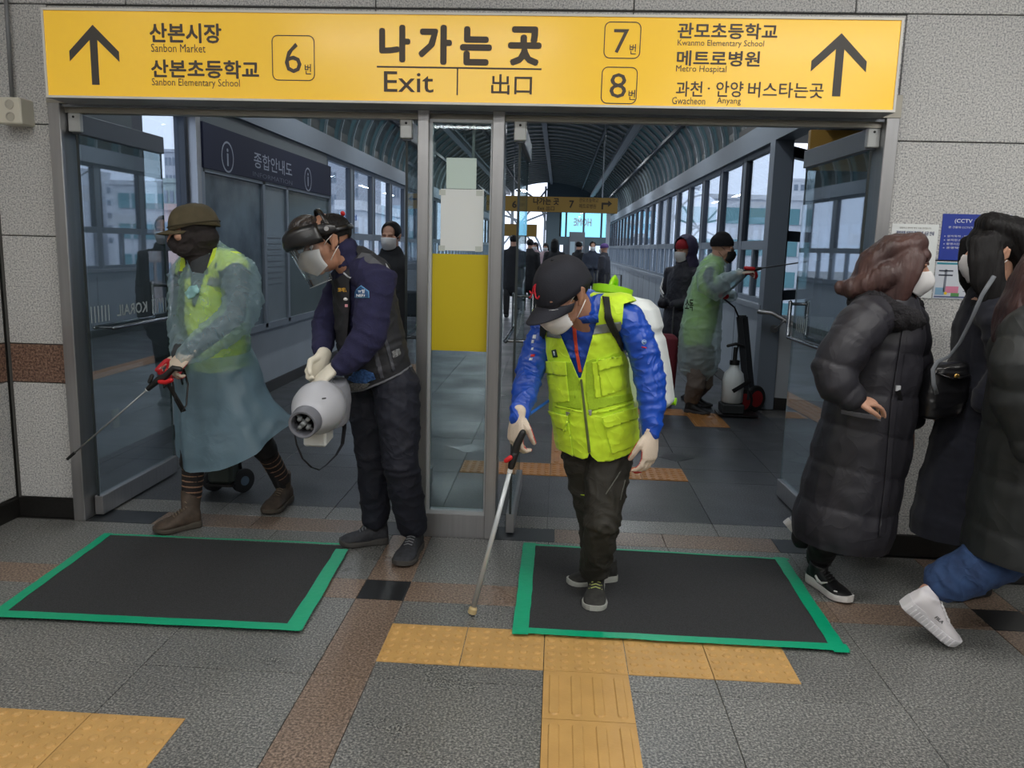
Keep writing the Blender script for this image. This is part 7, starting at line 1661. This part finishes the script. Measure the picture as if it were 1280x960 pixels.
    MB().tube([g+Vector((-.05, 0, -.01)), g, V3(951, 335.5, Y-.38)], [.018, .020, .014], n=10, rnd=True).build('grip', M_BLACK, w, smooth=True); MB().tube([V3(932, 335, Y-.38), V3(942, 336, Y-.39)], .016, n=8, rnd=True).build('red_trigger', M_REDP, w, smooth=True)
    MB().tube([V3(950, 335.5, Y-.38), e], .006, n=8).build('shaft', mat('wand_dark', (60, 64, 70), rough=.4), w)
    MB().tube([V3(934, 343, Y-.35), V3(918, 358, Y-.3), V3(904, 368, Y-.3), V3(903, 372, Y-.2), V3(918, 384, Y), V3(924, 398, Y+.1), V3(923, 430, Y+.12), V3(920, 446, Y+.1)], .008, n=8, rnd=True).build('hose', M_BLACK, w, smooth=True)
    MB().tube([V3(902, 369, Y-.22), V3(907, 370, Y-.2)], .03, n=10, rnd=True).build('red_knob', M_REDP, w, smooth=True)
build_sprayman()
# hand truck with white pressure tank
ht = thing('hand_truck', tuple(gnd(928, 515)), 'black hand truck with red-hubbed tyres and a white pressure tank on it', 'hand truck')
M_TYR2 = mat('truck_tyre', (26, 26, 28), rough=.75); M_HUBR = mat('hub_red', (150, 34, 38), rough=.4)
for u, v in ((927, 506), (943, 501)):
    c = V3(u, v, 3.50 if u < 930 else 3.68); c.z = .125; axl = Vector((.55, -.83, 0)).normalized()
    wh = MB().lathe(c-axl*.03, axl, [(0, .085), (.004, .115), (.015, .125), (.045, .125), (.056, .115), (.06, .085)], n=28).build('tyre', M_TYR2, ht, smooth=True, sharp=.7)
    MB().lathe(c-axl*.034, axl, [(0, .022), (.004, .078), (.064, .078), (.068, .022)], n=18).build('hub', M_HUBR, wh)
    sp = MB()
    for k in range(5): a = 2*PI*k/5; sp.tube([c-axl*.04*(1)+axl.cross(Vector((0, 0, 1)))*math.cos(a)*.02+Vector((0, 0, math.sin(a)*.02)), c-axl*.04+axl.cross(Vector((0, 0, 1)))*math.cos(a)*.07+Vector((0, 0, math.sin(a)*.07))], .007, n=6)
    sp.build('spokes', M_BLACK, wh)
M_BAR = mat('truck_bar', (34, 38, 44), rough=.45)
ba = [V3(924, 396, 3.60), V3(934, 492, 3.50)]; bb = [V3(931, 396, 3.72), V3(941, 488, 3.66)]
for p, q in (ba, bb): q.z = .14; MB().bar(p, q, .05, .03).build('upright_bar', M_BAR, ht)
MB().bar(ba[0], bb[0], .03, .03).build('top_bar', M_BAR, ht); boxo('base_plate', (1.55, 3.32, .015), (1.90, 3.56, .03), M_BLACK, ht)
bx_ = bevel(boxo('dark_crate', (1.58, 3.34, .031), (1.78, 3.54, .12), mat('crate_dark', (40, 44, 46), rough=.6), ht), .01)
tk = thing('pressure_tank', tuple(V3(915, 514, 3.5)), 'white round-shouldered pressure sprayer standing on the hand truck', 'sprayer')
c = V3(916, 485, 3.44); c.z = .122
MB().lathe(c, (0, 0, 1), [(0, .075), (.01, .095), (.20, .098), (.27, .085), (.31, .05), (.34, .04), (.36, .04)], n=28).build('tank_body', M_TANK, tk, smooth=True)
MB().lathe(c+Vector((0, 0, .35)), (0, 0, 1), [(0, .045), (.04, .045), (.045, .02), (.16, .018)], n=18).build('pump_collar', M_BLACK, tk, smooth=True, sharp=.6); MB().tube([c+Vector((-.07, 0, .52)), c+Vector((0, 0, .54)), c+Vector((.07, 0, .52))], .014, n=10, rnd=True).build('pump_handle', M_BLACK, tk, smooth=True)
MB().tube([c+Vector((-.02, -.10, .12)), c+Vector((.05, -.11, .17)), c+Vector((.14, -.06, .22))], [(.02, .004)]*3, n=8).build('tank_strap', M_BLKCLOTH, tk)
# figures further off: one builder
def figure(u, vfoot, Yv, h, face, coat, cm, hm, label, group=None, pants=M_BLKT, hat=None, arms='down', maskm=True, long=.62, extra=None, xy=None, k=1.0):
    """a standing or walking person: u pixel column of the body, Yv depth, h height"""
    base = at(u, vfoot, Yv); base.z = 0; f = Vector((face[0], face[1], 0)).normalized(); r = Vector((f.y, -f.x, 0))
    t = thing('person', tuple(base), label, 'person', group)
    def q(x, y, z): return base+r*x+f*y+Vector((0, 0, z*h))
    fr = Frame(q(0, .02, .925), f+Vector((0, 0, -.12)), k=h/1.72)
    trp = [q(0, 0, .80), q(0, 0, .72), q(0, 0, .60), q(0, 0, .50)]
    if arms == 'down': A = [[q(s*.17, 0, .79), q(s*.21, -.02, .63), q(s*.20, .06, .49)] for s in (-1, 1)]
    elif arms == 'front': A = [[q(s*.17, 0, .79), q(s*.22, .0, .62), q(s*.08, .20, .60)] for s in (-1, 1)]
    L = [[q(s*.09, 0, .50), q(s*.10, .10*s, .27), q(s*.09, .12*s-.03, .055)] for s in (-1, 1)]
    fine = Yv < 8; vx = .016 if fine else .026
    V, F = head_mesh(fr, q(0, -.01, .80), voxel=.006 if fine else .011, ears=fine)
    person_body(t, SKIN, [(trp, [(.13, .09)]*4, r)]+[([q(0, 0, .81)]+a, [.05, .045, .035, .03]) for a in A]+[(l, [.075, .05, .036]) for l in L], [(V, F)], voxel=vx)
    if maskm: mask(fr, t, MASKW, MASKS, straps=fine)
    gt = [([q(0, 0, .825), q(0, 0, .77), q(0, 0, .66), q(0, 0, .52), q(0, 0, .52-(long-.5)*.8 if long > .5 else .48)], [(.11, .10), (.19, .135), (.185, .15), (.20, .17), (.205, .18)], r)]+[([q(0, 0, .79)]+a, [.08, .082, .068, .052]) for a in A]
    garment(coat, t, cm, gt, voxel=.012 if fine else .02, amp=.009, freq=9, seed=int(u))
    garment('trousers', t, pants, [(l, [.09, .075, .06]) for l in L], voxel=.014 if fine else .022, amp=.006)
    for l in L:
        p = l[2].copy(); p.z = 0.003
        if fine: shoe('shoe', t, p+f*.17, p-f*.08, M_BLACK, MATS['sole_charcoal'], None, w=.048)
        else: mb = MB().blob(p+f*.05+Vector((0, 0, .045)), (.05, .14, .045), Frame(p, f).R); mb.build('shoe', M_BLACK, t, smooth=True)
    if hat == 'hood':
        mb = MB().blob(fr.p(0, -.03, .03), (.118, .125, .135), fr.R).tube([fr.p(0, -.04, -.06), q(0, -.03, .80)], [.10, .14]); V, N, F = fuse(mb, .009, 3); V = folds(V, N, [(fr.p(0, 0, .1), fr.p(0, 0, -.1))], .006, 14); hd = mesh_obj('hood', V, F, mat('purple_hood', (58, 50, 78), rough=.7), t, smooth=True)
        cut_mesh(hd, [(fr.p(0, .050, 0), fr.f)])
        mb = MB().blob(fr.p(0, -.006, .048), (.084, .104, .082), fr.R); V, N, F = fuse(mb, .007, 2); rh = mesh_obj('red_cap', V, F, mat('red_knit', (150, 30, 40), rough=.9), t, smooth=True); cut_mesh(rh, [(fr.p(0, 0, .028), -fr.u)])
    elif hat: mb = MB().blob(fr.p(0, -.014, .045), (.088, .108, .09), fr.R); V, N, F = fuse(mb, .010, 2); b_ = mesh_obj('hat', V, F, hat, t, smooth=True); cut_mesh(b_, [(fr.p(0, 0, .02), -fr.u)])
    else:
        mb = MB().blob(fr.p(0, -.022, .040), (.084, .102, .086), fr.R)
        if hm == 'long': mb.tube([fr.p(0, -.06, .04), fr.p(0, -.08, -.10), fr.p(0, -.07, -.22)], [(.09, .06), (.095, .05), (.06, .03)], lat=fr.r)
        V, N, F = fuse(mb, .008 if fine else .012, 2); b_ = mesh_obj('hair', V, F, HAIR, t, smooth=True)
        if hm != 'long': cut_mesh(b_, [(fr.p(0, .055, .045), fr.f), (fr.p(0, 0, -.03), -fr.u)])
        else: cutout(b_, [fr.p(-.05, .1, .05), fr.p(.05, .1, .05), fr.p(.05, .1, -.2), fr.p(-.05, .1, -.2)], n=fr.f, mind=.1)
    if extra: extra(t, q, fr)
    return t
M_COATB = mat('black_coat', (30, 31, 35), rough=.8, crease=(7, .3, .02))
M_COATN = mat('dark_sport_jacket', (36, 36, 46), rough=.6, crease=(8, .4, .02))
def sport(t, q, fr):
    for s in (1,):
        for z in (.72, .70): MB().tube([q(s*.25, .03, z+.03), q(s*.20, .12, z-.03), q(s*.08, .20, z-.06)], .008, n=6, rnd=True).build('white_sleeve_piping', MASKW, t)
figure(846, 500, 4.25, 1.60, (-.75, -.62), 'sport_jacket', M_COATN, 'short', 'person in a dark hooded jacket and red cap standing by the right tunnel parapet', hat='hood', arms='front', extra=sport)
figure(489, 560, 2.9, 1.66, (-.15, -1), 'dark_jacket', M_COATB, 'short', 'person with black hair and a white mask standing behind the navy-fleeced person', arms='down')
# red shopping trolley bag by the hooded person
tb_ = thing('shopping_trolley', tuple(at(826, 470, 3.75)-Vector((0, 0, at(826, 470, 3.75).z))), 'dark red shopping trolley bag behind the white backpack tank', 'trolley')
b0 = tb_.location.copy(); M_RED = mat('wine_red_fabric', (110, 34, 46), rough=.8, crease=(8, .3, .02))
mb = MB(); sq = lambda an: 1/((abs(math.cos(an))**4+abs(math.sin(an))**4)**.25)
ring_loft(mb, [(b0+Vector((0, 0, z)), Vector((a, 0, 0)), Vector((0, b, 0)), sq) for z, a, b in ((.10, .12, .09), (.2, .135, .10), (.5, .145, .11), (.66, .14, .10), (.70, .10, .07))], 26); V, N, F = fuse(mb, .009, 3); mesh_obj('bag', V, F, M_RED, tb_, smooth=True)
MB().tube([b0+Vector((-.10, .10, .06)), b0+Vector((-.10, .12, .95)), b0+Vector((.10, .12, .95)), b0+Vector((.10, .10, .06))], .009, n=8).build('handle_frame', M_BLACK, tb_, smooth=True)
for s in (-1, 1): MB().lathe(b0+Vector((s*.12-.012, .10, .06)), (1, 0, 0), [(0, .045), (.004, .06), (.02, .06), (.024, .045)], n=20).build('wheel', M_TYR2, tb_)
# far people
G = None
figure(640, 372, 13.2, 1.72, (.1, 1), 'black_coat', M_COATB, 'short', 'person in a long black coat walking away, nearest the steel post', maskm=False, long=.7)
figure(661, 356, 15.0, 1.66, (.2, 1), 'black_coat', M_COATB, 'short', 'person in a black coat half hidden by the door edge, walking away', maskm=False, long=.7)
figure(668, 345, 19.5, 1.62, (-.2, -1), 'pink_coat', mat('pink_coat', (196, 168, 172), rough=.8), 'long', 'person in a pale pink coat coming through the tunnel', long=.66)
figure(681, 345, 19.0, 1.60, (-.1, -1), 'pink_coat', mat('pink_coat', (196, 168, 172), rough=.8), 'long', 'person in a pale coat beside the pink-coated one, nearer the black cap', long=.6)
figure(692, 352, 14.5, 1.68, (.1, 1), 'black_coat', M_COATB, 'long', 'person with long black hair just above the black cap in the tunnel', maskm=False, long=.6)
figure(722, 346, 18.5, 1.66, (.7, .5), 'black_coat', M_COATB, 'short', 'person in a dark coat leaning toward the trolleys near the lift', arms='front')
figure(739, 349, 17.2, 1.66, (.1, -1), 'dark_jacket', mat('dark_blue_jacket', (48, 54, 68), rough=.8), 'short', 'person with a grey scarf standing behind the far trolleys', arms='front')
figure(754, 354, 15.5, 1.60, (-.8, .3), 'dark_coat', mat('charcoal_coat', (50, 50, 58), rough=.8), 'short', 'person in a purple hat and charcoal coat by the right windows far off', hat=mat('purple_hat', (86, 62, 120), rough=.8), long=.6)
# trolleys parked along the right parapet
def trolley(u, Yv, lab, col):
    b = at(u, 350, Yv); b.z = 0; t = thing('luggage_trolley', tuple(b), lab, 'trolley')
    MB().tube([b+Vector((-.15, 0, .1)), b+Vector((-.15, .15, 1.0)), b+Vector((.15, .15, 1.0)), b+Vector((.15, 0, .1))], .016, n=8).build('frame', M_BLACK, t, smooth=True)
    bevel(boxo('load', tuple(b+Vector((-.18, -.25, .12))), tuple(b+Vector((.18, .02, .60))), col, t), .04)
    for s in (-1, 1): MB().lathe(b+Vector((s*.17, .02, .08)), (1, 0, 0), [(0, .06), (.005, .08), (.03, .08), (.035, .06)], n=14).build('wheel', M_TYR2, t)
trolley(738, 14.0, 'folded black luggage trolley beneath the far group of people', mat('load_grey', (96, 100, 108), rough=.8))
trolley(767, 11.5, 'luggage trolley leaning by the right parapet behind the lime tank lid', mat('load_dark', (48, 52, 60), rough=.8))
trolley(752, 12.8, 'low trolley with a pale bundle near the charcoal-coated person', mat('load_pale', (150, 152, 156), rough=.8))
# groups for things that repeat
GR_ = dict(apartment_tower='apartment blocks outside the footbridge', shop_building='low buildings outside the footbridge', luggage_trolley='luggage trolleys by the right parapet', dark_floor_mat='charcoal mats before the doors', tape_border='green tape round the floor mats', hanging_sign='unlit ochre signs in the tunnel', lamp_trunking='lamp trunkings under the barrel roof', paper_sheet='papers on the fixed pane', spray_wand='thin spray wands')
for o_ in bpy.data.objects:
    if o_.parent is None:
        k_ = o_.name.split('.')[0]
        if k_ in GR_: o_['group'] = GR_[k_]
        if k_ == 'person' and o_.location.y > 2: o_['group'] = 'people in the tunnel'
        if k_ == 'person' and o_.location.y <= 2: o_['group'] = 'people by the doors'
